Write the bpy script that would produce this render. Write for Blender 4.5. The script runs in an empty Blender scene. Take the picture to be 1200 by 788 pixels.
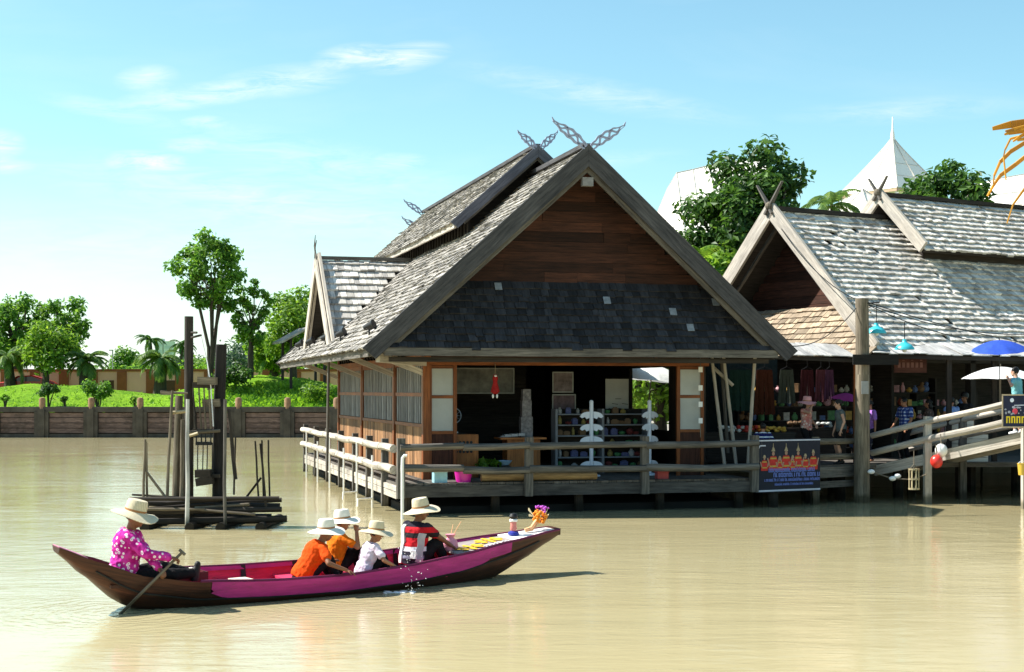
import bpy, bmesh, math, random
import numpy as np
from mathutils import Vector, Matrix, Quaternion

random.seed(11)
rng = np.random.default_rng(11)
R = math.radians
scene = bpy.context.scene
col = scene.collection

# ------------------------------------------------------------------ camera
F = 1750.0      # focal length in photo pixels (1200 wide)
CX, HY = 600.0, 458.0
H = 2.8         # eye height above the water
cam_d = bpy.data.cameras.new('camera')
cam = bpy.data.objects.new('camera', cam_d); col.objects.link(cam)
cam.location = (0, 0, H); cam.rotation_euler = (R(90), 0, 0)
cam_d.sensor_width = 36; cam_d.lens = 36*F/1200
cam_d.shift_y = (HY-394)/1200.0
cam_d.clip_start = .1; cam_d.clip_end = 9000
scene.camera = cam

# ------------------------------------------------------------------ light
SUN_TO = Vector((-.90, .13, 1.0)).normalized()
sl = bpy.data.lights.new('sun', 'SUN'); sl.energy = 5.0; sl.angle = R(.5); sl.color = (1, .955, .87)
so = bpy.data.objects.new('sun', sl); col.objects.link(so)
so.location = (-30, 15, 40)
so.rotation_euler = (-SUN_TO).to_track_quat('-Z', 'Y').to_euler()
SKY_STRENGTH = .068
scene.view_settings.view_transform = 'Standard'
scene.view_settings.look = 'None'
scene.view_settings.exposure = 1.12
scene.view_settings.gamma = 1
scene.view_settings.use_curve_mapping = False
scene.cycles.use_denoising = True
scene.cycles.max_bounces = 6
scene.cycles.transparent_max_bounces = 6
scene.cycles.caustics_reflective = False
scene.cycles.caustics_refractive = False
scene.cycles.sample_clamp_indirect = 6

world = bpy.data.worlds.new('World'); scene.world = world; world.use_nodes = True
def build_world():
    nt = world.node_tree; N = nt.nodes; L = nt.links; N.clear()
    out = N.new('ShaderNodeOutputWorld'); bg = N.new('ShaderNodeBackground')
    sky = N.new('ShaderNodeTexSky'); sky.sky_type = 'NISHITA'; sky.sun_disc = False
    sky.sun_elevation = math.asin(SUN_TO.z); sky.sun_rotation = math.atan2(SUN_TO.x, SUN_TO.y)
    sky.altitude = 0; sky.air_density = 1.0; sky.dust_density = .7; sky.ozone_density = 1.0
    bg.inputs['Strength'].default_value = SKY_STRENGTH
    tc = N.new('ShaderNodeTexCoord')
    sep = N.new('ShaderNodeSeparateXYZ'); L.new(tc.outputs['Generated'], sep.inputs[0])
    def m(op, a, b=None, clamp=False):
        n = N.new('ShaderNodeMath'); n.operation = op; n.use_clamp = clamp
        for i, v in enumerate((a, b)):
            if v is None: continue
            if isinstance(v, (int, float)): n.inputs[i].default_value = v
            else: L.new(v, n.inputs[i])
        return n.outputs[0]
    # direction -> (x/y, z/y): flat cloud layer coordinates in front of the viewer
    yy = m('MAXIMUM', m('ABSOLUTE', sep.outputs['Y']), .08)
    cmb = N.new('ShaderNodeCombineXYZ')
    L.new(m('DIVIDE', sep.outputs['X'], yy), cmb.inputs[0]); L.new(m('DIVIDE', sep.outputs['Z'], yy), cmb.inputs[1])
    vec = cmb.outputs[0]
    def noise(scale, sx, sy, detail=6, rough=.6, dist=.4, rot=-.12):
        mp = N.new('ShaderNodeMapping'); mp.inputs['Scale'].default_value = (sx, sy, 1); mp.inputs['Rotation'].default_value = (0, 0, rot)
        L.new(vec, mp.inputs[0])
        t = N.new('ShaderNodeTexNoise'); t.inputs['Scale'].default_value = scale; t.inputs['Detail'].default_value = detail
        t.inputs['Roughness'].default_value = rough; t.inputs['Distortion'].default_value = dist
        L.new(mp.outputs[0], t.inputs['Vector']); return t.outputs[0]
    fine = noise(60, .34, 1.9, 9, .70, .8)
    broad = noise(9, .35, 1.5, 5, .55, .3, .18)
    total = None
    # wispy clouds: centre px, py, half sizes, tilt, strength
    for px, py, sx, sy, rot, st in [
        (472, 68, 62, 20, .16, 1.5), (410, 66, 50, 17, .14, 1.2), (225, 113, 100, 17, .1, 1.2), (330, 95, 95, 22, .1, .95), (172, 92, 42, 18, .1, .95),
        (170, 189, 55, 15, -.03, 1.4), (222, 171, 40, 10, .02, .9), (0, 170, 34, 22, 0, 1.3), (470, 189, 40, 11, 0, .9), (120, 128, 90, 14, -.2, .6), (5, 195, 40, 12, 0, .7),
        (240, 143, 30, 9, 0, .8), (300, 235, 330, 42, -.16, .62), (370, 190, 260, 34, -.2, .5), (700, 110, 200, 22, -.18, .55), (150, 290, 300, 60, -.05, .35),
        (1060, 130, 160, 18, .05, .45), (700, 190, 120, 14, .1, .35)]:
        mp = N.new('ShaderNodeMapping'); mp.vector_type = 'TEXTURE'
        mp.inputs['Location'].default_value = ((px-CX)/F, (HY-py)/F, 0)
        mp.inputs['Rotation'].default_value = (0, 0, rot)
        mp.inputs['Scale'].default_value = (sx/F, sy/F, 1)
        L.new(vec, mp.inputs[0])
        g = N.new('ShaderNodeTexGradient'); g.gradient_type = 'SPHERICAL'; L.new(mp.outputs[0], g.inputs[0])
        v = m('MULTIPLY', g.outputs[1], st)
        total = v if total is None else m('ADD', total, v)
    f2 = m('MULTIPLY', m('SUBTRACT', fine, .36), 3.0, True)
    wisps = m('MULTIPLY', m('MULTIPLY', total, f2), .72)
    haze = m('MULTIPLY', m('SUBTRACT', broad, .52, True), .45)
    # pale band towards the horizon
    q = m('DIVIDE', sep.outputs['Z'], yy)
    low = m('POWER', m('SUBTRACT', 1.0, m('MULTIPLY', m('MAXIMUM', q, 0), 6.2), True), 1.5)
    lowL = m('MULTIPLY', low, m('SUBTRACT', .50, m('MULTIPLY', m('DIVIDE', sep.outputs['X'], yy), .6), True))
    amt = m('ADD', m('ADD', wisps, haze), lowL, True)
    up = m('GREATER_THAN', sep.outputs['Z'], -.02)
    amt = m('MULTIPLY', amt, up)
    tint = N.new('ShaderNodeMix'); tint.data_type = 'RGBA'; tint.blend_type = 'MULTIPLY'; tint.inputs[0].default_value = 1
    L.new(sky.outputs[0], tint.inputs[6]); tint.inputs[7].default_value = (1.10, 1.46, 1.33, 1)
    mix = N.new('ShaderNodeMix'); mix.data_type = 'RGBA'
    L.new(amt, mix.inputs[0]); L.new(tint.outputs[2], mix.inputs[6]); mix.inputs[7].default_value = (8.6, 8.7, 8.8, 1)
    L.new(mix.outputs[2], bg.inputs['Color']); L.new(bg.outputs[0], out.inputs[0])
build_world()

# ------------------------------------------------------------------ pixel helpers (photo pixel + distance -> metres)
def PX(px, Y): return (px-CX)*Y/F
def PZ(py, Y): return H-(py-HY)*Y/F
def P(px, py, Y): return Vector((PX(px, Y), Y, PZ(py, Y)))
def YG(py, z=0.0): return F*(H-z)/(py-HY)

# ------------------------------------------------------------------ object helpers
def tag(o, label=None, cat=None, group=None, kind=None):
    if label: o['label'] = label
    if cat: o['category'] = cat
    if group: o['group'] = group
    if kind: o['kind'] = kind
    return o
def thing(name, label, cat, loc=(0, 0, 0), rz=0.0, group=None, parent=None):
    o = bpy.data.objects.new(name, None); col.objects.link(o)
    o.empty_display_size = .1
    o.location = loc; o.rotation_euler = (0, 0, rz)
    return tag(o, label, cat, group)
def copy_tree(o, parent=None):
    c = o.copy(); col.objects.link(c); c.parent = parent
    for ch in list(o.children): copy_tree(ch, c)
    return c

class MB:
    """collects shapes (with metre-scaled UVs, u along the length) into one mesh"""
    def __init__(s): s.v = []; s.f = []; s.uv = []
    def face(s, pts, uv=None):
        i = len(s.v); s.v += [tuple(p) for p in pts]; s.f.append(tuple(range(i, i+len(pts))))
        if uv is None: uv = s._planar(pts)
        s.uv += list(uv)
    def _planar(s, pts):
        p0 = Vector(pts[0]); e = Vector(pts[1])-p0; L = e.length or 1; e = e/L
        w = Vector(pts[2])-p0; w2 = w-e*w.dot(e); w2 = w2.normalized() if w2.length > 1e-9 else Vector((0, 0, 1))
        return [((Vector(p)-p0).dot(e), (Vector(p)-p0).dot(w2)) for p in pts]
    def hexa(s, c):
        """8 corners: c[0..3] ring at start, c[4..7] ring at end; u runs start->end"""
        i = len(s.v); s.v += [tuple(p) for p in c]
        L = (Vector(c[4])-Vector(c[0])).length; per = 0
        for k in range(4):
            k2 = (k+1) % 4; w = (Vector(c[k2])-Vector(c[k])).length
            s.f.append((i+k, i+k2, i+4+k2, i+4+k)); s.uv += [(0, per), (0, per+w), (L, per+w), (L, per)]; per += w
        for ring in ((3, 2, 1, 0), (4, 5, 6, 7)):
            s.f.append(tuple(i+r for r in ring)); w = (Vector(c[1])-Vector(c[0])).length; h = (Vector(c[2])-Vector(c[1])).length
            s.uv += [(0, 0), (h*.1, 0), (h*.1, w), (0, w)]
    def box(s, lo, hi):
        """axis aligned; u along longest side"""
        d = [hi[k]-lo[k] for k in range(3)]; ax = max(range(3), key=lambda k: abs(d[k]))
        a = Vector(((lo[0]+hi[0])/2, (lo[1]+hi[1])/2, (lo[2]+hi[2])/2)); b = a.copy()
        a[ax] = lo[ax]; b[ax] = hi[ax]
        o = [k for k in range(3) if k != ax]; e1 = Vector(); e2 = Vector(); e1[o[0]] = d[o[0]]/2; e2[o[1]] = d[o[1]]/2
        s._bar(a, b, e1, e2)
    def _bar(s, a, b, e1, e2, t=1.0):
        if (b-a).cross(e1).dot(e2) > 0: e2 = -e2
        s.hexa([a-e1-e2, a-e1+e2, a+e1+e2, a+e1-e2, b+(-e1-e2)*t, b+(-e1+e2)*t, b+(e1+e2)*t, b+(e1-e2)*t])
    def beam(s, a, b, w, h, up=(0, 0, 1), t=1.0):
        a = Vector(a); b = Vector(b); d = (b-a).normalized(); up = Vector(up)
        if abs(d.dot(up)) > .98: up = Vector((0, 1, 0))
        x = d.cross(up).normalized(); z = x.cross(d).normalized()
        s._bar(a, b, x*(w/2), z*(h/2), t)
    def tube(s, pts, rad, n=8, cap=True, rough=0.0):
        pts = [Vector(p) for p in pts]
        if not hasattr(rad, '__len__'): rad = [rad]*len(pts)
        base = len(s.v); prev = None; ulen = 0; us = []
        for k, p in enumerate(pts):
            d = (pts[min(k+1, len(pts)-1)]-pts[max(k-1, 0)]).normalized()
            if prev is None:
                prev = d.cross(Vector((0, 0, 1)) if abs(d.z) < .9 else Vector((1, 0, 0))).normalized()
            x = (prev-d*prev.dot(d)).normalized(); prev = x; y = d.cross(x)
            if k: ulen += (p-pts[k-1]).length
            us.append(ulen)
            for j in range(n):
                a = 2*math.pi*j/n; r = rad[k]*(1+rough*random.uniform(-1, 1))
                s.v.append(tuple(p+(x*math.cos(a)+y*math.sin(a))*r))
        for k in range(len(pts)-1):
            for j in range(n):
                j2 = (j+1) % n; w = 2*math.pi*max(rad[k], .005)/n
                s.f.append((base+k*n+j, base+k*n+j2, base+(k+1)*n+j2, base+(k+1)*n+j))
                s.uv += [(us[k], j*w), (us[k], (j+1)*w), (us[k+1], (j+1)*w), (us[k+1], j*w)]
        if cap:
            s.f.append(tuple(base+j for j in reversed(range(n)))); s.uv += [(.01*math.cos(j), rad[0]*math.sin(6.28*j/n)) for j in range(n)]
            e = base+(len(pts)-1)*n; s.f.append(tuple(e+j for j in range(n))); s.uv += [(.01*math.cos(j), rad[-1]*math.sin(6.28*j/n)) for j in range(n)]
    def loft(s, rings, cap=True, closed=True):
        """rings: list of equal-length point lists"""
        n = len(rings[0]); base = len(s.v)
        for r in rings: s.v += [tuple(p) for p in r]
        for k in range(len(rings)-1):
            for j in range(n if closed else n-1):
                j2 = (j+1) % n
                s.f.append((base+k*n+j, base+k*n+j2, base+(k+1)*n+j2, base+(k+1)*n+j))
                u0 = k*.1; s.uv += [(u0, j*.1), (u0, (j+1)*.1), (u0+.1, (j+1)*.1), (u0+.1, j*.1)]
        if cap:
            s.f.append(tuple(base+j for j in reversed(range(n)))); s.uv += [(0, 0)]*n
            e = base+(len(rings)-1)*n; s.f.append(tuple(e+j for j in range(n))); s.uv += [(0, 0)]*n
    def lathe(s, prof, M=None, n=20, cap=True):
        M = M or Matrix.Identity(4)
        s.loft([[M @ Vector((r*math.cos(2*math.pi*j/n), r*math.sin(2*math.pi*j/n), z)) for j in range(n)] for r, z in prof], cap)
    def ball(s, c, r, M=None, nu=12, nv=8):
        c = Vector(c); rr = r if hasattr(r, '__len__') else (r, r, r)
        M = M or Matrix.Identity(3)
        s.loft([[c+M @ Vector((rr[0]*math.cos(2*math.pi*j/nu)*math.sin(math.pi*(i+.02)/(nv+.04)), rr[1]*math.sin(2*math.pi*j/nu)*math.sin(math.pi*(i+.02)/(nv+.04)), -rr[2]*math.cos(math.pi*(i+.02)/(nv+.04)))) for j in range(nu)] for i in range(nv+1)])
    def capsule(s, a, b, ra, rb, n=12):
        a = Vector(a); b = Vector(b); d = (b-a); L = d.length
        d = d.normalized() if L > 1e-6 else Vector((0, 0, 1))
        pts = []; rad = []
        for k in range(4):
            t = math.pi/2*(k+.15)/4.15; pts.append(a-d*ra*math.cos(t)); rad.append(ra*math.sin(t))
        pts += [a, b]; rad += [ra, rb]
        for k in range(4):
            t = math.pi/2*(3-k+.15)/4.15; pts.append(b+d*rb*math.cos(t)); rad.append(rb*math.sin(t))
        s.tube(pts, rad, n)
    def prism(s, poly, fr, thick):
        """poly: 2D points; fr(x,y,d)->3D; thick along d"""
        n = len(poly); A = [fr(x, y, 0) for x, y in poly]; B = [fr(x, y, thick) for x, y in poly]
        i = len(s.v); s.v += [tuple(p) for p in A+B]
        s.f.append(tuple(i+k for k in range(n))); s.uv += [tuple(p) for p in poly]
        s.f.append(tuple(i+n+k for k in reversed(range(n)))); s.uv += [tuple(p) for p in reversed(poly)]
        for k in range(n):
            k2 = (k+1) % n; s.f.append((i+k2, i+k, i+n+k, i+n+k2)); w = (Vector(A[k2])-Vector(A[k])).length
            s.uv += [(w, 0), (0, 0), (0, thick), (w, thick)]
    def build(s, name, mat, parent=None, smooth=False, fix=True):
        me = bpy.data.meshes.new(name); me.from_pydata(s.v, [], s.f)
        ul = me.uv_layers.new(name='UVMap'); ul.data.foreach_set('uv', np.array(s.uv, dtype=np.float32).ravel())
        if fix:
            bm = bmesh.new(); bm.from_mesh(me); bmesh.ops.recalc_face_normals(bm, faces=bm.faces); bm.to_mesh(me); bm.free()
        me.materials.append(mat)
        if smooth:
            me.polygons.foreach_set('use_smooth', [True]*len(me.polygons))
            if smooth != 'all': me.set_sharp_from_angle(angle=R(40))
        o = bpy.data.objects.new(name, me); col.objects.link(o)
        if parent: o.parent = parent
        return o

# ------------------------------------------------------------------ materials
MATS = {}
def _new(name):
    m = bpy.data.materials.new(name); m.use_nodes = True
    nt = m.node_tree; b = nt.nodes['Principled BSDF']; return m, nt, nt.nodes, nt.links, b
def _ramp(N, L, src, stops):
    r = N.new('ShaderNodeValToRGB'); e = r.color_ramp.elements
    while len(e) < len(stops): e.new(.5)
    for k, (p, c) in enumerate(stops): e[k].position = p; e[k].color = (*c, 1)
    if src is not None: L.new(src, r.inputs[0])
    return r.outputs[0]
def _mix(N, L, mode, fac, a, b):
    n = N.new('ShaderNodeMix'); n.data_type = 'RGBA'; n.blend_type = mode
    for i, v in ((0, fac), (6, a), (7, b)):
        if isinstance(v, (int, float)): n.inputs[i].default_value = v
        elif isinstance(v, tuple): n.inputs[i].default_value = (*v, 1)
        else: L.new(v, n.inputs[i])
    return n.outputs[2]
def _noise(N, L, vec, scale, detail=4, rough=.6, dist=0.0):
    t = N.new('ShaderNodeTexNoise'); t.inputs['Scale'].default_value = scale; t.inputs['Detail'].default_value = detail
    t.inputs['Roughness'].default_value = rough; t.inputs['Distortion'].default_value = dist
    if vec is not None: L.new(vec, t.inputs['Vector'])
    return t.outputs[0]
def _bump(N, L, b, h, strength, dist=.02):
    n = N.new('ShaderNodeBump'); n.inputs['Strength'].default_value = strength; n.inputs['Distance'].default_value = dist
    L.new(h, n.inputs['Height']); L.new(n.outputs[0], b.inputs['Normal'])

def wood(name, c1, c2, grain=28, rough=.85, rnd=.5, stain=None, bump=.5):
    m, nt, N, L, b = _new(name)
    uv = N.new('ShaderNodeUVMap'); geo = N.new('ShaderNodeNewGeometry')
    off = N.new('ShaderNodeVectorMath'); off.operation = 'MULTIPLY_ADD'
    L.new(geo.outputs['Random Per Island'], off.inputs[0]); off.inputs[1].default_value = (37, 91, 13); L.new(uv.outputs[0], off.inputs[2])
    mp = N.new('ShaderNodeMapping'); mp.inputs['Scale'].default_value = (1.6, grain, 1); L.new(off.outputs[0], mp.inputs[0])
    g = _noise(N, L, mp.outputs[0], 1.0, 5, .65, .3)
    c = _ramp(N, L, g, [(.3, c1), (.68, c2)])
    mp2 = N.new('ShaderNodeMapping'); mp2.inputs['Scale'].default_value = (.8, 2.2, 1); L.new(off.outputs[0], mp2.inputs[0])
    big = _noise(N, L, mp2.outputs[0], 1.3, 4, .6)
    c = _mix(N, L, 'MULTIPLY', .75, c, _ramp(N, L, big, [(.3, (.5, .5, .52)), (.65, (1.1, 1.08, 1.05))]))
    v = _ramp(N, L, geo.outputs['Random Per Island'], [(0, (1-rnd,)*3), (1, (1+rnd*.55,)*3)])
    c = _mix(N, L, 'MULTIPLY', 1.0, c, v)
    if stain:
        tc = N.new('ShaderNodeTexCoord'); s = _noise(N, L, tc.outputs['Object'], .9, 5, .65)
        c = _mix(N, L, 'MIX', _ramp(N, L, s, [(.5, (0, 0, 0)), (.7, (.7, .7, .7))]), c, stain)
    # wet, algae dark band just above the water
    sp = N.new('ShaderNodeSeparateXYZ'); L.new(geo.outputs['Position'], sp.inputs[0])
    wn = _noise(N, L, geo.outputs['Position'], 3.0, 4)
    wa = N.new('ShaderNodeMath'); wa.operation = 'MULTIPLY_ADD'; L.new(wn, wa.inputs[0]); wa.inputs[1].default_value = -.28; L.new(sp.outputs['Z'], wa.inputs[2])
    c = _mix(N, L, 'MULTIPLY', _ramp(N, L, wa.outputs[0], [(.0, (.85, .85, .85)), (.12, (0, 0, 0))]), c, (.30, .30, .22))
    # knots, cracks and dirt
    kn = N.new('ShaderNodeMapping'); kn.inputs['Scale'].default_value = (3.0, 60, 1); L.new(off.outputs[0], kn.inputs[0])
    ck = _noise(N, L, kn.outputs[0], 1.0, 3, .7, .2)
    c = _mix(N, L, 'MULTIPLY', .8, c, _ramp(N, L, ck, [(.30, (.25, .24, .23)), (.40, (1, 1, 1))]))
    L.new(c, b.inputs['Base Color']); b.inputs['Roughness'].default_value = rough
    b.inputs['Specular IOR Level'].default_value = .25
    _bump(N, L, b, g, bump, .01)
    return m
def plain(name, c, rough=.7, var=.18, scale=6, bump=.15, spec=.3, metal=0.0, dirt=0.0):
    m, nt, N, L, b = _new(name)
    tc = N.new('ShaderNodeTexCoord'); n = _noise(N, L, tc.outputs['Object'], scale, 6, .65)
    cc = _mix(N, L, 'MULTIPLY', 1.0, tuple(c), _ramp(N, L, n, [(.3, (1-var,)*3), (.7, (1+var*.6,)*3)]))
    if dirt:
        d = _noise(N, L, tc.outputs['Object'], scale*.35, 8, .7)
        cc = _mix(N, L, 'MIX', _ramp(N, L, d, [(.48, (0, 0, 0)), (.72, (dirt,)*3)]), cc, (.09, .075, .05))
    L.new(cc, b.inputs['Base Color']); b.inputs['Roughness'].default_value = rough
    b.inputs['Specular IOR Level'].default_value = spec; b.inputs['Metallic'].default_value = metal
    if bump: _bump(N, L, b, _noise(N, L, tc.outputs['Object'], scale*4, 4), bump, .01)
    return m
def painted(name, c, wear=(.10, .05, .035), amount=.5):
    """brushed paint on planks: seams, scuffs that bare the wood, grime along the lower edge"""
    m, nt, N, L, b = _new(name)
    tc = N.new('ShaderNodeTexCoord'); mp = N.new('ShaderNodeMapping'); mp.inputs['Scale'].default_value = (1.2, 5, 9); L.new(tc.outputs['Object'], mp.inputs[0])
    n = _noise(N, L, mp.outputs[0], 1.4, 7, .7, .3)
    cc = _mix(N, L, 'MULTIPLY', 1.0, tuple(c), _ramp(N, L, n, [(.3, (.62, .62, .62)), (.7, (1.15, 1.15, 1.15))]))
    mp2 = N.new('ShaderNodeMapping'); mp2.inputs['Scale'].default_value = (4, 14, 22); L.new(tc.outputs['Object'], mp2.inputs[0])
    s = _noise(N, L, mp2.outputs[0], 1.0, 8, .72, .2)
    cc = _mix(N, L, 'MIX', _ramp(N, L, s, [(.57, (0, 0, 0)), (.66, (amount,)*3)]), cc, wear)
    L.new(cc, b.inputs['Base Color']); b.inputs['Roughness'].default_value = .6; b.inputs['Specular IOR Level'].default_value = .3
    _bump(N, L, b, n, .35, .012); return m
def leaf(name, c1, c2, c3=None, trans=.35):
    m, nt, N, L, b = _new(name)
    geo = N.new('ShaderNodeNewGeometry')
    tc = N.new('ShaderNodeTexCoord')
    c = _ramp(N, L, geo.outputs['Random Per Island'], [(0, c1), (.75, c2), (1, c3 or c2)])
    big = _noise(N, L, tc.outputs['Object'], .8, 3)
    c = _mix(N, L, 'MULTIPLY', 1.0, c, _ramp(N, L, big, [(.3, (.7, .75, .8)), (.7, (1.2, 1.15, .95))]))
    L.new(c, b.inputs['Base Color']); b.inputs['Roughness'].default_value = .5; b.inputs['Specular IOR Level'].default_value = .35
    tr = N.new('ShaderNodeBsdfTranslucent'); mx = N.new('ShaderNodeMixShader'); mx.inputs[0].default_value = trans
    hs = N.new('ShaderNodeHueSaturation'); hs.inputs['Value'].default_value = 1.7; hs.inputs['Hue'].default_value = .49; L.new(c, hs.inputs['Color'])
    L.new(hs.outputs[0], tr.inputs[0]); L.new(b.outputs[0], mx.inputs[1]); L.new(tr.outputs[0], mx.inputs[2])
    L.new(mx.outputs[0], N['Material Output'].inputs[0])
    return m
def cloth(name, c, rough=.9, wr=.5):
    m, nt, N, L, b = _new(name)
    tc = N.new('ShaderNodeTexCoord')
    n = _noise(N, L, tc.outputs['Object'], 9, 3, .5, .8)
    cc = _mix(N, L, 'MULTIPLY', 1.0, tuple(c), _ramp(N, L, n, [(.3, (.85,)*3), (.7, (1.08,)*3)]))
    L.new(cc, b.inputs['Base Color']); b.inputs['Roughness'].default_value = rough; b.inputs['Specular IOR Level'].default_value = .15
    _bump(N, L, b, n, wr, .05)
    return m
def dark_glass(name):
    m, nt, N, L, b = _new(name)
    b.inputs['Base Color'].default_value = (.02, .022, .025, 1); b.inputs['Roughness'].default_value = .08
    return m

W_ROOF = wood('weathered shingle', (.20, .18, .16), (.47, .445, .41), 12, .8, .6, None, .6)
W_ROOFD = wood('dark shingle', (.020, .021, .026), (.05, .05, .057), 12, .85, .5, None, .6)
W_ROOFB = wood('brown shingle', (.22, .17, .12), (.46, .37, .27), 12, .85, .4, None, .6)
W_GREY = wood('grey timber', (.055, .05, .045), (.185, .17, .15), 26, .85, .3)
W_LIGHT = wood('bleached timber', (.30, .27, .23), (.58, .53, .465), 30, .8, .25)
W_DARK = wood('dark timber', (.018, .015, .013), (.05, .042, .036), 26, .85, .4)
W_BARGE = wood('barge timber', (.032, .032, .036), (.095, .093, .098), 22, .8, .25)
W_RED = wood('gable plank', (.022, .009, .006), (.088, .033, .02), 24, .8, .6)
W_ORANGE = wood('varnished timber', (.13, .036, .010), (.30, .095, .026), 26, .5, .3)
W_PLANK = wood('warm plank', (.16, .075, .032), (.42, .23, .11), 20, .75, .55)
W_DECK = wood('deck board', (.06, .054, .048), (.18, .16, .14), 24, .85, .4)
W_BAMBOO = wood('bamboo', (.30, .24, .13), (.55, .47, .30), 14, .55, .35)
W_LOG = wood('wet log', (.015, .012, .010), (.055, .044, .034), 16, .7, .5)
W_POLE = wood('pole timber', (.07, .058, .042), (.25, .21, .155), 20, .85, .2)
W_HULL = wood('hull timber', (.034, .012, .009), (.115, .040, .022), 24, .45, .3)
W_ROOFM = wood('bleached shingle', (.44, .41, .37), (.80, .77, .72), 12, .85, .45, None, .5)
M_BLACK = plain('black paint', (.012, .012, .013), .5, .2)
M_WHITE = plain('white paint', (.78, .78, .77), .6, .06, 5, .05, .3, 0, .12)
# ================================================================== SETTING
def make_water():
    m, nt, N, L, b = _new('muddy water')
    tc = N.new('ShaderNodeTexCoord')
    mp = N.new('ShaderNodeMapping'); mp.inputs['Scale'].default_value = (.05, .12, 1); L.new(tc.outputs['Object'], mp.inputs[0])
    n = _noise(N, L, mp.outputs[0], 1.0, 6, .6, .6)
    c = _ramp(N, L, n, [(.3, (.395, .335, .185)), (.7, (.46, .40, .235))])
    L.new(c, b.inputs['Base Color']); b.inputs['Roughness'].default_value = .07; b.inputs['IOR'].default_value = 1.40
    mw = N.new('ShaderNodeMapping'); mw.inputs['Scale'].default_value = (1.1, 3.0, 1); mw.inputs['Rotation'].default_value = (0, 0, .12); L.new(tc.outputs['Object'], mw.inputs[0])
    h1 = _noise(N, L, mw.outputs[0], 1.6, 5, .6, .5)
    mw2 = N.new('ShaderNodeMapping'); mw2.inputs['Scale'].default_value = (.30, .8, 1); mw2.inputs['Rotation'].default_value = (0, 0, -.2); L.new(tc.outputs['Object'], mw2.inputs[0])
    h2 = _noise(N, L, mw2.outputs[0], 1.0, 3, .5, .3)
    # calm and ruffled patches
    patch = _noise(N, L, tc.outputs['Object'], .13, 4, .6, .8)
    ad = N.new('ShaderNodeMath'); ad.operation = 'MULTIPLY_ADD'; L.new(h2, ad.inputs[0]); ad.inputs[1].default_value = 1.6; L.new(h1, ad.inputs[2])
    ml = N.new('ShaderNodeMath'); ml.operation = 'MULTIPLY'; L.new(ad.outputs[0], ml.inputs[0])
    pr = N.new('ShaderNodeMapRange'); L.new(patch, pr.inputs[0]); pr.inputs[1].default_value = .35; pr.inputs[2].default_value = .65; pr.inputs[3].default_value = .25; pr.inputs[4].default_value = 1.25
    L.new(pr.outputs[0], ml.inputs[1])
    # water stirred up round the boat and behind the paddle
    acc = ml.outputs[0]
    for cx, cy, rad, amp in ((-4.9, 18.9, 2.4, .55), (-2.0, 20.4, 3.4, .3), (-1.1, 20.4, 1.0, .8)):
        mpb = N.new('ShaderNodeMapping'); mpb.vector_type = 'TEXTURE'; mpb.inputs['Location'].default_value = (cx, cy, 0); mpb.inputs['Scale'].default_value = (rad, rad, 1); L.new(tc.outputs['Object'], mpb.inputs[0])
        gr = N.new('ShaderNodeTexGradient'); gr.gradient_type = 'SPHERICAL'; L.new(mpb.outputs[0], gr.inputs[0])
        wv = N.new('ShaderNodeTexWave'); wv.wave_type = 'RINGS'; wv.rings_direction = 'SPHERICAL'; wv.inputs['Scale'].default_value = rad*1.6; wv.inputs['Distortion'].default_value = 9; wv.inputs['Detail'].default_value = 4; wv.inputs['Detail Scale'].default_value = 1.6; L.new(mpb.outputs[0], wv.inputs['Vector'])
        q1 = N.new('ShaderNodeMath'); q1.operation = 'MULTIPLY'; L.new(gr.outputs[1], q1.inputs[0]); L.new(wv.outputs[1], q1.inputs[1])
        q2 = N.new('ShaderNodeMath'); q2.operation = 'MULTIPLY_ADD'; L.new(q1.outputs[0], q2.inputs[0]); q2.inputs[1].default_value = amp; L.new(acc, q2.inputs[2]); acc = q2.outputs[0]
    _bump(N, L, b, acc, .18, .06)
    mb = MB(); mb.face([(-400, -60, 0), (400, -60, 0), (400, 89.6, 0), (-400, 89.6, 0)])
    mb.build('water', m, fix=False)
    bpy.data.objects['water']['kind'] = 'structure'
make_water()

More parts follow.
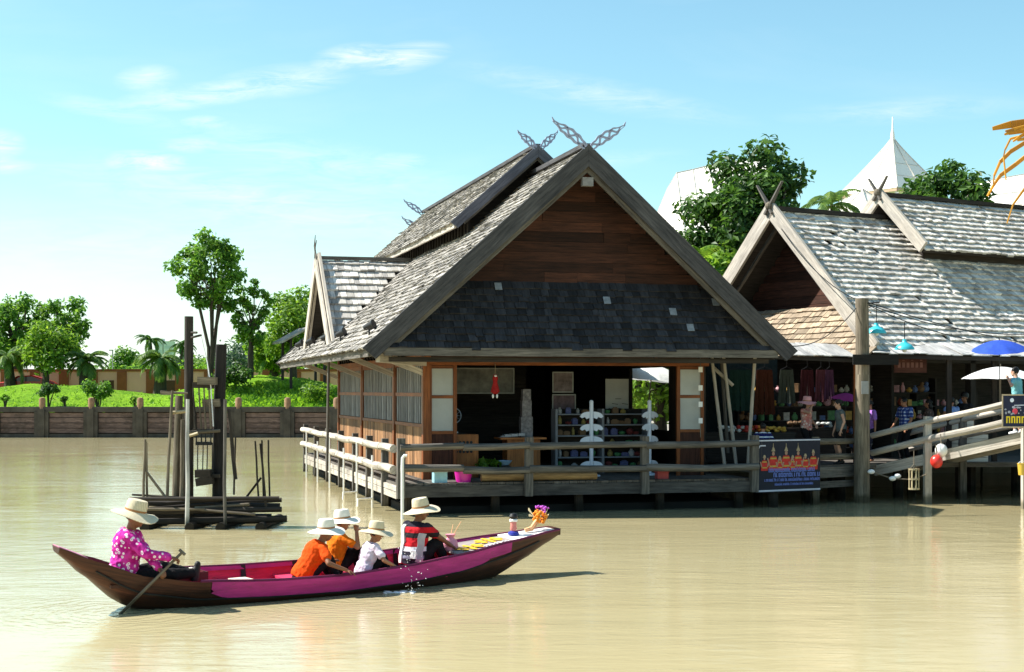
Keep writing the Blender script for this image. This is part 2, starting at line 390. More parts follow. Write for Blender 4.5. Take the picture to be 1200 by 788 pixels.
def hill(X, Y):
    base = 1.55+.92*min(1, max(0, (Y-91)/9.0))
    mound = 1.35*math.exp(-((X+16.5)/5.2)**2-((Y-100)/5.5)**2)+.70*math.exp(-((X+32)/7)**2-((Y-101)/5)**2)+.35*math.exp(-((X+9)/4)**2-((Y-97)/4)**2)
    dip = -.35*math.exp(-((X+24.5)/2.8)**2-((Y-99)/6)**2)
    return base+(mound+dip)*max(0, min(1, (Y-90)/3))*max(0, min(1, (112-Y)/6))+.05*math.sin(X*1.7+Y)+.04*math.sin(X*.6-Y*1.3)
def make_ground():
    m, nt, N, L, b = _new('sunlit grass')
    tc = N.new('ShaderNodeTexCoord')
    n1 = _noise(N, L, tc.outputs['Object'], .35, 5, .6); n2 = _noise(N, L, tc.outputs['Object'], 3.2, 6, .75)
    c = _ramp(N, L, n1, [(.3, (.105, .24, .012)), (.7, (.215, .40, .02))])
    c = _mix(N, L, 'MULTIPLY', .8, c, _ramp(N, L, n2, [(.32, (.45, .5, .4)), (.62, (1.15, 1.1, 1.0))]))
    n3 = _noise(N, L, tc.outputs['Object'], .55, 6, .7)
    c = _mix(N, L, 'MIX', _ramp(N, L, n3, [(.56, (0, 0, 0)), (.72, (.55, .55, .55))]), c, (.24, .25, .06))
    L.new(c, b.inputs['Base Color']); b.inputs['Roughness'].default_value = .95; b.inputs['Specular IOR Level'].default_value = .1
    _bump(N, L, b, n2, .9, .25)
    xs = [-4000, -1200, -400, -150, -80]+[-56+.7*i for i in range(100)]+[20, 30, 60, 150, 400, 1200, 4000]
    ys = [89.5+.7*i for i in range(40)]+[125, 160, 260, 500, 1200, 4000]
    mb = MB(); nx = len(xs)
    mb.v = [(x, y, hill(x, y)+random.uniform(-.05, .05) if y < 118 else 2.6) for y in ys for x in xs]
    for j in range(len(ys)-1):
        for i in range(nx-1):
            mb.f.append((j*nx+i, j*nx+i+1, (j+1)*nx+i+1, (j+1)*nx+i)); mb.uv += [(0, 0)]*4
    o = mb.build('ground', m, smooth='all', fix=False); o['kind'] = 'structure'
    # the paved bank behind the market
    mb = MB(); mb.box((4.5, 51, -1), (120, 89.4, 1.0))
    o = mb.build('market_pavement', plain('pale paving', (.3, .27, .23), .9, .25, 2)); o['kind'] = 'structure'
    # shallow weeds and tufts along the bank
    verts = []; faces = []
    for k in range(5200):
        if k < 2600: X = random.gauss(-13.5, 2.6); Y = random.uniform(91.2, 97)
        else: X = random.uniform(-40, -6); Y = 91+abs(random.gauss(0, 5))
        z = hill(X, Y); a = random.uniform(0, 6.28); s = random.uniform(.10, .24)*(1.2 if k < 2600 else .6); h = random.uniform(.10, .32)*(1 if k < 2600 else .45)
        i = len(verts)
        verts += [(X-math.cos(a)*s*.4, Y-math.sin(a)*s*.4, z-.03), (X+math.cos(a)*s*.4, Y+math.sin(a)*s*.4, z-.03), (X+math.cos(a+1)*s+math.cos(a)*s*.3, Y+math.sin(a+1)*s, z+h*.8), (X+math.cos(a+1)*s-math.cos(a)*s*.3, Y+math.sin(a+1)*s*.8, z+h)]
        faces.append((i, i+1, i+2, i+3))
    me = bpy.data.meshes.new('ground_cover'); me.from_pydata(verts, [], faces)
    me.materials.append(leaf('weed leaf', (.07, .19, .012), (.17, .34, .02), (.23, .40, .03)))
    o = bpy.data.objects.new('ground_cover', me); col.objects.link(o)
    tag(o, 'low leafy green weeds growing along the grassy bank', 'ground cover', kind='stuff')
make_ground()

# retaining wall of the far bank: dark concrete posts with plank panels between
def make_retaining_wall():
    Y = 89.2; w = thing('retaining_wall', 'dark stained retaining wall of planks and posts along the far bank', 'wall', (0, Y, 0))
    mp = plain('stained concrete', (.075, .068, .06), .95, .45, 1.5, .5, .2, 0, .3)
    pl = wood('pinkish plank', (.085, .06, .055), (.22, .155, .14), 9, .9, .35, (.03, .027, .022))
    cap_m = plain('post cap', (.25, .15, .09), .9, .3, 4)
    step = 57.5*Y/F
    x0 = PX(-300, Y)
    beam = MB(); beam.box((x0, -.16, 1.52), (30, .5, 1.83)); beam.build('coping', mp, w)
    base = MB(); base.box((x0, -.10, -1), (30, .45, .22)); base.build('footing', mp, w)
    back = MB(); back.box((x0, .12, .2), (30, .45, 1.5)); back.build('backing', plain('wet soil', (.03, .026, .02), 1, .3), w)
    k = 0
    x = PX(-295.5, Y)
    while x < 12:
        p = MB(); p.box((x-.42, -.2, -1), (x-.14, .02, 1.55)); p.box((x+.14, -.2, -1), (x+.42, .02, 1.55)); p.box((x-.2, -.28, -1), (x+.2, -.02, 1.7)); p.build('post', mp, w)
        c = MB(); c.lathe([(.2, 1.6), (.2, 2.25), (.16, 2.36), (.03, 2.4)], Matrix.Translation((x, 0, 0)), 10); c.build('post_cap', cap_m, w, True)
        q = MB()
        for r in range(4): 
            z0 = .27+r*.31; q.box((x+.44, -.02+random.uniform(-.03, .03), z0), (x+step-.44, .06, z0+.27))
        q.build('plank_panel', pl, w)
        x += step; k += 1
make_retaining_wall()

def make_perimeter_wall():
    Y = 112; w = thing('perimeter_wall', 'long salmon pink boundary wall with red brown pillars behind the lawn', 'wall', (0, Y, 0))
    pm = plain('salmon render', (.82, .40, .32), .9, .15, .5, .1, .2, 0, .1); rm = plain('red brown pillar', (.30, .085, .035), .85, .2, 2)
    a = PX(-330, Y); zt = PZ(434, Y)
    b = MB(); b.box((a, 0, 1), (14, .25, zt-.1)); b.build('wall', pm, w)
    b = MB(); b.box((a, -.06, zt-.1), (14, .31, zt+.08)); b.build('coping', rm, w)
    px = -333
    while px < 700:
        x = PX(px, Y); b = MB(); b.box((x-.36, -.09, 1), (x+.36, .34, zt-.12)); b.build('pillar', rm, w); px += 34
    for px in (127, 199, 262):
        x = PX(px, Y); b = MB(); b.box((x-.42, -.03, PZ(459, Y)), (x+.42, -.004, PZ(446, Y))); b.build('vent_panel', plain('brown vent', (.11, .045, .025), .8), w)
make_perimeter_wall()

# ------------------------------------------------------------------ trees
L_MID = leaf('mid green leaf', (.035, .115, .014), (.11, .24, .026), (.19, .32, .04), .5)
L_DARK = leaf('deep green leaf', (.017, .055, .010), (.055, .135, .018), (.10, .20, .025))
L_LIGHT = leaf('yellow green leaf', (.06, .15, .014), (.14, .26, .022), (.21, .33, .035), .45)
L_PALM = leaf('palm leaf', (.05, .12, .025), (.12, .21, .04), (.19, .27, .06), .35)
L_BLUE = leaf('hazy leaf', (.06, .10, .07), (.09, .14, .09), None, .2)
M_BARK = wood('bark', (.035, .028, .022), (.10, .085, .065), 10, .95, .1)

def leaf_mesh(name, clumps, n, size, mat, parent, seed, flat=.5, droop=.0):
    g = np.random.default_rng(seed)
    w = np.array([c[1]**2 for c in clumps]); w = w/w.sum()
    idx = g.choice(len(clumps), n, p=w)
    C = np.array([tuple(c[0]) for c in clumps])[idx]; Rr = np.array([c[1] for c in clumps])[idx]
    d = g.normal(size=(n, 3)); d /= np.linalg.norm(d, axis=1)[:, None]
    rad = Rr*(g.random(n)**.42)*g.uniform(.75, 1.12, n)
    pos = C+d*rad[:, None]*np.array([1, 1, .78])
    nrm = d*.7+np.array([0, 0, flat])+g.normal(size=(n, 3))*.55; nrm /= np.linalg.norm(nrm, axis=1)[:, None]
    t = g.normal(size=(n, 3)); t -= nrm*(t*nrm).sum(1)[:, None]; t /= np.linalg.norm(t, axis=1)[:, None]; t[:, 2] -= droop
    b = np.cross(nrm, t)
    s = size*g.uniform(.6, 1.35, n)[:, None]
    v = np.stack([pos-t*s*.5, pos+b*s*.27+nrm*s*.06, pos+t*s*.55-nrm*s*.08, pos-b*s*.27+nrm*s*.06], 1).reshape(-1, 3)
    f = np.arange(n*4).reshape(-1, 4)
    me = bpy.data.meshes.new(name); me.from_pydata(v.tolist(), [], f.tolist()); me.materials.append(mat)
    o = bpy.data.objects.new(name, me); col.objects.link(o); o.parent = parent
    return o

def broad_tree(label, loc, h, cw, trunk_r, mat, seed, cat='tree', name='broadleaf_tree', crown_lo=.35, nclump=26, leaves=3600, lsize=.4, group=None, stems=1, spread=1.0, clump_r=.24):
    r = random.Random(seed)
    t = thing(name, label, cat, loc, 0, group)
    zc = h*(1+crown_lo)/2; hz = h*(1-crown_lo)/2
    clumps = []
    for k in range(nclump):
        u = -1+2*(k+.5)/nclump; a = k*2.39996+r.uniform(-.5, .5); q = math.sqrt(1-u*u); rr = r.uniform(.45, .9)
        c = Vector((math.cos(a)*q*rr*cw/2, math.sin(a)*q*rr*cw/2, zc+u*rr*hz*.95))
        clumps.append((c, cw*clump_r*r.uniform(.6, 1.15)))
    tb = MB()
    for s_ in range(stems):
        a = r.uniform(0, 6.28); b = .0 if stems == 1 else .16*cw*spread
        top = Vector((math.cos(a+s_*6.28/stems)*b, math.sin(a+s_*6.28/stems)*b, h*(.45+.4*crown_lo)))
        pts = [Vector((r.uniform(-.05, .05)*s_, 0, -.4)), Vector((top.x*.2+r.uniform(-.06, .06)*h*.2, top.y*.2, top.z*.4)), Vector((top.x*.6+r.uniform(-.05, .05)*h*.2, top.y*.6, top.z*.75)), top]
        q = 1/math.sqrt(stems)
        tb.tube(pts, [trunk_r*q*1.25, trunk_r*q, trunk_r*q*.8, trunk_r*q*.55], 8, True, .08)
        for c, cr in clumps[s_::stems]:
            st = pts[2].lerp(pts[3], r.uniform(0, 1)) if r.random() < .6 else pts[1].lerp(pts[3], r.uniform(.4, 1))
            mid = st.lerp(c, .5)+Vector((r.uniform(-1, 1), r.uniform(-1, 1), r.uniform(-.6, .3)))*cw*.05
            tb.tube([st, mid, c], [trunk_r*q*.42, trunk_r*q*.26, trunk_r*q*.09], 5, False)
    tb.build('trunk', M_BARK, t, True, fix=False)
    leaf_mesh('crown', clumps, leaves, lsize, mat, t, seed)
    return t

def palm(label, loc, h, fl, mat, seed, name='palm_tree', nf=18, trunk_r=.16, group=None, droop=1.0, leaflet=.5, bare=None, cat='palm'):
    r = random.Random(seed); t = thing(name, label, cat, loc, 0, group)
    top = Vector((r.uniform(-.1, .1)*h, 0, h))
    tb = MB(); tb.tube([(0, 0, -.4), (top.x*.2, 0, h*.35), (top.x*.6, 0, h*.7), top], [trunk_r*1.3, trunk_r*1.05, trunk_r, trunk_r*.9], 9, True, .1); tb.build('trunk', M_BARK, t, True, fix=False)
    fb = MB()
    for k in range(nf):
        a = 2*math.pi*k/nf+r.uniform(-.2, .2); el = r.uniform(-.25, 1.25); L_ = fl*r.uniform(.8, 1.1)
        frond(fb, top, a, el, L_, droop, leaflet, r)
    fb.build('crown', mat, t, fix=False)
    return t
def frond(fb, top, a, el, L_, droop, leaflet, r, n=16):
    dirh = Vector((math.cos(a), math.sin(a), 0)); pts = []
    p = Vector(top); e = el
    for i in range(n+1):
        pts.append(p.copy()); d = dirh*math.cos(e)+Vector((0, 0, math.sin(e))); p = p+d*(L_/n); e -= droop*.115
    fb.tube(pts[::4], [.03*L_/3, .024*L_/3, .016*L_/3, .01*L_/3, .004][:len(pts[::4])], 4, False)
    side = dirh.cross(Vector((0, 0, 1)))
    for i in range(2, n+1):
        q = pts[i]; d = (pts[i]-pts[i-1]).normalized(); ll = leaflet*L_*.42*(math.sin(math.pi*(.12+.8*i/n))**.7)
        for sgn in (-1, 1):
            for sub in (0, .5):
                o = q-d*(L_/n)*sub; v = (side*sgn+d*.75+Vector((0, 0, -.35-.3*r.random()))).normalized()
                w = d*(L_*.017); tip = o+v*ll*r.uniform(.85, 1.1)+Vector((0, 0, -.16*ll))
                midp = o+v*ll*.5
                fb.face([o-w, o+w, midp+w*1.1, tip, midp-w*1.1])

def hz(px, Y): return hill(PX(px, Y), Y)
def at(px, Y, z=None): return (PX(px, Y), Y, hz(px, Y) if z is None else z)
# trees of the far lawn: real sizes from their pixel heights
broad_tree('tall slender tree with several stems and a high round crown on the lawn', at(246, 97), 11.0, 4.9, .26, L_MID, 3, 'tree', 'slender_tree', .40, 34, 4600, .33, None, 5, 1.3, .165)
broad_tree('smaller dark trunked tree just right of the tall slender tree', at(294, 99), 6.9, 3.0, .18, L_MID, 5, 'tree', 'slender_tree', .25, 20, 1700, .33, None, 2, .6, .19)
broad_tree('yellow green bushy tree right beside the left gable of the timber house', at(345, 104), 7.0, 4.6, .2, L_LIGHT, 7, crown_lo=.12, nclump=26, leaves=4200, lsize=.34)
broad_tree('low leafy tree between the dark trunked tree and the yellow green bushy tree', at(318, 106), 4.4, 3.6, .15, L_LIGHT, 8, crown_lo=.15, leaves=2600, lsize=.34)
palm('short feathery palm with brownish fronds before the boundary wall near the house', at(322, 106), 2.4, 2.2, L_LIGHT, 9, nf=20, trunk_r=.28)
broad_tree('large dark tree at the far left edge of the lawn', at(18, 114, 2.8), 7.9, 6.0, .3, L_MID, 13, nclump=30, leaves=3300, lsize=.38, crown_lo=.2, clump_r=.15)
broad_tree('tall airy tree behind the yellow green tree on the left', at(72, 116, 2.8), 7.6, 6.2, .28, L_MID, 14, nclump=26, leaves=2700, lsize=.38, crown_lo=.3, clump_r=.14)
broad_tree('yellow green spreading tree above the red car', at(53, 107, 2.9), 4.9, 4.6, .24, L_LIGHT, 15, nclump=26, leaves=3000, lsize=.34, crown_lo=.2)
palm('bushy palm with thick trunk right of the yellow green tree', at(100, 107), 2.3, 2.1, L_PALM, 17, nf=26, trunk_r=.42, leaflet=.6)
palm('low bushy palm at the left edge in front of the wall', at(12, 108), 2.6, 2.3, L_PALM, 18, nf=24, trunk_r=.36, leaflet=.6)
palm('wide bushy palm with thick trunk left of the tall dark post', at(187, 106), 2.5, 2.2, L_PALM, 19, nf=28, trunk_r=.42, leaflet=.6)
# beyond the wall
palm('distant coconut palm rising behind the wall beside the dark post', at(180, 190, 2.6), 6.6, 2.3, L_DARK, 21, nf=18, trunk_r=.2)
palm('distant coconut palm close behind the dark post of the water frame', at(209, 200, 2.6), 6.2, 2.4, L_DARK, 22, nf=20, trunk_r=.2)
for i, (px, Y, h_, cw, lab) in enumerate([
    (148, 205, 7.0, 5.0, 'distant dark round tree left of the coconut palm'),
    (163, 240, 6.2, 9.0, 'distant pale wide tree behind the wall left of the coconut palm'),
    (128, 210, 3.4, 10.0, 'distant low hedge like tree just right of the bushy palm'),
    (172, 190, 3.6, 8.0, 'distant low tree under the coconut palm'),
    (222, 210, 5.5, 8.0, 'distant low tree behind the big dark post'),
    (238, 170, 4.2, 7.0, 'distant tree seen below the slender tree crown'),
    (270, 160, 4.6, 7.0, 'distant tree behind the thick dark trunk post'),
    (300, 150, 5.6, 8.0, 'distant leafy tree behind the dark trunked tree'),
    (372, 140, 6.5, 8.0, 'leafy tree behind the eave of the left gable'),
    (-20, 170, 8.0, 10.0, 'distant tree cut by the left edge of the picture')]):
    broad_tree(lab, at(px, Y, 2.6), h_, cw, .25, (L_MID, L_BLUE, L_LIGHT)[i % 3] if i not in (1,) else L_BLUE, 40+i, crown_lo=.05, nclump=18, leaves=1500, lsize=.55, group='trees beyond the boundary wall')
# shrubs on the lawn
def shrub(label, loc, h, w, mat, seed, n=900, ls=.2, stem=True):
    t = thing('shrub', label, 'shrub', loc, 0, 'shrubs on the lawn'); r = random.Random(seed)
    clumps = [(Vector((r.uniform(-.32, .32)*w, r.uniform(-.32, .32)*w, h*r.uniform(.5, .82))), w*r.uniform(.16, .27)) for _ in range(11)]
    if stem:
        tb = MB()
        for c, _ in clumps[:6]: tb.tube([(r.uniform(-.05, .05), 0, -.2), (c.x*.4, c.y*.4, h*.35), c], [.05, .04, .015], 5, False)
        tb.build('stem', M_BARK, t, fix=False)
    leaf_mesh('foliage', clumps, n, ls, mat, t, seed)
shrub('round topped dark shrub on a thin stem below the red car', at(57, 92.5), 1.75, 1.5, L_DARK, 61)
shrub('wide flat topped green shrub with forked stems right of the red car', at(115, 92.5), 1.9, 2.1, L_MID, 62, 1300)
shrub('tiny sparse reddish shrub by the wall left of the water frame', at(159, 91.5), .9, .8, L_LIGHT, 63, 240)
shrub('tiny seedling shrub between the two larger shrubs', at(76, 92), .85, .5, L_DARK, 64, 160)
shrub('dense dark rounded bush on the mound behind the thick post', at(276, 95.5), 1.7, 3.0, L_DARK, 65, 2200, .24, False)
shrub('small seedling shrub at the left edge of the lawn', at(6, 92.5), .9, .6, L_MID, 66, 160)
shrub('low leafy clump on the right end of the lawn near the house', at(372, 93), 1.3, 2.2, L_LIGHT, 67, 900, .22, False)

# trees and palms behind the market
broad_tree('large dense dark green tree towering behind the right market roof', (PX(882, 62), 62, 1.0), 12.7, 6.3, .4, L_DARK, 71, crown_lo=.18, nclump=90, leaves=20000, lsize=.32, clump_r=.15)
broad_tree('lower light green tree filling the gap beside the house gable', (PX(846, 60), 60, 1.0), 8.6, 4.2, .25, L_LIGHT, 72, crown_lo=.15, nclump=26, leaves=5200, lsize=.34)
broad_tree('dark tree rising behind the upper right market roof', (PX(1098, 62), 62, 1.0), 11.4, 5.2, .3, L_DARK, 73, crown_lo=.5, nclump=30, leaves=6000, lsize=.34, clump_r=.19)
broad_tree('shady green tree in the yard seen through the open house wall', (PX(775, 56), 56, 1.0), 5.6, 5.0, .22, L_LIGHT, 74, crown_lo=.0, nclump=24, leaves=4200, lsize=.3)
palm('banana like palm with broad pale fronds beside the house gable', (PX(806, 58), 58, 1.0), 6.4, 2.4, L_LIGHT, 75, nf=14, trunk_r=.14, droop=.8, leaflet=.7)
palm('thin feathery palm between the pointed tent and the large tree', (PX(982, 70), 70, 1.0), 10.5, 2.2, L_PALM, 76, nf=15, trunk_r=.12, leaflet=.5)

# white tent roofs
M_TENT = plain('white tent cloth', (.82, .78, .70), .8, .05, 1.0, .05)
M_TENTE = plain('tent edge', (.42, .30, .2), .8)
def tent(label, px, Y, ytop, ybase, halfpx, spire, rot=.5, belly=.16):
    s = Y/F; zb = PZ(ybase, Y); zt = PZ(ytop, Y); hw = halfpx*s
    t = thing('tent_roof', label, 'tent', (PX(px, Y), Y, 1.0), rot, 'white tents behind the market')
    mb = MB(); rings = []
    for k in range(9):
        q = k/8; w = hw*(1-q)**(1+belly*1.5)+.06
        rings.append([Vector((sx*w, sy*w, zb-1+(zt-zb)*q)) for sx, sy in ((-1, -1), (0, -1), (1, -1), (1, 0), (1, 1), (0, 1), (-1, 1), (-1, 0))])
    mb.loft(rings); mb.build('canopy', M_TENT, t)
    sm_ = MB()
    for j in range(8): sm_.tube([r_[j]*1.0+Vector((0, 0, .02)) for r_ in rings], .04, 5, False)
    for r_ in (rings[2], rings[4]): sm_.tube(r_+[r_[0]], .025, 5, False)
    sm_.build('seams', plain('tent seam', (.55, .51, .45), .8), t, fix=False)
    e = MB()
    for sx, sy in ((-1, -1), (1, -1), (1, 1), (-1, 1)): e.beam((sx*hw, sy*hw, zb-1.12), (-sy*hw, sx*hw, zb-1.12), .1, .16)
    e.build('edge_trim', M_TENTE, t)
    p = MB(); 
    for sx, sy in ((-1, -1), (1, -1), (1, 1), (-1, 1)): p.tube([(sx*hw*.92, sy*hw*.92, 0), (sx*hw*.92, sy*hw*.92, zb-1.1)], .1, 8)
    p.build('pole', M_WHITE, t)
    if spire:
        sp = MB(); sp.lathe([(.16, zt-1-.2), (.1, zt-.6), (.05, zt-.4), (.03, zt-1+spire*s)], None, 8); sp.build('finial', M_TENT, t)
def sweep(label, Y, ridge, ybase, pxl):
    """tent with a long upward swept ridge: two slopes falling to the front and the back edge"""
    t = thing('tent_roof', label, 'tent', (PX(ridge[0][0], Y), Y, 1.0), 0, 'white tents behind the market'); O = t.location.copy()
    m = MB(); rings = []; zb = PZ(ybase, Y)
    pts = [P(x, y, Y)-O for x, y in ridge]
    for p in [Vector((PX(pxl, Y)-O.x, 0, zb-1.0))]+pts:
        ring = []
        for k in range(13):
            q = (k-6)/6; dz = (p.z-(zb-1.0)); ring.append(Vector((p.x+.12*abs(q)*dz*.2, q*5.5, zb-1.0+dz*(1-abs(q))**1.35)))
        rings.append(ring)
    m.loft(rings, False, False); m.build('canopy', M_TENT, t)
    sm_ = MB()
    for ring in rings[1:]: sm_.tube([q+Vector((0, 0, .02)) for q in ring], .035, 5, False)
    for i in (2, 4, 6): sm_.tube([ring[i]+Vector((0, 0, .02)) for ring in rings], .03, 5, False)
    sm_.build('seams', plain('tent seam', (.52, .48, .42), .8), t, fix=False)
    p = MB()
    for q in (-5.3, 5.3): p.tube([(pts[0].x, q, 0), (pts[0].x, q, zb-1)], .1, 8)
    p.build('pole', M_WHITE, t)
tent('white pyramid tent with a thin spire above the right market roof', 1046, 92, 163, 228, 43, 26, .62, .06)
sweep('large white tent with a swept ridge rising behind the dense dark tree', 96, [(772, 246), (782, 222), (793, 203), (812, 199), (832, 194), (860, 189), (900, 186)], 300, 752)
sweep('white tent at the right edge behind the market roof', 80, [(1140, 217), (1170, 210), (1210, 203), (1280, 196)], 262, 1120)
tent('low white tent below the thin feathery palm', 1010, 86, 222, 256, 42, 0, .7, .1)
# ================================================================== ROOF HELPERS
def shingles(mb, O, e, s, n, W, L, keep=None, row=.23, wmin=.16, wmax=.30, th=.046, seed=0, over=1.45, miss=.009):
    """rows of separate boards laid on the plane O + x*e + y*s (s runs up the slope)"""
    r = random.Random(seed); O, e, s, n = Vector(O), Vector(e), Vector(s), Vector(n)
    y = -.06
    while y < L-.05:
        x = -r.uniform(0, .03)
        while x < W-.04:
            w = min(r.uniform(wmin, wmax), W+.02-x); xm = x+w/2
            if (keep is None or keep(xm, y+.1)) and r.random() > miss:
                ln = min(row*over, L-y+.03); j = r.uniform(-.016, .016)-(.05 if r.random() < .03 else 0); lift = r.uniform(.0, .02)+(.03 if r.random() < .04 else 0)
                a = O+e*x+s*(y+j)+n*(th*1.25+lift); b = O+e*x+s*(y+j+ln)+n*(.008+r.uniform(0, .008))
                ww = e*(w-.010); t = n*(th*r.uniform(.7, 1.2)); tw = n*r.uniform(-.008, .008)
                mb.hexa([a-t, a+tw, a+ww-tw, a+ww-t, b-t*.7, b, b+ww, b+ww-t*.7])
            x += w
        y += row
def slab(mb, O, e, s, n, poly, th=.10):
    O, e, s, n = Vector(O), Vector(e), Vector(s), Vector(n)
    mb.prism(poly, lambda x, y, d: O+e*x+s*y+n*(d-th-.012), th)

def fret_arm(mb, root, d, up, L, w, t, nrm):
    """one carved fretwork arm: two ribbons weaving round a spine with a tapering flame tip"""
    root, d, up, nrm = Vector(root), Vector(d), Vector(up), Vector(nrm)
    n = 26
    def env(q): return (w*(.55+.45*math.sin(math.pi*min(1, q*1.15)))*(1-.75*max(0, q-.72)/.28))
    def bend(q): return .02*L*math.sin(q*math.pi*1.5)
    for ph, amp, tw, cen in ((0, .05, .24, .38), (math.pi, .05, .24, -.38), (.4, .27, .30, 0)):
        for i in range(n):
            q0, q1 = i/n, (i+1)/n
            def pt(q):
                c = bend(q)+env(q)*(cen+amp*math.sin(q*math.pi*(7 if cen == 0 else 9)+ph)); h = env(q)*tw*.5
                return root+d*(q*L)+up*(c-h), root+d*(q*L)+up*(c+h)
            a0, a1 = pt(q0); b0, b1 = pt(q1)
            mb.hexa([a0-nrm*t/2, a0+nrm*t/2, a1+nrm*t/2, a1-nrm*t/2, b0-nrm*t/2, b0+nrm*t/2, b1+nrm*t/2, b1-nrm*t/2])
    tip = root+d*L+up*bend(1); mb.beam(root+d*(L*.97)+up*bend(.97), tip+d*(.07*L)+up*(.05*L), t, w*.2, nrm, .3)

# ================================================================== MAIN TIMBER HOUSE
A_H = math.atan2(460, 1750)
HC = Vector((PX(467, 33.3), 33.3, 0))
ca, sa = math.cos(A_H), math.sin(A_H)
def HW(u, v, z): return Vector((HC.x+u*ca-v*sa, HC.y+u*sa+v*ca, z))
UC = 4.43; ZR = 8.38; SL = .903; LR = 19.0
def make_house():
    h = thing('timber_house', 'large weathered timber house on a railed deck over the water with crossed carved gable horns', 'house', HC, A_H)
    FL = .72
    # --- deck
    d = MB(); v = 0.0; r = random.Random(1)
    u = 0.0
    while u < 8.55:
        w = .19; d.box((u, 0, FL-.05+r.uniform(-.006, .006)), (min(u+w-.012, 8.6), 17.3, FL)); u += w
    d.build('deck', W_DECK, h)
    f = MB()
    for k in range(3): f.box((k*2.87, -.06, .41), (k*2.87+2.86, -.004, .665))
    f.build('front_fascia', wood('dark fascia', (.035, .034, .034), (.10, .095, .09), 18, .85, .3), h)
    f = MB()
    for k in range(5):
        f.box((-.06, .0+k*3.46, .55), (-.004, 3.44+k*3.46, .665)); f.box((-.055, .0+k*3.46, .385), (-.002, 3.44+k*3.46, .535))
    f.build('side_fascia', W_LIGHT, h)
    f = MB()
    for k in range(7): f.box((.1, .3+k*2.7, .40), (8.5, .45+k*2.7, .64))
    f.build('floor_joist', W_DARK, h)
    for i in range(5):
        for j in range(7):
            p = MB(); p.tube([(.3+i*2.0, .3+j*2.75, -1.2), (.3+i*2.0, .3+j*2.75, .42)], .11, 8); p.build('stilt', W_DARK, h, True, fix=False)
    b = MB(); b.box((.35, .45, -.35), (8.3, 17, .16)); b.build('pontoon', plain('black float', (.01, .01, .01), .9), h)
    # --- railing
    rl = MB(); rl.tube([(-.02, -.02, FL), (-.02, -.02, FL+.1)], .05); rail = rl.build('railing', W_GREY, h)
    def post(u, v, z0, z1, w, m): 
        p = MB(); p.beam((u, v, z0), (u+r.uniform(-.02, .02), v, z1), w, w, (0, 1, 0)); p.build('rail_post', m, rail)
    def bar(a, b, rad, m):
        p = MB(); a = Vector(a); b = Vector(b); mid = a.lerp(b, .5)+Vector((r.uniform(-.02, .02), r.uniform(-.02, .02), r.uniform(-.03, .02)))
        p.tube([a, mid, b], [rad, rad*.93, rad*.9], 9, True, .05); p.build('rail_bar', m, rail, True, fix=False)
    for u in (0.03, 2.98, 5.78, 8.52): post(u, -.09, .40, 1.74, .17, W_GREY)
    for a, b in ((.0, 1.45), (1.45, 2.98), (2.98, 5.78), (5.78, 8.6)):
        bar((a, -.16, 1.53), (b, -.16, 1.56), .085, W_GREY); bar((a, -.16, 1.02+.06*(a < 1)), (b, -.16, 1.0+.06*(b < 2)), .09, W_GREY)
    vs = [.03, 1.7, 4.0, 6.2, 8.8, 11.4, 14.2, 17.1]
    for k, v in enumerate(vs):
        if k: post(-.02, v, .1, 1.68, .15, W_GREY)
    for k in range(len(vs)-1):
        bar((-.10, vs[k], 1.50), (-.10, vs[k+1]+.1, 1.50), .095, W_LIGHT); bar((-.10, vs[k], 1.03), (-.10, vs[k+1]+.1, 1.03), .10, W_LIGHT)
    for k, v in enumerate((2.6, 5.0, 7.3, 10.1, 12.8, 15.6)):
        p = MB(); p.tube([(-.16, v, -.3), (-.16, v, 1.25+.3*(k % 2))], .028, 6); p.build('mooring_pipe', M_WHITE, rail, True, fix=False)
    for v in (2.6, 5.0):
        p = MB(); p.tube([(-.16, v, .22), (-.55, v-.25, .22), (-.55, v-.25, .05)], .024, 6); p.build('mooring_pipe', M_WHITE, rail, True, fix=False)
    # --- walls
    ww = MB(); zt = 3.52
    for k in range(48):
        v = 1.55+k*.295; ww.box((.90+r.uniform(-.008, .008), v, FL), (.94, v+.285, 1.93))
    ww.build('side_wall', W_PLANK, h)
    for (a, b) in ((1.62, 5.25), (5.5, 10.55), (10.85, 15.4)):
        fr = MB()
        fr.box((.86, a, 1.93), (.95, b, 2.01)); fr.box((.86, a, 3.40), (.95, b, zt)); fr.box((.87, a, 2.66), (.94, b, 2.75))
        fr.box((.86, a, 2.013), (.95, a+.09, 3.397)); fr.box((.86, b-.09, 2.013), (.95, b, 3.397))
        w = fr.build('slatted_window', W_ORANGE, h)
        sl_ = MB(); n = int((b-a-.2)/.25)
        for k in range(n):
            v = a+.16+k*(b-a-.2)/n; sl_.box((.885, v, 2.02), (.91, v+.115, 3.39))
        sl_.build('slats', wood('grey slat', (.16, .16, .165), (.36, .36, .37), 20, .7, .3), w)
        bk = MB(); bk.box((.955, a, 1.95), (.965, b, 3.5)); bk.build('slat_backing', plain('dark backing', (.02, .018, .016), .9), w)  # thin dark panel filling the gaps behind the slats
    co = MB()
    for v in (1.5, 5.37, 10.7, 15.5): co = MB(); co.box((.84, v-.1, FL), (1.0, v+.1, 3.78)); co.build('corner_post', W_ORANGE, h)
    lt = MB(); lt.box((.82, 1.2, zt+.003), (.98, 15.7, zt+.12)); lt.build('wall_plate', W_ORANGE, h)
    lat = MB()
    for k in range(30): lat.beam((.9, 1.6+k*.47, 3.63), (.86, 1.6+k*.47+.35, 3.95), .04, .05)
    lat.box((.94, 1.5, 3.63), (.97, 15.6, 4.3)); lat.build('frieze', W_DARK, h)
    rt = MB()
    for k in range(22): rt.beam((-.55, .5+k*.85, 3.74), (1.2, .5+k*.85, 5.3), .09, .13)
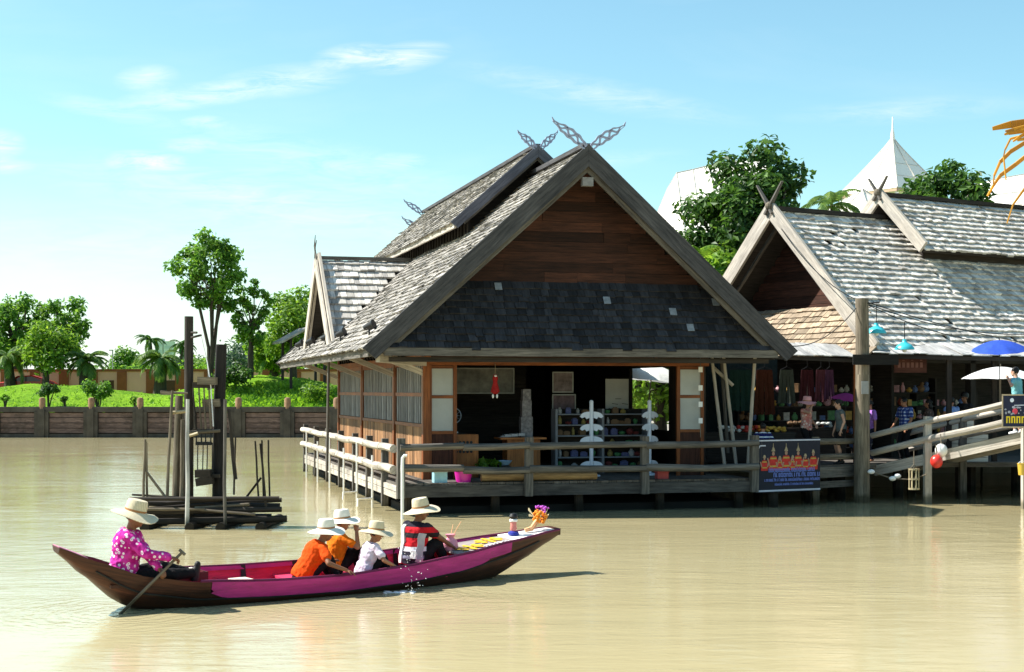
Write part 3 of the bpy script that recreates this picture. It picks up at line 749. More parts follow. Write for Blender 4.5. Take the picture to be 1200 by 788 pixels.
    rt.build('rafter', W_GREY, h)
    ea = MB(); ea.beam((-.62, .1, 3.66), (-.62, LR, 3.66), .08, .2); ea.build('eave_board', W_GREY, h)
    br = MB()
    for v in (1.5, 5.37, 10.7, 15.5): br = MB(); br.beam((.9, v, 3.2), (-.45, v, 3.72), .10, .13); br.build('eave_bracket', W_LIGHT, h)
    br = MB(); br.beam((-.4, .4, 3.52), (.95, 1.5, 3.45), .12, .16); br.build('eave_bracket', W_LIGHT, h)
    # front wall: lintel, screens either side of the open shop front
    fl = MB(); fl.box((.9, 1.42, 3.40), (8.0, 1.56, 3.53)); fl.build('lintel', W_ORANGE, h)
    fz = MB(); fz.box((.9, 1.50, 3.535), (8.0, 1.58, 4.2))
    for k in range(7): fz.box((1.0+k*1.12, 1.44, 3.535), (1.07+k*1.12, 1.497, 3.80))
    fz.build('front_frieze', W_RED, h)
    scr = plain('frosted screen', (.36, .365, .35), .35, .15, 1.2, .05, .5)
    for a, b in ((.98, 1.66), (7.18, 7.88)):
        fr = MB()
        fr.box((a, 1.46, FL), (a+.08, 1.55, 3.397)); fr.box((b-.08, 1.46, FL), (b, 1.55, 3.397))
        for z in (1.78, 2.62, 3.32): fr.box((a+.083, 1.47, z), (b-.083, 1.54, z+.07))
        w = fr.build('door_frame', W_ORANGE, h)
        for z0, z1 in ((1.853, 2.617), (2.693, 3.317)):
            g = MB(); g.box((a+.085, 1.50, z0), (b-.085, 1.512, z1)); g.build('pane', scr, w)
        g = MB(); g.box((a+.085, 1.49, FL), (b-.085, 1.53, 1.777)); g.build('kick_panel', W_RED, w)
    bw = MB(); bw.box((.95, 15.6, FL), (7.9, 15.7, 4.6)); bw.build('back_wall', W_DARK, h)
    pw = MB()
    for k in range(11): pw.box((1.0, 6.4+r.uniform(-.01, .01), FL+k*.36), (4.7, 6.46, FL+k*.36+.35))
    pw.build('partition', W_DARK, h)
    rw = MB()
    rw.box((7.88, 1.57, FL), (7.97, 3.9, 4.5)); rw.box((7.88, 3.903, FL), (7.97, 6.997, 1.75)); rw.box((7.88, 3.903, 3.42), (7.97, 6.997, 4.5)); rw.box((7.88, 7.0, FL), (7.97, 15.6, 4.5))
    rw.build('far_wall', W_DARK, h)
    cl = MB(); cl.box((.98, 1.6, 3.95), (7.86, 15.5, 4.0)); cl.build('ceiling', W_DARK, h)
    # --- gable wall, skirt roof
    GV = 1.02
    g = MB(); z = 5.12
    while z < 8.1:
        hw = (ZR-.12-z)/SL-.1; hw2 = (ZR-.12-z-.24)/SL-.1
        x = -hw
        cuts = [-hw]+sorted(r.uniform(-hw, hw) for _ in range(int(hw*1.1)))+[hw]
        for a, b in zip(cuts, cuts[1:]):
            if b-a > .15: 
                j = r.uniform(-.012, .012); g.box((UC+a+.003, GV+j, z), (UC+b-.003, GV+.05+j, z+.235))
        z += .24
    gb = g.build('gable_wall', W_RED, h)
    s = Vector((0, .97, 1.56)).normalized(); n = Vector((0, -1.56, .97)).normalized(); e = Vector((1, 0, 0))
    L_ = math.hypot(.97, 1.56); O = Vector((UC-5.0, .06, 3.79)); sk = MB()
    def keep(x, y):
        zz = 3.79+y/L_*1.56; return abs(x-5.0) < (ZR-zz)/SL-.28 and abs(x-5.0) < 4.85
    shingles(sk, O, e, s, n, 10, L_, keep, row=.185, seed=4, miss=.0)
    sk.build('skirt_roof', W_ROOFD, h); M_SLATE = plain('pale slate', (.22, .245, .28), .4, .35, 9)
    bs = MB(); bs.prism([(5.0-4.55, 0), (5.0+4.55, 0), (5+3.2, L_), (5-3.2, L_)], lambda x, y, d_: O+e*x+s*y+n*(d_-.08), .07); bs.build('skirt_backing', W_DARK, h)
    for x, y in ((7.2, .9), (7.55, .45), (8.35, 1.2), (3.0, 1.55), (5.6, 1.2)):
        sl2 = MB(); c = O+e*x+s*y+n*.07; sl2.hexa([c, c+n*.012, c+n*.012+e*.17, c+e*.17, c+s*.2, c+s*.2+n*.012, c+s*.2+n*.012+e*.17, c+s*.2+e*.17]); sl2.build('repair_slate', M_SLATE, h)
    eb = MB(); eb.box((UC-4.75, -.02, 3.58), (UC+4.75, .12, 3.76)); eb.build('eave_beam', W_GREY, h)
    eb = MB(); eb.box((UC-4.6, .2, 3.45), (UC+4.6, .3, 3.56)); eb.build('tie_beam', W_DARK, h)
    # --- main roof
    eL = 5.12/math.cos(math.atan(SL)); zE = ZR-5.12*SL
    th = math.atan(SL)
    roof = MB()
    for sg in (-1, 1):
        sdir = Vector((-sg*math.cos(th), 0, math.sin(th))); nn = Vector((sg*math.sin(th), 0, math.cos(th)))
        O = Vector((UC+sg*5.12, .08, zE))
        slab(roof, O, Vector((0, 1, 0)), sdir, nn, [(0, 0), (LR, 0), (LR, eL), (0, eL)])
    ro = roof.build('roof', W_DARK, h)
    for sg in (-1, 1):
        sdir = Vector((-sg*math.cos(th), 0, math.sin(th))); nn = Vector((sg*math.sin(th), 0, math.cos(th)))
        O = Vector((UC+sg*5.12, .08, zE)); m = MB()
        shingles(m, O, Vector((0, 1, 0)), sdir, nn, LR, eL, None, row=.205, th=.038, seed=10+sg); m.build('shingles', W_ROOF, ro)
    # front bargeboards
    def barge(v, zr, uc, span, slope, w, t, m, par, ext=.12):
        tt = math.atan(slope)
        for sg in (-1, 1):
            sdir = Vector((sg*math.cos(tt), 0, -math.sin(tt))); nn = Vector((sg*math.sin(tt), 0, math.cos(tt)))
            Ln = (span+ext)/math.cos(tt)
            b = MB(); a = Vector((uc, v, zr+.10)); 
            top0 = a; 
            c = [a, a+sdir*Ln, a+sdir*(Ln-.06)-nn*w, a-nn*w+sdir*0]
            # mitre at the apex
            c[3] = Vector((uc, v, a.z-w/math.cos(tt)))
            b.prism([(0, 0), (1, 0), (2, 0), (3, 0)], lambda x, y, d_: c[int(x)]+Vector((sg*.002, d_+.002*(sg > 0), 0)), t)
            # grain along the board
            b.uv = []
            for fc in b.f:
                for vi in fc: 
                    p = Vector(b.v[vi])-a; b.uv.append((p.dot(sdir), p.dot(nn)+p.y))
            b.build('bargeboard', m, par)
    barge(-.06, ZR, UC, 5.12, SL, .38, .09, W_BARGE, ro)
    barge(.06, ZR-.16, UC, 4.9, SL, .36, .06, W_GREY, ro, 0)
    barge(LR, ZR, UC, 5.12, SL, .42, .08, W_BARGE, ro)
    k = MB(); k.box((UC-.13, .0, ZR-.86), (UC+.13, .14, ZR-.66)); k.build('ridge_end', plain('pale ridge end', (.22, .215, .22), .7, .3, 8), ro)
    rb = MB(); rb.box((UC-.10, .1, ZR+.04), (UC+.10, LR, ZR+.14)); rb.build('ridge_cap', W_BARGE, ro)
    M_FRET = plain('pale blue fretwork', (.30, .33, .46), .7, .3, 14, .3)
    def horns(v, z, uc, L, w, par, ang=(.62, .62)):
        for sg, a in ((-1, ang[0]), (1, ang[1])):
            m = MB(); fret_arm(m, (uc+sg*.07, v, z-.10), (sg*math.cos(a), 0, math.sin(a)), (-sg*math.sin(a), 0, math.cos(a)), L, w, .045, (0, 1, 0)); m.build('carved_horn', M_FRET, par)
    horns(-.04, ZR+.12, UC, .98, .23, ro, (.66, .62))
    horns(LR+.02, ZR+.1, UC, .9, .22, ro)
    # --- upper tier
    v0, v1, zu, hw, slu = 4.3, LR+.1, 9.05, 2.2, .89; tu = math.atan(slu)
    up = MB()
    for sg in (-1, 1):
        sdir = Vector((-sg*math.cos(tu), 0, math.sin(tu))); nn = Vector((sg*math.sin(tu), 0, math.cos(tu))); Lu = hw/math.cos(tu)
        slab(up, (UC+sg*hw, v0, zu-hw*slu), (0, 1, 0), sdir, nn, [(0, 0), (v1-v0, 0), (v1-v0, Lu), (0, Lu)])
    uo = up.build('upper_roof', W_DARK, h)
    for sg in (-1, 1):
        sdir = Vector((-sg*math.cos(tu), 0, math.sin(tu))); nn = Vector((sg*math.sin(tu), 0, math.cos(tu))); Lu = hw/math.cos(tu); m = MB()
        shingles(m, (UC+sg*hw, v0, zu-hw*slu), (0, 1, 0), sdir, nn, v1-v0, Lu, None, row=.205, th=.038, seed=20+sg); m.build('shingles', W_ROOF, uo)
        m = MB(); m.beam((UC+sg*(hw-.02), v0, zu-hw*slu-.06), (UC+sg*(hw-.02), v1, zu-hw*slu-.06), .06, .18); m.build('eave_board', W_LIGHT, uo)
    barge(v0-.1, zu, UC, hw, slu, .24, .08, wood('blue grey barge', (.06, .062, .08), (.13, .135, .165), 22, .7, .2), uo)
    barge(v0+.0, zu-.10, UC, hw-.1, slu, .22, .06, W_GREY, uo, 0)
    m = MB()
    for k in range(40): 
        for sg in (-1, 1): m.box((UC+sg*1.75-.03, v0+.3+k*.37, ZR-1.75*SL-.1), (UC+sg*1.75+.03, v0+.3+k*.37+.12, zu-1.75*slu))
    m.prism([(-1.75, ZR-1.75*SL-.1), (1.75, ZR-1.75*SL-.1), (1.75, zu-1.78*slu-.16), (0, zu-.2), (-1.75, zu-1.78*slu-.16)], lambda x, y, d: Vector((UC+x, v0+.7+d, y)), .05); m.build('clerestory', W_DARK, uo)
    rb = MB(); rb.box((UC-.09, v0, zu+.04), (UC+.09, v1, zu+.13)); rb.build('ridge_cap', W_BARGE, uo)
    horns(v0-.08, zu+.1, UC, .62, .19, uo, (.72, .8)); horns(v1, zu+.1, UC, .8, .2, uo)
    # --- cross gable on the lagoon side
    vc, hg, zg, ug = 11.9, 3.2, 6.68, -.22; slg = .90; tg = math.atan(slg)
    cg = MB(); parts = []
    for sg in (-1, 1):
        sdir = Vector((0, -sg*math.cos(tg), math.sin(tg))); nn = Vector((0, sg*math.sin(tg), math.cos(tg))); Lg = hg/math.cos(tg)
        O = Vector((ug, vc+sg*hg, zg-hg*slg))
        def lim(y): z = zg-hg*slg+y*math.sin(tg); return UC-(ZR-z)/SL-ug
        slab(cg, O, (1, 0, 0), sdir, nn, [(0, 0), (max(.02, lim(0)), 0), (lim(Lg), Lg), (0, Lg)])
        m = MB(); shingles(m, O, (1, 0, 0), sdir, nn, 4, Lg, lambda x, y: x < lim(y)+.02, row=.32, wmin=.14, wmax=.26, th=.07, seed=30+sg, miss=0); parts.append(m)
    co_ = cg.build('cross_gable', W_DARK, h)
    for m in parts: m.build('shingles', W_ROOFM, co_)
    for sg in (-1, 1):
        for off, w_, t_ in ((0, .46, .08), (-.12, .36, .05)):
            b = MB(); a = Vector((ug-.02+off*.8, vc, zg+.08+off)); e_ = Vector((ug-.02+off*.8, vc+sg*(hg+.05), zg+.08+off-(hg+.05)*slg))
            b.beam(a, e_, t_, w_, (0, 0, 1)); b.build('bargeboard', W_LIGHT, co_)
    m = MB(); z = 3.95
    while z < zg-.3:
        w_ = (zg-.15-z)/slg-.1; m.box((.35, vc-w_, z), (.40, vc+w_, z+.22)); z += .23
    m.build('gable_infill', W_RED, co_)
    m = MB(); m.box((ug-.05, vc-.09, zg+.05), (UC-(ZR-zg)/SL, vc+.09, zg+.15)); m.build('ridge_cap', W_GREY, co_)
    m = MB(); m.tube([(ug-.1, vc-.25, zg-.1), (ug-.14, vc+.1, zg+.45), (ug-.1, vc+.2, zg+.8)], [.03, .025, .01], 6); m.tube([(ug-.1, vc+.25, zg-.1), (ug-.14, vc-.05, zg+.4), (ug-.1, vc-.12, zg+.62)], [.03, .022, .01], 6); m.build('crossed_finial', W_GREY, co_)
    # wire running over the cross gable
    return h
make_house()

# black spotlights along the lagoon eave
def make_floodlight(label, u, v, grp='black floodlights along the lagoon eave'):
    p = HW(u, v, ZR-(UC-u)*SL+.05)
    t = thing('floodlight', label, 'floodlight', p, A_H-.6, grp)
    m = MB(); m.tube([(0, 0, -.02), (0, 0, .16)], .02, 6); m.build('bracket', M_BLACK, t)
    m = MB(); M = Matrix.Translation((0, 0, .2)) @ Matrix.Rotation(R(70), 4, 'Y'); m.lathe([(.05, -.14), (.07, -.1), (.09, .06), (.13, .13), (.12, .14)], M, 12); m.build('lamp_housing', M_BLACK, t, True)
for v, lb in ((1.9, 'black floodlight on the eave nearest the front gable corner'), (6.6, 'black floodlight on the eave at the near foot of the left gable'), (9.6, 'black floodlight on the eave below the left gable'), (13.2, 'black floodlight on the eave at the far foot of the left gable'), (16.0, 'black floodlight at the far end of the eave')):
    make_floodlight(lb, -.35, v)
# tall thin pole rising from the water to the lagoon eave
m = MB(); m.tube([P(383.5, 552, 41.5), P(384.5, 470, 41.5), P(385.5, 404, 41.5)], .04, 7); 
o = m.build('thin_pole', W_GREY, None, True, fix=False); tag(o, 'thin grey pole standing in the water by the side railing up to the eave', 'pole')
for i, (py) in enumerate((500, 488, 516)): 
    pass
# white hooked pipe at the deck corner
pw_ = plain('white pipe', (.72, .72, .70), .4, .08, 4, .05)
m = MB(); Yh = 32.6
m.tube([P(471.5, 622, Yh), P(471.5, 545, Yh), P(471.8, 537, Yh), P(474, 534, Yh), P(477, 534.5, Yh)], .035, 8); o = m.build('hooked_pipe', pw_, None, True, fix=False)
tag(o, 'white pipe with a hooked top standing in the water at the near deck corner', 'pipe')

# ------------------------------------------------------------------ second roof fragment far behind (little pavilion)
def make_far_pavilion():
    t = thing('small_pavilion', 'small shingled pavilion roof peeping out behind the left eave of the timber house', 'pavilion', (PX(362, 96), 96, 2.2), .35)
    zr = PZ(383, 96)-2.2; ze = PZ(400, 96)-2.2
    m = MB(); m.prism([(-1.7, ze), (0, zr), (1.7, ze), (1.7, ze-.14), (0, zr-.14), (-1.7, ze-.14)], lambda x, y, d: Vector((x, d, y)), 3.4); m.build('roof', W_ROOF, t)
    for sx in (-1.1, 1.1):
        for y in (.3, 3.0):
            m = MB(); m.box((sx-.08, y-.08, -1), (sx+.08, y+.08, ze+.2)); m.build('post', W_DARK, t)
    m = MB(); m.box((-1.3, .1, .1), (1.3, 3.2, .3)); m.build('floor', W_DECK, t)
make_far_pavilion()
# ================================================================== MARKET PAVILION (right)
A_M = R(31.5)
MA = Vector((7.32, 42.0, 0))
cm, sm = math.cos(A_M), math.sin(A_M)
def MW(p, q, z): return Vector((MA.x+p*cm-q*sm, MA.y+p*sm+q*cm, z))
def make_market():
    h = thing('market_pavilion', 'market hall with pale shingled two tier roof and plain crossed gable sticks', 'market hall', MA, A_M)
    ZA, hw, sl, LP = 7.84, 4.0, 1.0, 17.0; th = math.atan(sl); Lg = hw/math.cos(th)
    roof = MB()
    for sg in (-1, 1):
        sdir = Vector((0, -sg*math.cos(th), math.sin(th))); nn = Vector((0, sg*math.sin(th), math.cos(th)))
        slab(roof, (0, sg*hw, ZA-hw*sl), (1, 0, 0), sdir, nn, [(0, 0), (LP, 0), (LP, Lg), (0, Lg)])
    ro = roof.build('roof', W_DARK, h)
    for sg in (-1, 1):
        sdir = Vector((0, -sg*math.cos(th), math.sin(th))); nn = Vector((0, sg*math.sin(th), math.cos(th))); m = MB()
        shingles(m, (0, sg*hw, ZA-hw*sl), (1, 0, 0), sdir, nn, LP if sg < 0 else 6, Lg, None, row=.225, wmin=.13, wmax=.26, th=.064, seed=50+sg, miss=.01); m.build('shingles', W_ROOFM, ro)
    def barge(p, z, w, run, slope, m, par, t=.09):
        for sg in (-1, 1):
            b = MB(); a = Vector((p, 0, z+.06)); e = Vector((p, sg*run, z+.06-run*slope)); b.beam(a, e, t, w, (0, 0, 1)); b.build('bargeboard', m, par)
    barge(-.06, ZA, .42, hw, sl, W_LIGHT, ro); 
    rb = MB(); rb.box((0, -.12, ZA+.03), (4.3, .12, ZA+.15)); rb.build('ridge_cap', W_DARK, ro)
    def sticks(p, z, L, par):
        for sg in (-1, 1):
            b = MB(); b.beam((p, -sg*.15, z-.2), (p, sg*L*.62, z+L*.78), .07, .17, (1, 0, 0), .45); b.build('crossed_stick', W_GREY, par)
        b = MB(); b.ball((p, 0, z+.02), .13); b.build('rope_lashing', W_POLE, par)
    sticks(-.1, ZA+.12, .85, ro)
    # gable infill set back, with its own little skirt roof
    m = MB(); z = 5.0
    while z < ZA-.3:
        w = (ZA-.15-z)/sl-.12; m.box((1.1, -w, z), (1.15, w, z+.23)); z += .24
    m.build('gable_infill', W_RED, h)
    s = Vector((1.15, 0, 1.35)).normalized(); n = Vector((-1.35, 0, 1.15)).normalized(); L = math.hypot(1.15, 1.35); m = MB()
    shingles(m, (-.25, 4.2, 3.75), (0, -1, 0), s, n, 8.3, L, lambda x, y: abs(x-4.2) < (ZA-3.75-y/L*1.35)/sl+.05, row=.21, seed=60, miss=.0); m.build('skirt_roof', W_ROOFB, h)
    m = MB(); m.prism([(0, 0), (8.2, 0), (6.9, L), (1.3, L)], lambda x, y, d: Vector((-.25, 4.1, 3.75))+Vector((0, -1, 0))*x+s*y+n*(d-.09), .07); m.build('skirt_backing', W_DARK, h)
    m = MB(); m.beam((.35, 0, ZA-.2), (.35, 2.6, 5.1), .1, .12); m.build('brace', W_GREY, h)
    m = MB(); m.tube([(-.3, 2.0, 3.9), (-.3, 2.0, 6.2)], .05, 8); m.build('gable_pole', W_LIGHT, h, True)
    # upper tier
    zu, hu, su, p0 = 8.53, 1.74, .97, 4.2; tu = math.atan(su); Lu = hu/math.cos(tu); up = MB()
    for sg in (-1, 1):
        sdir = Vector((0, -sg*math.cos(tu), math.sin(tu))); nn = Vector((0, sg*math.sin(tu), math.cos(tu)))
        slab(up, (p0, sg*hu, zu-hu*su), (1, 0, 0), sdir, nn, [(0, 0), (LP-p0, 0), (LP-p0, Lu), (0, Lu)])
    uo = up.build('upper_roof', W_DARK, h)
    sdir = Vector((0, math.cos(tu), math.sin(tu))); nn = Vector((0, -math.sin(tu), math.cos(tu))); m = MB()
    shingles(m, (p0, -hu, zu-hu*su), (1, 0, 0), sdir, nn, LP-p0, Lu, None, row=.225, wmin=.13, wmax=.26, th=.064, seed=70, miss=.008); m.build('shingles', W_ROOFM, uo)
    barge(p0-.06, zu, .36, hu, su, W_LIGHT, uo); sticks(p0-.1, zu+.1, .6, uo)
    m = MB(); m.box((p0, -.1, zu+.03), (LP, .1, zu+.14)); m.build('ridge_cap', W_DARK, uo)
    m = MB(); m.box((p0+.4, -1.3, ZA-1.5), (LP, -1.25, zu-1.2)); m.box((p0+.4, -1.3, ZA-1.5), (p0+.45, 1.3, zu-1.2)); m.build('clerestory', W_DARK, uo)
    # posts, back wall, beams
    for p in (0.2, 4.2, 8.2, 12.2, 16.2):
        for q in (-3.4, 3.2):
            m = MB(); m.box((p-.1, q-.1, -1), (p+.1, q+.1, 4.3)); m.build('post', W_DARK, h)
    m = MB(); m.box((2.4, 2.6, .9), (16.5, 2.7, 4.9)); m.box((2.3, -2.3, .9), (2.4, 2.6, 4.9)); m.build('back_wall', W_DARK, h)
    m = MB(); m.box((.1, -3.5, 3.55), (16.4, -3.3, 3.8)); m.box((.1, -3.3, 3.55), (.3, 3.3, 3.8)); m.build('wall_plate', W_DARK, h)
    m = MB(); m.box((.3, -3.2, 4.0), (16.4, 3.2, 4.05)); m.build('ceiling', W_DARK, h)
make_market()

# ------------------------------------------------------------------ walkway in front of the stalls
FZ = .95
def make_walkway():
    t = thing('market_walkway', 'timber walkway on posts between the house deck and the sloping footbridge', 'walkway', (0, 0, 0))
    a0 = HW(8.68, -.02, 0); a1 = Vector((8.95, 37.9, 0)); a2 = Vector((9.3, 38.2, 0))
    m = MB()
    poly = [(a0.x, a0.y+.05), (a1.x, a1.y), (9.9, 38.4), (15, 38.6), (24, 44), (24, 56), (4.6, 56), (HW(8.7, 8, 0).x, HW(8.7, 8, 0).y)]
    m.prism(poly, lambda x, y, d: Vector((x, y, FZ-.12+d)), .12); m.build('deck', W_DECK, t)
    d = (a1-a0).normalized(); nrm = Vector((d.y, -d.x, 0))
    m = MB(); m.beam(a0+Vector((0, 0, .78))+nrm*.04, a1+Vector((0, 0, .78))+nrm*.04, .06, .26); m.beam(a0+Vector((0, 0, .48))+nrm*.04, a1+Vector((0, 0, .48))+nrm*.04, .06, .16); m.build('fascia', W_GREY, t)
    L = (a1-a0).length
    rl = MB(); rl.beam(a0+Vector((0, 0, 1.0)), a0+Vector((0, 0, 1.62)), .12, .12); rail = rl.build('railing', W_GREY, t)
    for q in (.52, .97):
        p = a0+d*(L*q); m = MB(); m.beam(p+Vector((0, 0, -.8)), p+Vector((0, 0, 1.66)), .16, .16, (0, 1, 0)); m.build('rail_post', W_POLE, rail)
    for z in (1.52, 1.14):
        m = MB(); m.tube([a0+Vector((0, 0, z)), a0.lerp(a1, .5)+Vector((0, 0, z+.02)), a1+Vector((0, 0, z))], .075, 8, True, .06); m.build('rail_bar', W_POLE, rail, True, fix=False)
    for x, y in [(a0.x+.4, a0.y+.4), (7.4, 37.2), (8.4, 38.2), (10.2, 39.4), (12, 40), (14, 41.5), (6.6, 40), (9, 42), (11.5, 43)]:
        m = MB(); m.tube([(x, y, -1), (x, y, FZ-.12)], .13, 8); m.build('stilt', W_DARK, t, True, fix=False)
make_walkway()

# ------------------------------------------------------------------ awning of weathered sheets over the stalls
def make_awning():
    t = thing('sheet_awning', 'pale weathered sheet awning on thin posts over the market stalls', 'awning')
    shm = wood('pale sheet', (.30, .30, .30), (.52, .52, .51), 18, .6, .2)
    segs = [(P(808, 417, 38.0), P(908, 417, 37.2)), (P(905, 416, 37.2), P(1003, 420, 37.6)), (P(1024, 415, 38.3), P(1112, 417, 38.4)), (P(1106, 417, 38.4), P(1215, 419, 38.6))]
    back = Vector((-.2, 1.5, .36))
    for a, b in segs:
        m = MB(); n = 10
        for k in range(n):
            p = a.lerp(b, k/n); q = a.lerp(b, (k+1)/n+.012); dz = Vector((0, 0, random.uniform(0, .03)))
            f = Vector((random.uniform(-.02, .02), random.uniform(-.08, .0), 0))
            m.hexa([p+f+dz, p+f+dz+Vector((0, 0, .02)), q+f+dz+Vector((0, 0, .02)), q+f+dz, p+back+dz, p+back+dz+Vector((0, 0, .02)), q+back+dz+Vector((0, 0, .02)), q+back+dz])
        m.build('sheet', shm, t)
        m = MB(); m.beam(a+Vector((0, .05, -.06)), b+Vector((0, .05, -.06)), .06, .09); m.build('edge_beam', W_DARK, t)
    for px, Y, m_ in ((1003, 38.0, W_ORANGE), (1112, 38.7, W_DARK), (1165, 39, W_DARK)):
        m = MB(); b = Vector((PX(px, Y), Y, FZ)); m.beam(b, b+Vector((0, 0, 2.75)), .12, .12, (0, 1, 0)); m.build('post', m_, t)
make_awning()

# ------------------------------------------------------------------ big pole with cross board and wires
def make_pole():
    Y = 37.3; x = PX(1010, Y)
    t = thing('utility_pole', 'thick weathered pole rising from the water in front of the pale market roof', 'pole', (x, Y, 0))
    m = MB(); m.tube([(0, 0, -1), (0, 0, 1.2), (.02, 0, 3.2), (.0, 0, PZ(350, Y))], [.205, .2, .175, .165], 12, True, .03); m.build('shaft', W_POLE, t, True, fix=False)
    for zz in (PZ(356, Y),):
        m = MB(); m.tube([(.1, -.1, zz), (.4, -.15, zz+.02), (.42, -.15, zz+.1)], .02, 6); m.build('insulator_hook', M_BLACK, t)
    m = MB(); m.box((PX(997, Y)-x, -.26, PZ(428, Y)), (PX(1050, Y)-x, -.20, PZ(416, Y))); m.build('cross_board', wood('black board', (.008, .008, .008), (.02, .018, .016)), t)
    pb = MB(); pb.box((-.06, -.205, PZ(462, Y)), (.12, -.19, PZ(447, Y))); pb.build('notice', plain('grey notice', (.28, .28, .28), .6), t)
make_pole()
def wire(label, a, b, sag, r=.012):
    m = MB(); pts = [a.lerp(b, k/12)+Vector((0, 0, -sag*4*(k/12)*(1-k/12))) for k in range(13)]; m.tube(pts, r, 5, False)
    o = m.build('wire', M_BLACK, None, fix=False); tag(o, label, 'wire', 'wires from the thick pole')
top = P(1010, 354, 37.3)
wire('upper black wire from the thick pole along the market roof to the right', top, P(1215, 392, 40.4), .25)
wire('middle black wire from the thick pole falling to the right eave', top+Vector((.1, 0, -.05)), P(1160, 402, 38.7), .15)
wire('black wire from the thick pole up to the gable end of the market roof', top, MW(-.1, -.5, 7.3), .3)
wire('black wire from the thick pole left to the house eave', top+Vector((-.1, 0, -.1)), HW(9.4, .2, 3.9), .35)
wire('lower black wire from the thick pole to the right edge of the roof', top+Vector((.12, 0, 0)), P(1215, 404, 39.5), .1)

# signboards
m = MB(); Y = 38.9; m.box((PX(1048, Y), Y, PZ(437, Y)), (PX(1086, Y), Y+.05, PZ(421, Y))); o = m.build('signboard', wood('brown board', (.07, .025, .018), (.13, .05, .035), 12), None); tag(o, 'brown wooden signboard hanging under the awning right of the thick pole', 'sign')
fm = MB()
for k in range(6):
    x0 = PX(1052+k*5.2, Y); fm.box((x0, Y-.012, PZ(431, Y)), (x0+.07, Y-.003, PZ(425, Y))); fm.box((x0, Y-.012, PZ(426-(k % 2)*3, Y)), (x0+.06, Y-.004, PZ(425-(k % 2)*3, Y)))
c = fm.build('lettering', plain('faded letter', (.22, .10, .08), .8)); c.parent = o
# turquoise lamp shades
M_TURQ = plain('turquoise enamel', (.04, .42, .50), .35, .08, 4, .02, .5)
def shade(label, px, py, Y):
    p = P(px, py, Y); t = thing('lamp', label, 'lamp', p, 0, 'turquoise lamps on the market roof edge')
    m = MB(); m.lathe([(.25, 0), (.238, .05), (.18, .12), (.09, .17), (.06, .2), (.05, .26), (.0, .27)], None, 18); m.build('lamp_shade', M_TURQ, t, True)
    m = MB(); m.tube([(0, 0, .26), (0, 0, .7)], .012, 5); m.build('cord', M_BLACK, t)
    m = MB(); m.ball((0, 0, -.01), .06); m.build('bulb', M_WHITE, t, True)
shade('turquoise lamp shade just right of the thick pole', 1027, 391, 37.6)
shade('lower turquoise lamp shade further right of the thick pole', 1060, 410, 37.9)

# ------------------------------------------------------------------ sloping footbridge
S0 = Vector((9.3, 38.2, .85)); S1 = Vector((13.0, 34.8, 2.05))
def make_bridge():
    t = thing('footbridge', 'sloping timber footbridge with pale rails climbing to the right', 'bridge', (0, 0, 0))
    d = S1-S0; dh = Vector((d.x, d.y, 0)).normalized(); nb = Vector((-dh.y, dh.x, 0))  # nb away from the camera
    m = MB(); n = 26
    for k in range(n):
        a = S0+d*(k/n); b = S0+d*((k+.93)/n); m.hexa([a, a+Vector((0, 0, .05)), b+Vector((0, 0, .05)), b, a+nb*1.7, a+nb*1.7+Vector((0, 0, .05)), b+nb*1.7+Vector((0, 0, .05)), b+nb*1.7])
    m.build('deck', W_DECK, t)
    for off in (-.05, 1.7):
        m = MB(); m.beam(S0+nb*off+Vector((0, 0, -.1)), S1+nb*off+Vector((0, 0, -.1)), .09, .26); m.build('stringer', W_LIGHT, t)
    for q in (.30, .80):
        p = S0+d*q
        for off, mm in ((-.14, W_LIGHT), (1.78, W_GREY)):
            b = MB(); b.beam(p+nb*off+Vector((0, 0, -p.z-1)), p+nb*off+Vector((0, 0, .95 if q < .5 else .1)), .17, .17, (0, 1, 0)); b.build('post', mm, t)
    b = MB(); b.beam(S1+nb*-.14+Vector((0, 0, -3.2)), S1+nb*-.14+Vector((0, 0, .95)), .17, .17, (0, 1, 0)); b.build('post', W_LIGHT, t)
    for off, z0, rr in ((-.2, .80, .075), (-.2, .36, .085), (1.75, .82, .07), (1.75, .4, .07)):
        b = MB(); a = S0+nb*off+Vector((0, 0, z0)); e = S1+nb*off+Vector((0, 0, z0)); b.tube([a, a.lerp(e, .3)+Vector((0, 0, .02)), a.lerp(e, .6)+Vector((0, 0, -.02)), e], [rr, rr*1.05, rr, rr], 9, True, .05); b.build('rail_bar', W_LIGHT, t, True, fix=False)
    # level landing beyond the slope
    m = MB(); a = S1; m.prism([(0, 0), (5, -1.2), (5.6, .9), (.0, 1.8)], lambda x, y, dd: S1+Vector((x, y, dd)), .06); m.build('landing', W_DECK, t)
make_bridge()
def BR(q, off, z): 
    d = S1-S0; dh = Vector((d.x, d.y, 0)).normalized(); nb = Vector((-dh.y, dh.x, 0)); return S0+d*q+nb*off+Vector((0, 0, z))
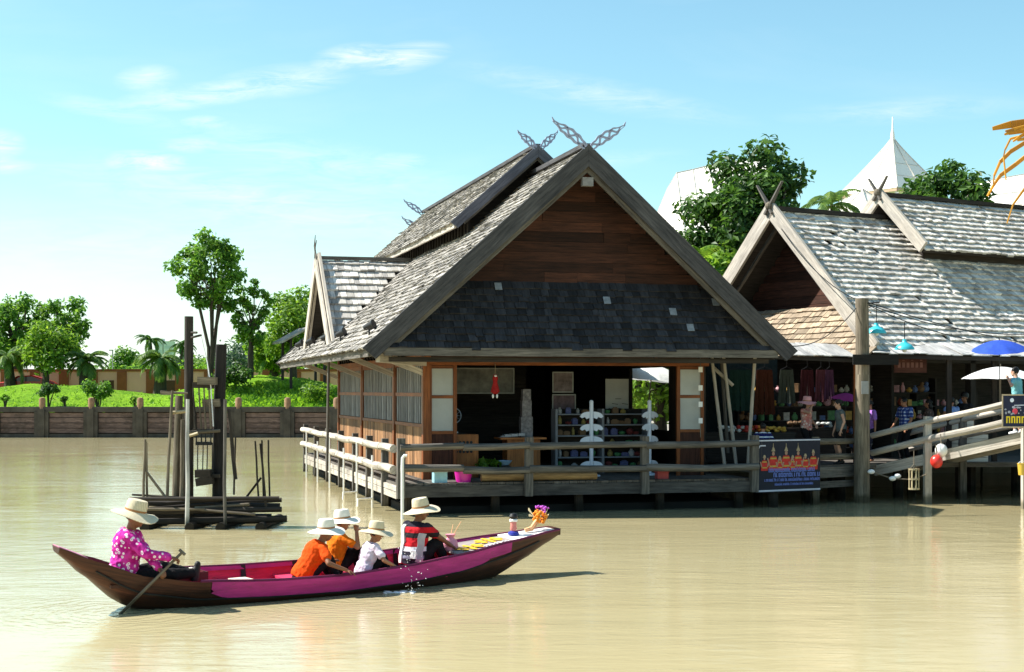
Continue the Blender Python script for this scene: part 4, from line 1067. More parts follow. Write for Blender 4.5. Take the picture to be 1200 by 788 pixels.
# poster on the bridge rail
def make_bridge_sign():
    a = P(1175.5, 500, 35.25); w = 1.05; t = thing('poster', 'night scene poster with yellow lettering fixed to the footbridge rail', 'poster', a, math.atan2(-3.4, 3.7)*.25)
    hh = .73
    m = MB(); m.box((0, 0, 0), (w, .03, hh)); m.build('board', plain('navy poster', (.010, .013, .045), .4, .4, 5), t)
    m = MB()
    for lo, hi in (((-.03, -.015, -.03), (w+.03, .0, 0)), ((-.03, -.015, hh), (w+.03, .0, hh+.03)), ((-.03, -.015, .003), (0, 0, hh-.003))): m.box(lo, hi)
    m.build('frame', plain('tan frame', (.45, .36, .25), .7), t)
    ym = plain('yellow letter', (.75, .55, .02), .6, .05); m = MB(); x = .07; z0, z1 = .08, .24
    for ch in 'nnnnI':
        if ch == 'n': m.box((x, -.008, z0), (x+.03, -.001, z1-.031)); m.box((x+.06, -.008, z0), (x+.09, -.001, z1-.031)); m.box((x, -.008, z1-.03), (x+.09, -.001, z1)); x += .115
        else: m.box((x, -.008, z0), (x+.035, -.001, z1)); x += .13
    for k in range(10):
        a0 = R(60)+k*R(24); c = Vector((x+.09, -.005, (z0+z1)/2)); m.beam(c+Vector((math.cos(a0)*.07, 0, math.sin(a0)*.07)), c+Vector((math.cos(a0+R(24))*.07, 0, math.sin(a0+R(24))*.07)), .03, .006, (0, 1, 0))
    m.build('lettering', ym, t)
    m = MB(); r = random.Random(5)
    for k in range(26): 
        c = (r.uniform(.05, w-.05), -.005, r.uniform(.28, .46)); m.ball(c, (r.uniform(.015, .05), .004, r.uniform(.015, .035)), None, 7, 4)
    m.build('crowd_print', plain('pale print', (.35, .36, .45), .6, .5, 20), t)
    m = MB(); m.ball((.27, -.006, .36), (.06, .004, .07)); m.build('red_print', plain('red print', (.6, .06, .1), .6), t)
    m = MB(); m.ball((.2, -.006, .62), (.045, .004, .05)); m.beam((.25, -.006, .5), (w, -.006, .52), .015, .006, (0, 1, 0)); m.build('light_print', plain('white print', (.7, .75, .9), .5), t)
make_bridge_sign()
# buoys
def buoy(label, px, py, Y, c, r):
    p = P(px, py, Y); t = thing('buoy', label, 'buoy', p, 0, 'buoys tied to the footbridge post')
    m = MB(); m.ball((0, 0, 0), (r, r, r*1.1), None, 18, 12); m.build('float', plain(label[:9], c, .35, .08, 3, .02, .5), t, True)
    m = MB(); m.tube([(0, 0, r), (0, .05, r+.25)], .012, 5); m.build('rope', W_POLE, t)
buoy('white buoy hanging at the footbridge post above the red one', 1103, 528, 36.55, (.75, .75, .74), .15)
buoy('red buoy hanging at the footbridge post below the white one', 1097.5, 541, 36.45, (.62, .03, .02), .15)
# bamboo lantern cage
def lantern():
    p = P(1071, 574, 36.6); t = thing('bamboo_lantern', 'small bamboo cage lantern hanging under the footbridge rail', 'lantern', p, .2)
    m = MB()
    for k in range(8): a = k*math.pi/4; m.tube([(math.cos(a)*.12, math.sin(a)*.12, 0), (math.cos(a)*.12, math.sin(a)*.12, .52)], .014, 5)
    m.build('bars', W_BAMBOO, t)
    m = MB()
    for z in (0.02, .26, .5): m.lathe([(.135, z-.02), (.135, z+.02), (.11, z+.02), (.11, z-.02)], None, 14)
    m.build('hoops', W_BAMBOO, t)
    m = MB(); m.tube([(0, 0, .5), (0, 0, .95)], .01, 5); m.tube([(-.12, 0, .5), (0, 0, .62), (.12, 0, .5)], .01, 5); m.build('cord', W_POLE, t)
lantern()
def pail(label, p, r, hgt, c, group=None, handle=True, name='bucket'):
    t = thing(name, label, 'bucket', p, .3, group)
    m = MB(); m.lathe([(r*.78, 0), (r, hgt), (r*1.06, hgt), (r*1.06, hgt+.015), (r*.95, hgt+.015), (r*.93, hgt), (r*.73, .02), (0.001, .02)], None, 20, False); m.lathe([(0.001, .001), (r*.78, 0)], None, 20, False); m.build('tub', plain(label[:12], c, .35, .05, 3, .0, .5), t, True)
    if handle:
        m = MB(); m.tube([(math.cos(a)*r, 0, hgt+math.sin(a)*r*.5) for a in [k*math.pi/8 for k in range(9)]], .008, 5); m.build('handle', M_WHITE, t)
    return t
pail('small yellow bucket hanging at the right edge under the footbridge', P(1198, 557, 34.6), .11, .26, (.55, .36, .05))
# short line with floats near the thick pole
m = MB(); pts = [P(1021, 553, 37.0), P(1030, 556, 37.0), P(1046, 561, 36.9), P(1064, 562, 36.8), P(1075, 560, 36.7), P(1086, 556, 36.7)]; m.tube(pts, .015, 5, False); o = m.build('float_line', W_POLE, None, fix=False); tag(o, 'sagging rope with pale floats between the thick pole and the footbridge', 'rope')
fb = MB()
for p in (pts[0], pts[2], pts[2]+Vector((.12, 0, .06))): fb.ball(p, (.09, .07, .06))
c = fb.build('floats', M_WHITE); c.parent = o

# ------------------------------------------------------------------ banner with dancers on the walkway rail
def make_banner():
    Y = 35.35; a = P(886, 578, Y); b = P(961, 573, Y+.9); w = (b-a).length; rz = math.atan2(b.y-a.y, b.x-a.x)
    t = thing('banner', 'dark blue banner printed with red dancers in spired crowns hung on the walkway rail', 'banner', a, rz); hh = 1.27
    m = MB(); m.box((0, 0, 0), (w, .02, hh)); m.build('sheet', plain('navy banner', (.010, .011, .024), .6, .3, 3), t)
    m = MB(); wl = plain('pale line', (.5, .52, .62), .6, .1)
    m.box((0, -.008, .02), (w, -.001, .06)); m.box((0, -.008, hh-.05), (w, -.001, hh-.02)); m.box((.02, -.008, .1), (.05, -.001, 1.0)); m.beam((.035, -.005, 1.0), (.12, -.005, 1.12), .03, .006, (0, 1, 0)); m.box((.12, -.008, 1.1), (.28, -.001, 1.13)); m.build('border', wl, t)
    rm = plain('red costume', (.50, .025, .018), .6, .4, 14); gm = plain('gilded crown', (.34, .27, .17), .6, .4, 20); sm_ = plain('printed skin', (.36, .20, .14), .6, .3, 12)
    red = MB(); cr = MB(); fa = MB(); go = MB(); r = random.Random(3)
    for k, (x, s, cw) in enumerate(((.42, 1.0, 1), (.74, 1.03, 1), (1.04, 1.0, 1), (.2, .72, 0), (.58, .66, 0), (.9, .68, 0), (1.22, .74, 0), (1.42, .92, 0))):
        x = x*w/1.6; dy = -.004-.003*(cw == 0); z0 = .52
        red.prism([(x-.14*s, z0), (x+.14*s, z0), (x+.15*s, z0+.20*s), (x+.08*s, z0+.34*s), (x-.08*s, z0+.34*s), (x-.15*s, z0+.20*s)], lambda p, q, d: Vector((p, dy-d, q)), .003+.001*k/8)
        fa.ball((x, dy-.004, z0+.40*s), (.04*s, .004, .052*s), None, 10, 6); fa.beam((x-.12*s, dy-.006, z0+.12*s), (x-.17*s, dy-.006, z0+.30*s), .035, .004, (0, 1, 0)); fa.beam((x+.12*s, dy-.006, z0+.12*s), (x+.17*s, dy-.006, z0+.30*s), .035, .004, (0, 1, 0)); go.box((x-.09*s, dy-.0075, z0+.27*s), (x+.09*s, dy-.0045, z0+.31*s)); go.box((x-.10*s, dy-.0075, z0+.08*s), (x+.10*s, dy-.0045, z0+.12*s))
        if cw: cr.prism([(x-.05, z0+.455), (x+.05, z0+.455), (x+.052, z0+.49), (x+.034, z0+.495), (x+.036, z0+.525), (x+.02, z0+.53), (x+.022, z0+.555), (x+.009, z0+.56), (x+.004, z0+.65), (x-.004, z0+.65), (x-.009, z0+.56), (x-.022, z0+.555), (x-.02, z0+.53), (x-.036, z0+.525), (x-.034, z0+.495), (x-.052, z0+.49)], lambda p, q, d: Vector((p, -.004-d, q)), .004)
        else: cr.prism([(x-.05, z0+.43*s), (x+.05, z0+.43*s), (x+.02, z0+.52*s), (x-.02, z0+.52*s)], lambda p, q, d: Vector((p, -.006-d, q)), .004)
    go.build('gold_trim', plain('printed gold', (.45, .28, .05), .5, .3, 20), t); red.build('dancer_costume', rm, t); cr.build('dancer_crown', gm, t); fa.build('dancer_face', sm_, t)
    tx = MB(); lm = plain('blue letter', (.12, .17, .48), .6, .15, 10)
    for z, x0, x1, hgt in ((.48, .30, 1.42, .085), (.36, .42, 1.55, .095), (.26, .2, 1.55, .06), (.16, .45, 1.4, .045)):
        x = x0*w/1.6; tx = MB()
        while x < x1*w/1.6:
            g = r.choice('nulo'); ww = hgt*r.uniform(.55, .8); st = hgt*.24; y0, y1 = -.0125, -.0085
            tx.box((x, y0, z), (x+st, y1, z+hgt))
            if g in 'nuo': tx.box((x+ww-st, y0, z), (x+ww, y1, z+hgt))
            if g in 'no': tx.box((x+st+.001, y0, z+hgt-st), (x+ww-st-.001, y1, z+hgt))
            if g in 'ulo': tx.box((x+st+.001, y0, z), (x+ww-st-.001, y1, z+st))
            if r.random() < .35: tx.box((x+ww*.3, y0, z+hgt*1.12), (x+ww*.8, y1, z+hgt*1.3))
            x += ww+hgt*.12
        tx.build('lettering', lm, t)
make_banner()
# ================================================================== WATER WHEEL FRAME (left)
def make_water_frame():
    Y0 = 30.4; t = thing('bamboo_water_frame', 'dark pole and bamboo water lifting frame standing on stacked logs in the lagoon', 'water frame', (PX(247, Y0), Y0, 0))
    O = t.location.copy()
    def L(px, py, dy=0): return P(px, py, Y0+dy)-O
    def pole(name, a, b, r0, r1, m, dy=0, dy2=None, n=9):
        pa = L(a[0], a[1], dy); pb = L(b[0], b[1], dy if dy2 is None else dy2); b_ = MB(); r0 *= .72; r1 *= .72
        j = (pb-pa).length*.006; mid = [pa.lerp(pb, q)+Vector((random.uniform(-j, j), random.uniform(-j, j), 0)) for q in (.33, .66)]
        b_.tube([pa, *mid, pb], [r0, r0*.7+r1*.3, r0*.35+r1*.65, r1], n, True, .05); return b_.build(name, m, t, True, fix=False)
    # base: criss-crossed logs
    for (x0, y0, x1, y1, r, dy, m) in [
        (160, 612, 336, 608, .10, 0, W_LOG), (163, 604, 318, 606, .10, .55, W_LOG), (158, 600, 330, 597, .085, .1, W_LOG), (172, 590, 328, 593, .085, .5, W_LOG), (152, 585, 327, 584, .06, -.1, W_LOG),
        (160, 594, 300, 595, .05, .9, W_BAMBOO), (200, 592, 330, 586, .07, 1.0, W_LOG), (165, 611, 322, 612, .11, 1.1, W_LOG), (170, 597, 240, 597, .045, -.05, W_POLE), (232, 598, 290, 596, .05, .2, W_BAMBOO), (155, 580, 210, 583, .03, .2, W_LOG)]:
        pole('log', (x0, y0), (x1, y1), r, r*.95, m, dy)
    rr = random.Random(9)
    for k in range(11):
        x0 = 165+rr.uniform(0, 70); x1 = x0+rr.uniform(60, 95); y0 = rr.uniform(585, 603); pole('log', (x0, y0), (min(x1, 334), y0+rr.uniform(-6, 6)), rr.uniform(.03, .06), rr.uniform(.03, .05), (W_LOG, W_LOG, W_POLE, W_BAMBOO)[k % 4], rr.uniform(-.1, 1.1))
    for px in (174, 226, 262, 308):
        b = MB(); a = Vector((PX(px, Y0)-O.x, -.35, .04)); b.tube([a, a+Vector((.1, 1.9, .03))], .10, 10, True, .04); b.build('cross_log', W_LOG, t, True, fix=False)
    # uprights
    pole('main_post', (221, 606), (221.5, 371), .135, .125, W_LOG, .5, None, 12)
    pole('main_post', (256, 603), (259.5, 404), .19, .16, wood('black wet post', (.008, .007, .007), (.03, .026, .024), 12), .6, None, 12)
    pole('upright', (206, 582), (210, 464), .12, .11, W_POLE, .6)
    pole('upright', (196, 583), (202, 458), .045, .04, W_POLE, .2)
    pole('upright', (219, 622), (220, 468), .06, .05, wood('bleached pole', (.34, .34, .33), (.6, .6, .58), 10), -.25)
    pole('upright', (264, 617), (264, 468), .05, .045, W_GREY, -.2)
    pole('upright', (213, 583), (214, 492), .07, .06, W_POLE, .4)
    for x0, y0, x1, y1, r in ((168, 592, 170, 515, .04), (173, 600, 171.5, 518, .035), (303, 584, 299, 517, .03), (309, 586, 307, 516, .03), (312, 600, 305, 520, .035), (316, 585, 314.5, 516, .028), (274, 580, 276, 512, .03)):
        pole('stake', (x0, y0), (x1, y1), r, r*.85, W_POLE if x0 < 200 else W_LOG, .1)
    pole('diagonal_brace', (194, 583), (171, 552), .04, .035, W_POLE, .0); pole('diagonal_brace', (288, 584), (306, 560), .035, .03, W_LOG, .3)
    pole('diagonal_brace', (276, 562), (268, 480), .06, .05, W_LOG, .2)
    pole('cross_bar', (202, 484), (220, 482), .05, .05, W_BAMBOO, .3); pole('cross_bar', (222, 507), (258, 505), .05, .045, W_POLE, .3); pole('cross_bar', (222, 511), (232, 508), .045, .045, W_BAMBOO, .1)
    pole('cross_bar', (188, 460), (220, 461), .05, .03, W_POLE, .3)
    # hanging rig of thin sticks with paddles
    for x0, x1 in ((230, 228), (236, 235), (241, 241), (247, 247)):
        pole('hanger', (x0, 503), (x1-2, 455), .028, .022, W_POLE if x0 > 232 else W_LOG, .3); pole('hanger', (x0+1.5, 551), (x0+2, 519), .016, .016, M_BLACK, .3)
        pole('hanger', (x0, 519), (x0, 505), .02, .02, M_BLACK, .3)
    def plank(x0, y0, x1, y1, m, dy, tilt=0.0, d=.12):
        a = L(x0, y0, dy); b = L(x1, y1, dy); mb = MB(); mb.box((a.x, a.y, b.z), (b.x, b.y+d, a.z))
        if tilt:
            c = (a+b)/2; Rm = Matrix.Rotation(tilt, 3, 'Y'); mb.v = [tuple(Rm @ (Vector(p)-c)+c) for p in mb.v]
        mb.build('paddle_board', m, t)
    plank(231, 451, 252, 442, W_POLE, .2, .03, .3); plank(225, 455, 250, 448, W_LOG, .3); plank(237, 477, 257, 468, W_POLE, .35, -.04)
    plank(228, 560, 246, 551, W_LOG, .15, -.02, .3); plank(229, 569, 248, 560, W_LOG, .15, -.14, .3); plank(245, 560, 257, 556, W_LOG, .3); plank(225, 509, 247, 503, W_LOG, .3); plank(229, 522, 247, 518, M_BLACK, .3)
    plank(188, 463, 201, 458.5, W_POLE, .25)
    for px, py in ((231, 390), (236, 393)): 
        b = MB(); b.tube([L(224, py+(3 if px > 232 else 0), .4), L(px, py, .35)], .025, 5); b.build('peg', W_LOG, t)
    # nylon line and droplets running down between posts
    b = MB(); b.tube([L(236, 395, .3), L(243, 425, .3), L(247, 452, .3), L(250, 500, .3)], .012, 5, False); b.build('line', plain('white line', (.7, .72, .74), .5), t)
make_water_frame()

# ================================================================== BOAT
B_ANG = math.atan2(3.3, 4.7)
BO = Vector((-2.65, 20.85, 0))
boat = thing('rowing_boat', 'long narrow pink and brown wooden passenger boat with raised pointed ends', 'boat', BO, B_ANG)
boat.rotation_euler = (R(4.0), 0, B_ANG)
BM = Matrix.Translation(BO) @ Matrix.Rotation(B_ANG, 4, 'Z') @ Matrix.Rotation(R(4.0), 4, 'X')
def interp(tab, s):
    for (a, x), (b, y) in zip(tab, tab[1:]):
        if s <= b: q = max(0, min(1, (s-a)/(b-a))); q = q*q*(3-2*q)*.35+q*.65; return x+(y-x)*q
    return tab[-1][1]
T_G = [(-3.76, .86), (-3.3, .67), (-2.7, .46), (-2.0, .365), (-1.0, .325), (0, .32), (1.0, .37), (2.0, .45), (3.0, .56), (4.0, .66)]
T_B = [(-3.76, .14), (-3.3, .27), (-2.8, .40), (-2.0, .53), (-1.0, .61), (0, .63), (1.0, .59), (2.0, .47), (3.0, .31), (4.0, .15)]
T_K = [(-3.76, .78), (-3.4, .46), (-3.0, .12), (-2.8, .0), (-2.0, -.13), (0, -.16), (2.0, -.13), (2.8, .0), (3.3, .22), (3.8, .46), (4.0, .56)]
zg = lambda s: interp(T_G, s); bb = lambda s: interp(T_B, s); zk = lambda s: interp(T_K, s)
PROF = [(0, 0), (.35, .015), (.62, .10), (.80, .28), (.90, .52), (.96, .78), (1, 1)]
def sect(s, inset=0.0, lo=0.0, hi=1.0):
    """one side, from keel to gunwale"""
    out = []; h = zg(s)-zk(s)
    for f, g in PROF: 
        y = max(0, bb(s)*f-inset); z = zk(s)+h*g+inset*.6*(1-g); out.append((y, z))
    return out
def prof_at(s, g, off=0.0):
    h = zg(s)-zk(s)
    for (f0, g0), (f1, g1) in zip(PROF, PROF[1:]):
        if g <= g1: q = (g-g0)/(g1-g0); return bb(s)*(f0+(f1-f0)*q)+off, zk(s)+h*g
    return bb(s)+off, zg(s)
ST = [-3.76+i*(7.76/54) for i in range(55)]
M_RAIL = wood('dark pink rail', (.12, .016, .05), (.22, .03, .10), 20, .6, .1)
def make_boat():
    m = MB(); rings = []
    for s in ST:
        sc = sect(s); rings.append([Vector((s, -y, z)) for y, z in reversed(sc)]+[Vector((s, y, z)) for y, z in sc[1:]])
    m.loft(rings, False, False)
    m.uv = []
    for fc in m.f: m.uv += [(m.v[i][0], m.v[i][2]*1.2+abs(m.v[i][1])) for i in fc]
    for rg in (rings[0], rings[-1]): m.face(rg if rg is rings[0] else rg[::-1])
    m.build('hull', W_HULL, boat, True)
    # inner skin
    m = MB(); rings = []
    for s in [s for s in ST if -2.3 < s < 2.55]:
        sc = [(y, max(z, .02)) for y, z in sect(s, .03)]; rings.append([Vector((s, -y, z)) for y, z in reversed(sc)]+[Vector((s, y, z)) for y, z in sc[1:]])
    m.loft(rings, False, False); m.build('inner_skin', painted('crimson paint', (.62, .022, .09), amount=.35), boat, True)
    m = MB(); rings = []
    for s in [s for s in ST if s < -2.2]:
        sc = sect(s, .025)[2:]; rings.append([Vector((s, -y, z)) for y, z in reversed(sc)]+[Vector((s, y, z)) for y, z in sc])
    m.loft(rings, False, False); m.build('stern_lining', W_HULL, boat, True)
    # magenta strake, both sides, and rail cap
    pm = painted('magenta paint', (.44, .03, .21))
    for sg in (-1, 1):
        m = MB(); A = []
        for s in [x for x in ST if -1.95 < x < 3.0]:
            g0 = .54+.10*max(0, (s-1.2)/1.8)+.30*max(0, (s-2.35)/.65)**1.5+.35*max(0, (-1.72-s)/.23)
            ring = [Vector((s, sg*prof_at(s, g, .010)[0], prof_at(s, g)[1])) for g in (g0, .70, .85, 1.0)]
            ring += [Vector((s, sg*(prof_at(s, 1.0)[0]-.045), zg(s)+.012)), Vector((s, sg*(prof_at(s, 1)[0]-.06), zg(s)-.04))]
            A.append(ring)
        m.loft(A, False, False); m.build('strake', pm, boat, True)
        m = MB(); pts = [Vector((s, sg*(bb(s)-.012), zg(s)+.012)) for s in ST[::2] if s > -2.1]; m.tube(pts, .02, 6); m.build('gunwale', M_RAIL, boat, True, fix=False)
    for sg in (-1, 1):
        m = MB(); pts = [Vector((s, sg*(prof_at(s, .53+.10*max(0, (s-1.2)/1.8), .012)[0]), prof_at(s, .53+.10*max(0, (s-1.2)/1.8))[1])) for s in ST if -3.4 < s < 3.6]; m.tube(pts, .014, 6); m.build('rubbing_strip', W_LOG, boat, True, fix=False)
    # ribs
    for s in (-1.75, -.95, -.15, .65, 1.45):
        m = MB(); sc = sect(s, .045); pts = [Vector((s, -y, max(z, .03))) for y, z in reversed(sc)]+[Vector((s, y, max(z, .03))) for y, z in sc[1:]]
        rings = [[p+Vector((-.035, 0, -.012)), p+Vector((.035, 0, -.012)), p+Vector((.035, 0, .02)), p+Vector((-.035, 0, .02))] for p in pts]
        m.loft(rings); m.build('rib', M_BLACK, boat)
    # floor, thwarts with cushions
    m = MB()
    for k in range(5): m.box((-1.9, -.31+k*.125, .035), (1.65, -.31+k*.125+.118, .055))
    m.build('floorboards', plain('crimson floor', (.50, .03, .085), .6, .2, 4), boat)
    cm_ = plain('pink seat', (.68, .045, .12), .55, .12, 4)
    for s in (-1.25, -.35, .42, 1.05, 1.62):
        w = bb(s)-.07; m = MB(); m.box((s-.16, -w, .15), (s+.16, w, .18)); m.build('seat', cm_, boat)
    m = MB(); m.prism([(-3.76, -.12), (-3.76, .12), (-3.42, .21), (-3.42, -.21)], lambda x, y, d: Vector((x, y, zg(x)+.012-d)), .03); m.build('stern_plate', plain('pale pink paint', (.55, .22, .33), .6, .2, 5, .1, .3, 0, .2), boat)
    m = MB(); m.box((-2.35, -.30, .14), (-2.30, .30, .36)); m.build('bulkhead', W_HULL, boat)
    # stern bench
    m = MB(); m.box((-3.15, -.30, .33), (-2.75, .30, .37)); m.build('stern_seat', W_HULL, boat)
    # fore deck in two fields
    def deck(s0, s1, lift, ins, name, mat_):
        ss = [s0+(s1-s0)*k/10 for k in range(11)]; m = MB(); rings = []
        for s in ss:
            y = bb(s)-ins; z = zg(s)+lift; rings.append([Vector((s, -y, z-.02)), Vector((s, y, z-.02)), Vector((s, y, z)), Vector((s, 0, z+.008)), Vector((s, -y, z))])
        m.loft(rings); return m.build(name, mat_, boat)
    deck(2.05, 4.0, -.012, .028, 'fore_deck', wood('grey deck', (.24, .20, .19), (.42, .37, .35), 16))
    deck(3.12, 3.93, .014, .035, 'white_cloth', cloth('white cloth', (.74, .73, .72), .9, .3))
    # painted flower emblems and lettering on the fore deck
    ym = plain('yellow emblem', (.72, .42, .03), .6, .15, 12)
    for s, y in ((2.38, -.10), (2.82, .06)):
        m = MB()
        for k in range(8):
            a = k*math.pi/4; c = Vector((s+math.cos(a)*.17, y+math.sin(a)*.10, zg(s+math.cos(a)*.17)+.003)); m.ball(c, (.09, .055, .007), Matrix.Rotation(a, 3, 'Z'), 8, 4)
        m.ball((s, y, zg(s)+.004), (.07, .05, .009), None, 8, 4); m.build('flower_emblem', ym, boat, True)
    lm = plain('white lettering', (.6, .6, .6), .7); m = MB(); r = random.Random(8)
    for row in range(3):
        for k in range(7):
            s = 2.55+k*.075; y = -bb(s)+.06+row*.045; z = zg(s)+.002
            m.box((s, y, z-.002), (s+.074, y+.012, z+.004)); m.box((s+r.choice((0, .033)), y+.0115, z-.0015), (s+.012+r.choice((0, .03)), y+.045, z+.0035))
    m.build('lettering', lm, boat)
    m = MB(); m.box((3.93, -.13, zg(3.95)-.07), (4.03, .13, zg(3.95)+.03)); m.build('stem_block', W_HULL, boat)
make_boat()
def BW(s, y, z): return BM @ Vector((s, y, z))
# things lying on the boat
def bow_flowers():
    t = thing('flower_garland', 'orange and purple flower garland tied to the bow of the boat', 'flowers', BW(3.72, .0, .66), B_ANG)
    r = random.Random(4)
    m = MB()
    for k in range(34):
        a = r.uniform(0, 6.28); u = r.uniform(-1, 1); q = math.sqrt(1-u*u); m.ball((math.cos(a)*q*.10, math.sin(a)*q*.10, .20+u*.09), r.uniform(.022, .036), None, 7, 5)
    m.build('orange_blossoms', plain('orange petals', (.75, .24, .015), .7, .4, 30), t, True)
    m = MB()
    for k in range(22): m.ball((.03+r.gauss(0, .05), r.gauss(0, .05), .30+r.uniform(-.03, .06)), r.uniform(.014, .026), None, 7, 5)
    m.build('purple_blossoms', plain('purple petals', (.45, .08, .50), .7, .3, 30), t, True)
    m = MB()
    for k in range(9):
        a = k*.7; e = Vector((math.cos(a)*.17, math.sin(a)*.17, .22+.12*math.sin(k*2.1))); m.face([Vector((math.cos(a)*.08, math.sin(a)*.08, .2)), e+Vector((0, .015, -.02)), e*1.06, e+Vector((0, -.015, .02))])
    m.build('pale_leaves', leaf('pale petals', (.55, .5, .28), (.7, .65, .45)), t, fix=False)
    m = MB(); m.tube([(-.26, .02, .005), (-.16, -.02, .03), (-.09, .0, .09), (-.02, 0, .16)], [.03, .04, .04, .035], 7); m.build('ribbon', cloth('peach ribbon', (.72, .38, .20)), t, True)
bow_flowers()
def offering():
    t = thing('figurine', 'small pink and blue figurine standing on the white cloth at the bow', 'figurine', BW(3.25, .02, .6), B_ANG)
    m = MB(); m.lathe([(.07, 0), (.09, .02), (.08, .05), (.04, .07)], None, 14); m.build('blue_base', plain('blue glaze', (.03, .04, .30), .3), t, True)
    m = MB(); m.lathe([(.035, .06), (.055, .10), (.045, .17), (.05, .22), (.03, .25)], None, 14); m.build('pink_body', plain('pink glaze', (.65, .22, .20), .4), t, True)
    m = MB(); m.lathe([(.03, .25), (.06, .265), (.07, .29), (.05, .33), (.0, .34)], None, 14); m.build('dark_cap', M_BLACK, t, True)
    m = MB(); m.lathe([(.052, .208), (.063, .212), (.066, .235), (.05, .25)], None, 14); m.build('white_band', M_WHITE, t, True)
offering()
def bag():
    p = BW(-2.0, -.18, .07); t = thing('basket', 'dark red lidless box holding white parcels at the feet of the rower', 'box', p, B_ANG)
    m = MB(); m.box((-.22, .0, 0), (.22, .02, .36)); m.box((-.22, .42, 0), (.22, .44, .36)); m.box((-.22, .023, 0), (-.20, .417, .36)); m.box((.20, .023, 0), (.22, .417, .36)); m.box((-.2, .023, 0), (.2, .417, .02)); m.build('box', plain('maroon box', (.10, .012, .015), .6), t)
    m = MB(); r = random.Random(2)
    for k in range(7): m.ball((r.uniform(-.12, .12), r.uniform(.1, .34), .30+r.uniform(0, .08)), (.07, .06, .05), None, 10, 6)
    m.build('parcels', cloth('cream parcel', (.70, .62, .52)), t, True)
    t2 = thing('folded_cloth', 'cream folded cloth on the pink thwart behind the rower', 'cloth', BW(-1.25, -.05, .187), B_ANG)
    m = MB(); m.box((-.14, -.18, 0), (.12, .2, .05)); m.box((-.12, -.16, .053), (.13, .17, .085)); m.build('folds', cloth('cream folded', (.72, .60, .50)), t2)
bag()
# splash where a hand drags through the water
sp = MB(); r_ = random.Random(12)
base = Vector((PX(476, 20.7), 20.7, 0))
for k in range(46):
    q = r_.random(); sp.ball(base+Vector((q*.22+r_.uniform(-.12, .12), r_.uniform(-.15, .15), r_.random()**1.6*.62*(1-q*.3)+.01)), r_.uniform(.003, .008), None, 6, 4)
for k in range(26): sp.ball(base+Vector((r_.uniform(-.3, .12), r_.uniform(-.14, .14), .006)), (r_.uniform(.02, .06), r_.uniform(.008, .02), .006), None, 8, 4)
o = sp.build('splash', plain('water drops', (.86, .87, .88), .1, .02, 5, 0, .6), None, True); tag(o, 'white water splash beside the boat below the child in the pale shirt', 'splash', kind='stuff')
# ================================================================== PEOPLE
SKIN = {'tan': plain('tan skin', (.34, .155, .085), .55, .1, 6, .05), 'brown': plain('brown skin', (.22, .095, .05), .55, .1, 6, .05), 'fair': plain('fair skin', (.50, .28, .19), .55, .08, 6, .05)}
HAIR = plain('black hair', (.012, .010, .009), .45, .3, 40, .6)
M_EYE = plain('eye', (.02, .015, .012), .2)
M_LIP = plain('lip', (.28, .07, .06), .5)
def straw_mat():
    m, nt, N, L, b = _new('straw hat')
    tc = N.new('ShaderNodeTexCoord'); w = N.new('ShaderNodeTexWave'); w.wave_type = 'RINGS'; w.rings_direction = 'Z'; w.inputs['Scale'].default_value = 22; w.inputs['Distortion'].default_value = .6; w.inputs['Detail'].default_value = 2
    L.new(tc.outputs['Object'], w.inputs['Vector'])
    n = _noise(N, L, tc.outputs['Object'], 40, 4)
    c = _mix(N, L, 'MULTIPLY', .5, _ramp(N, L, w.outputs[1], [(0, (.54, .45, .30)), (1, (.70, .62, .45))]), _ramp(N, L, n, [(.3, (.75,)*3), (.7, (1.1,)*3)]))
    L.new(c, b.inputs['Base Color']); b.inputs['Roughness'].default_value = .8; _bump(N, L, b, w.outputs[1], .4, .01); return m
M_STRAW = straw_mat(); M_STRAWD = plain('brown straw', (.34, .16, .06), .8, .2, 30); M_STRAWW = plain('pale hat', (.72, .69, .62), .85, .08, 12, .2)
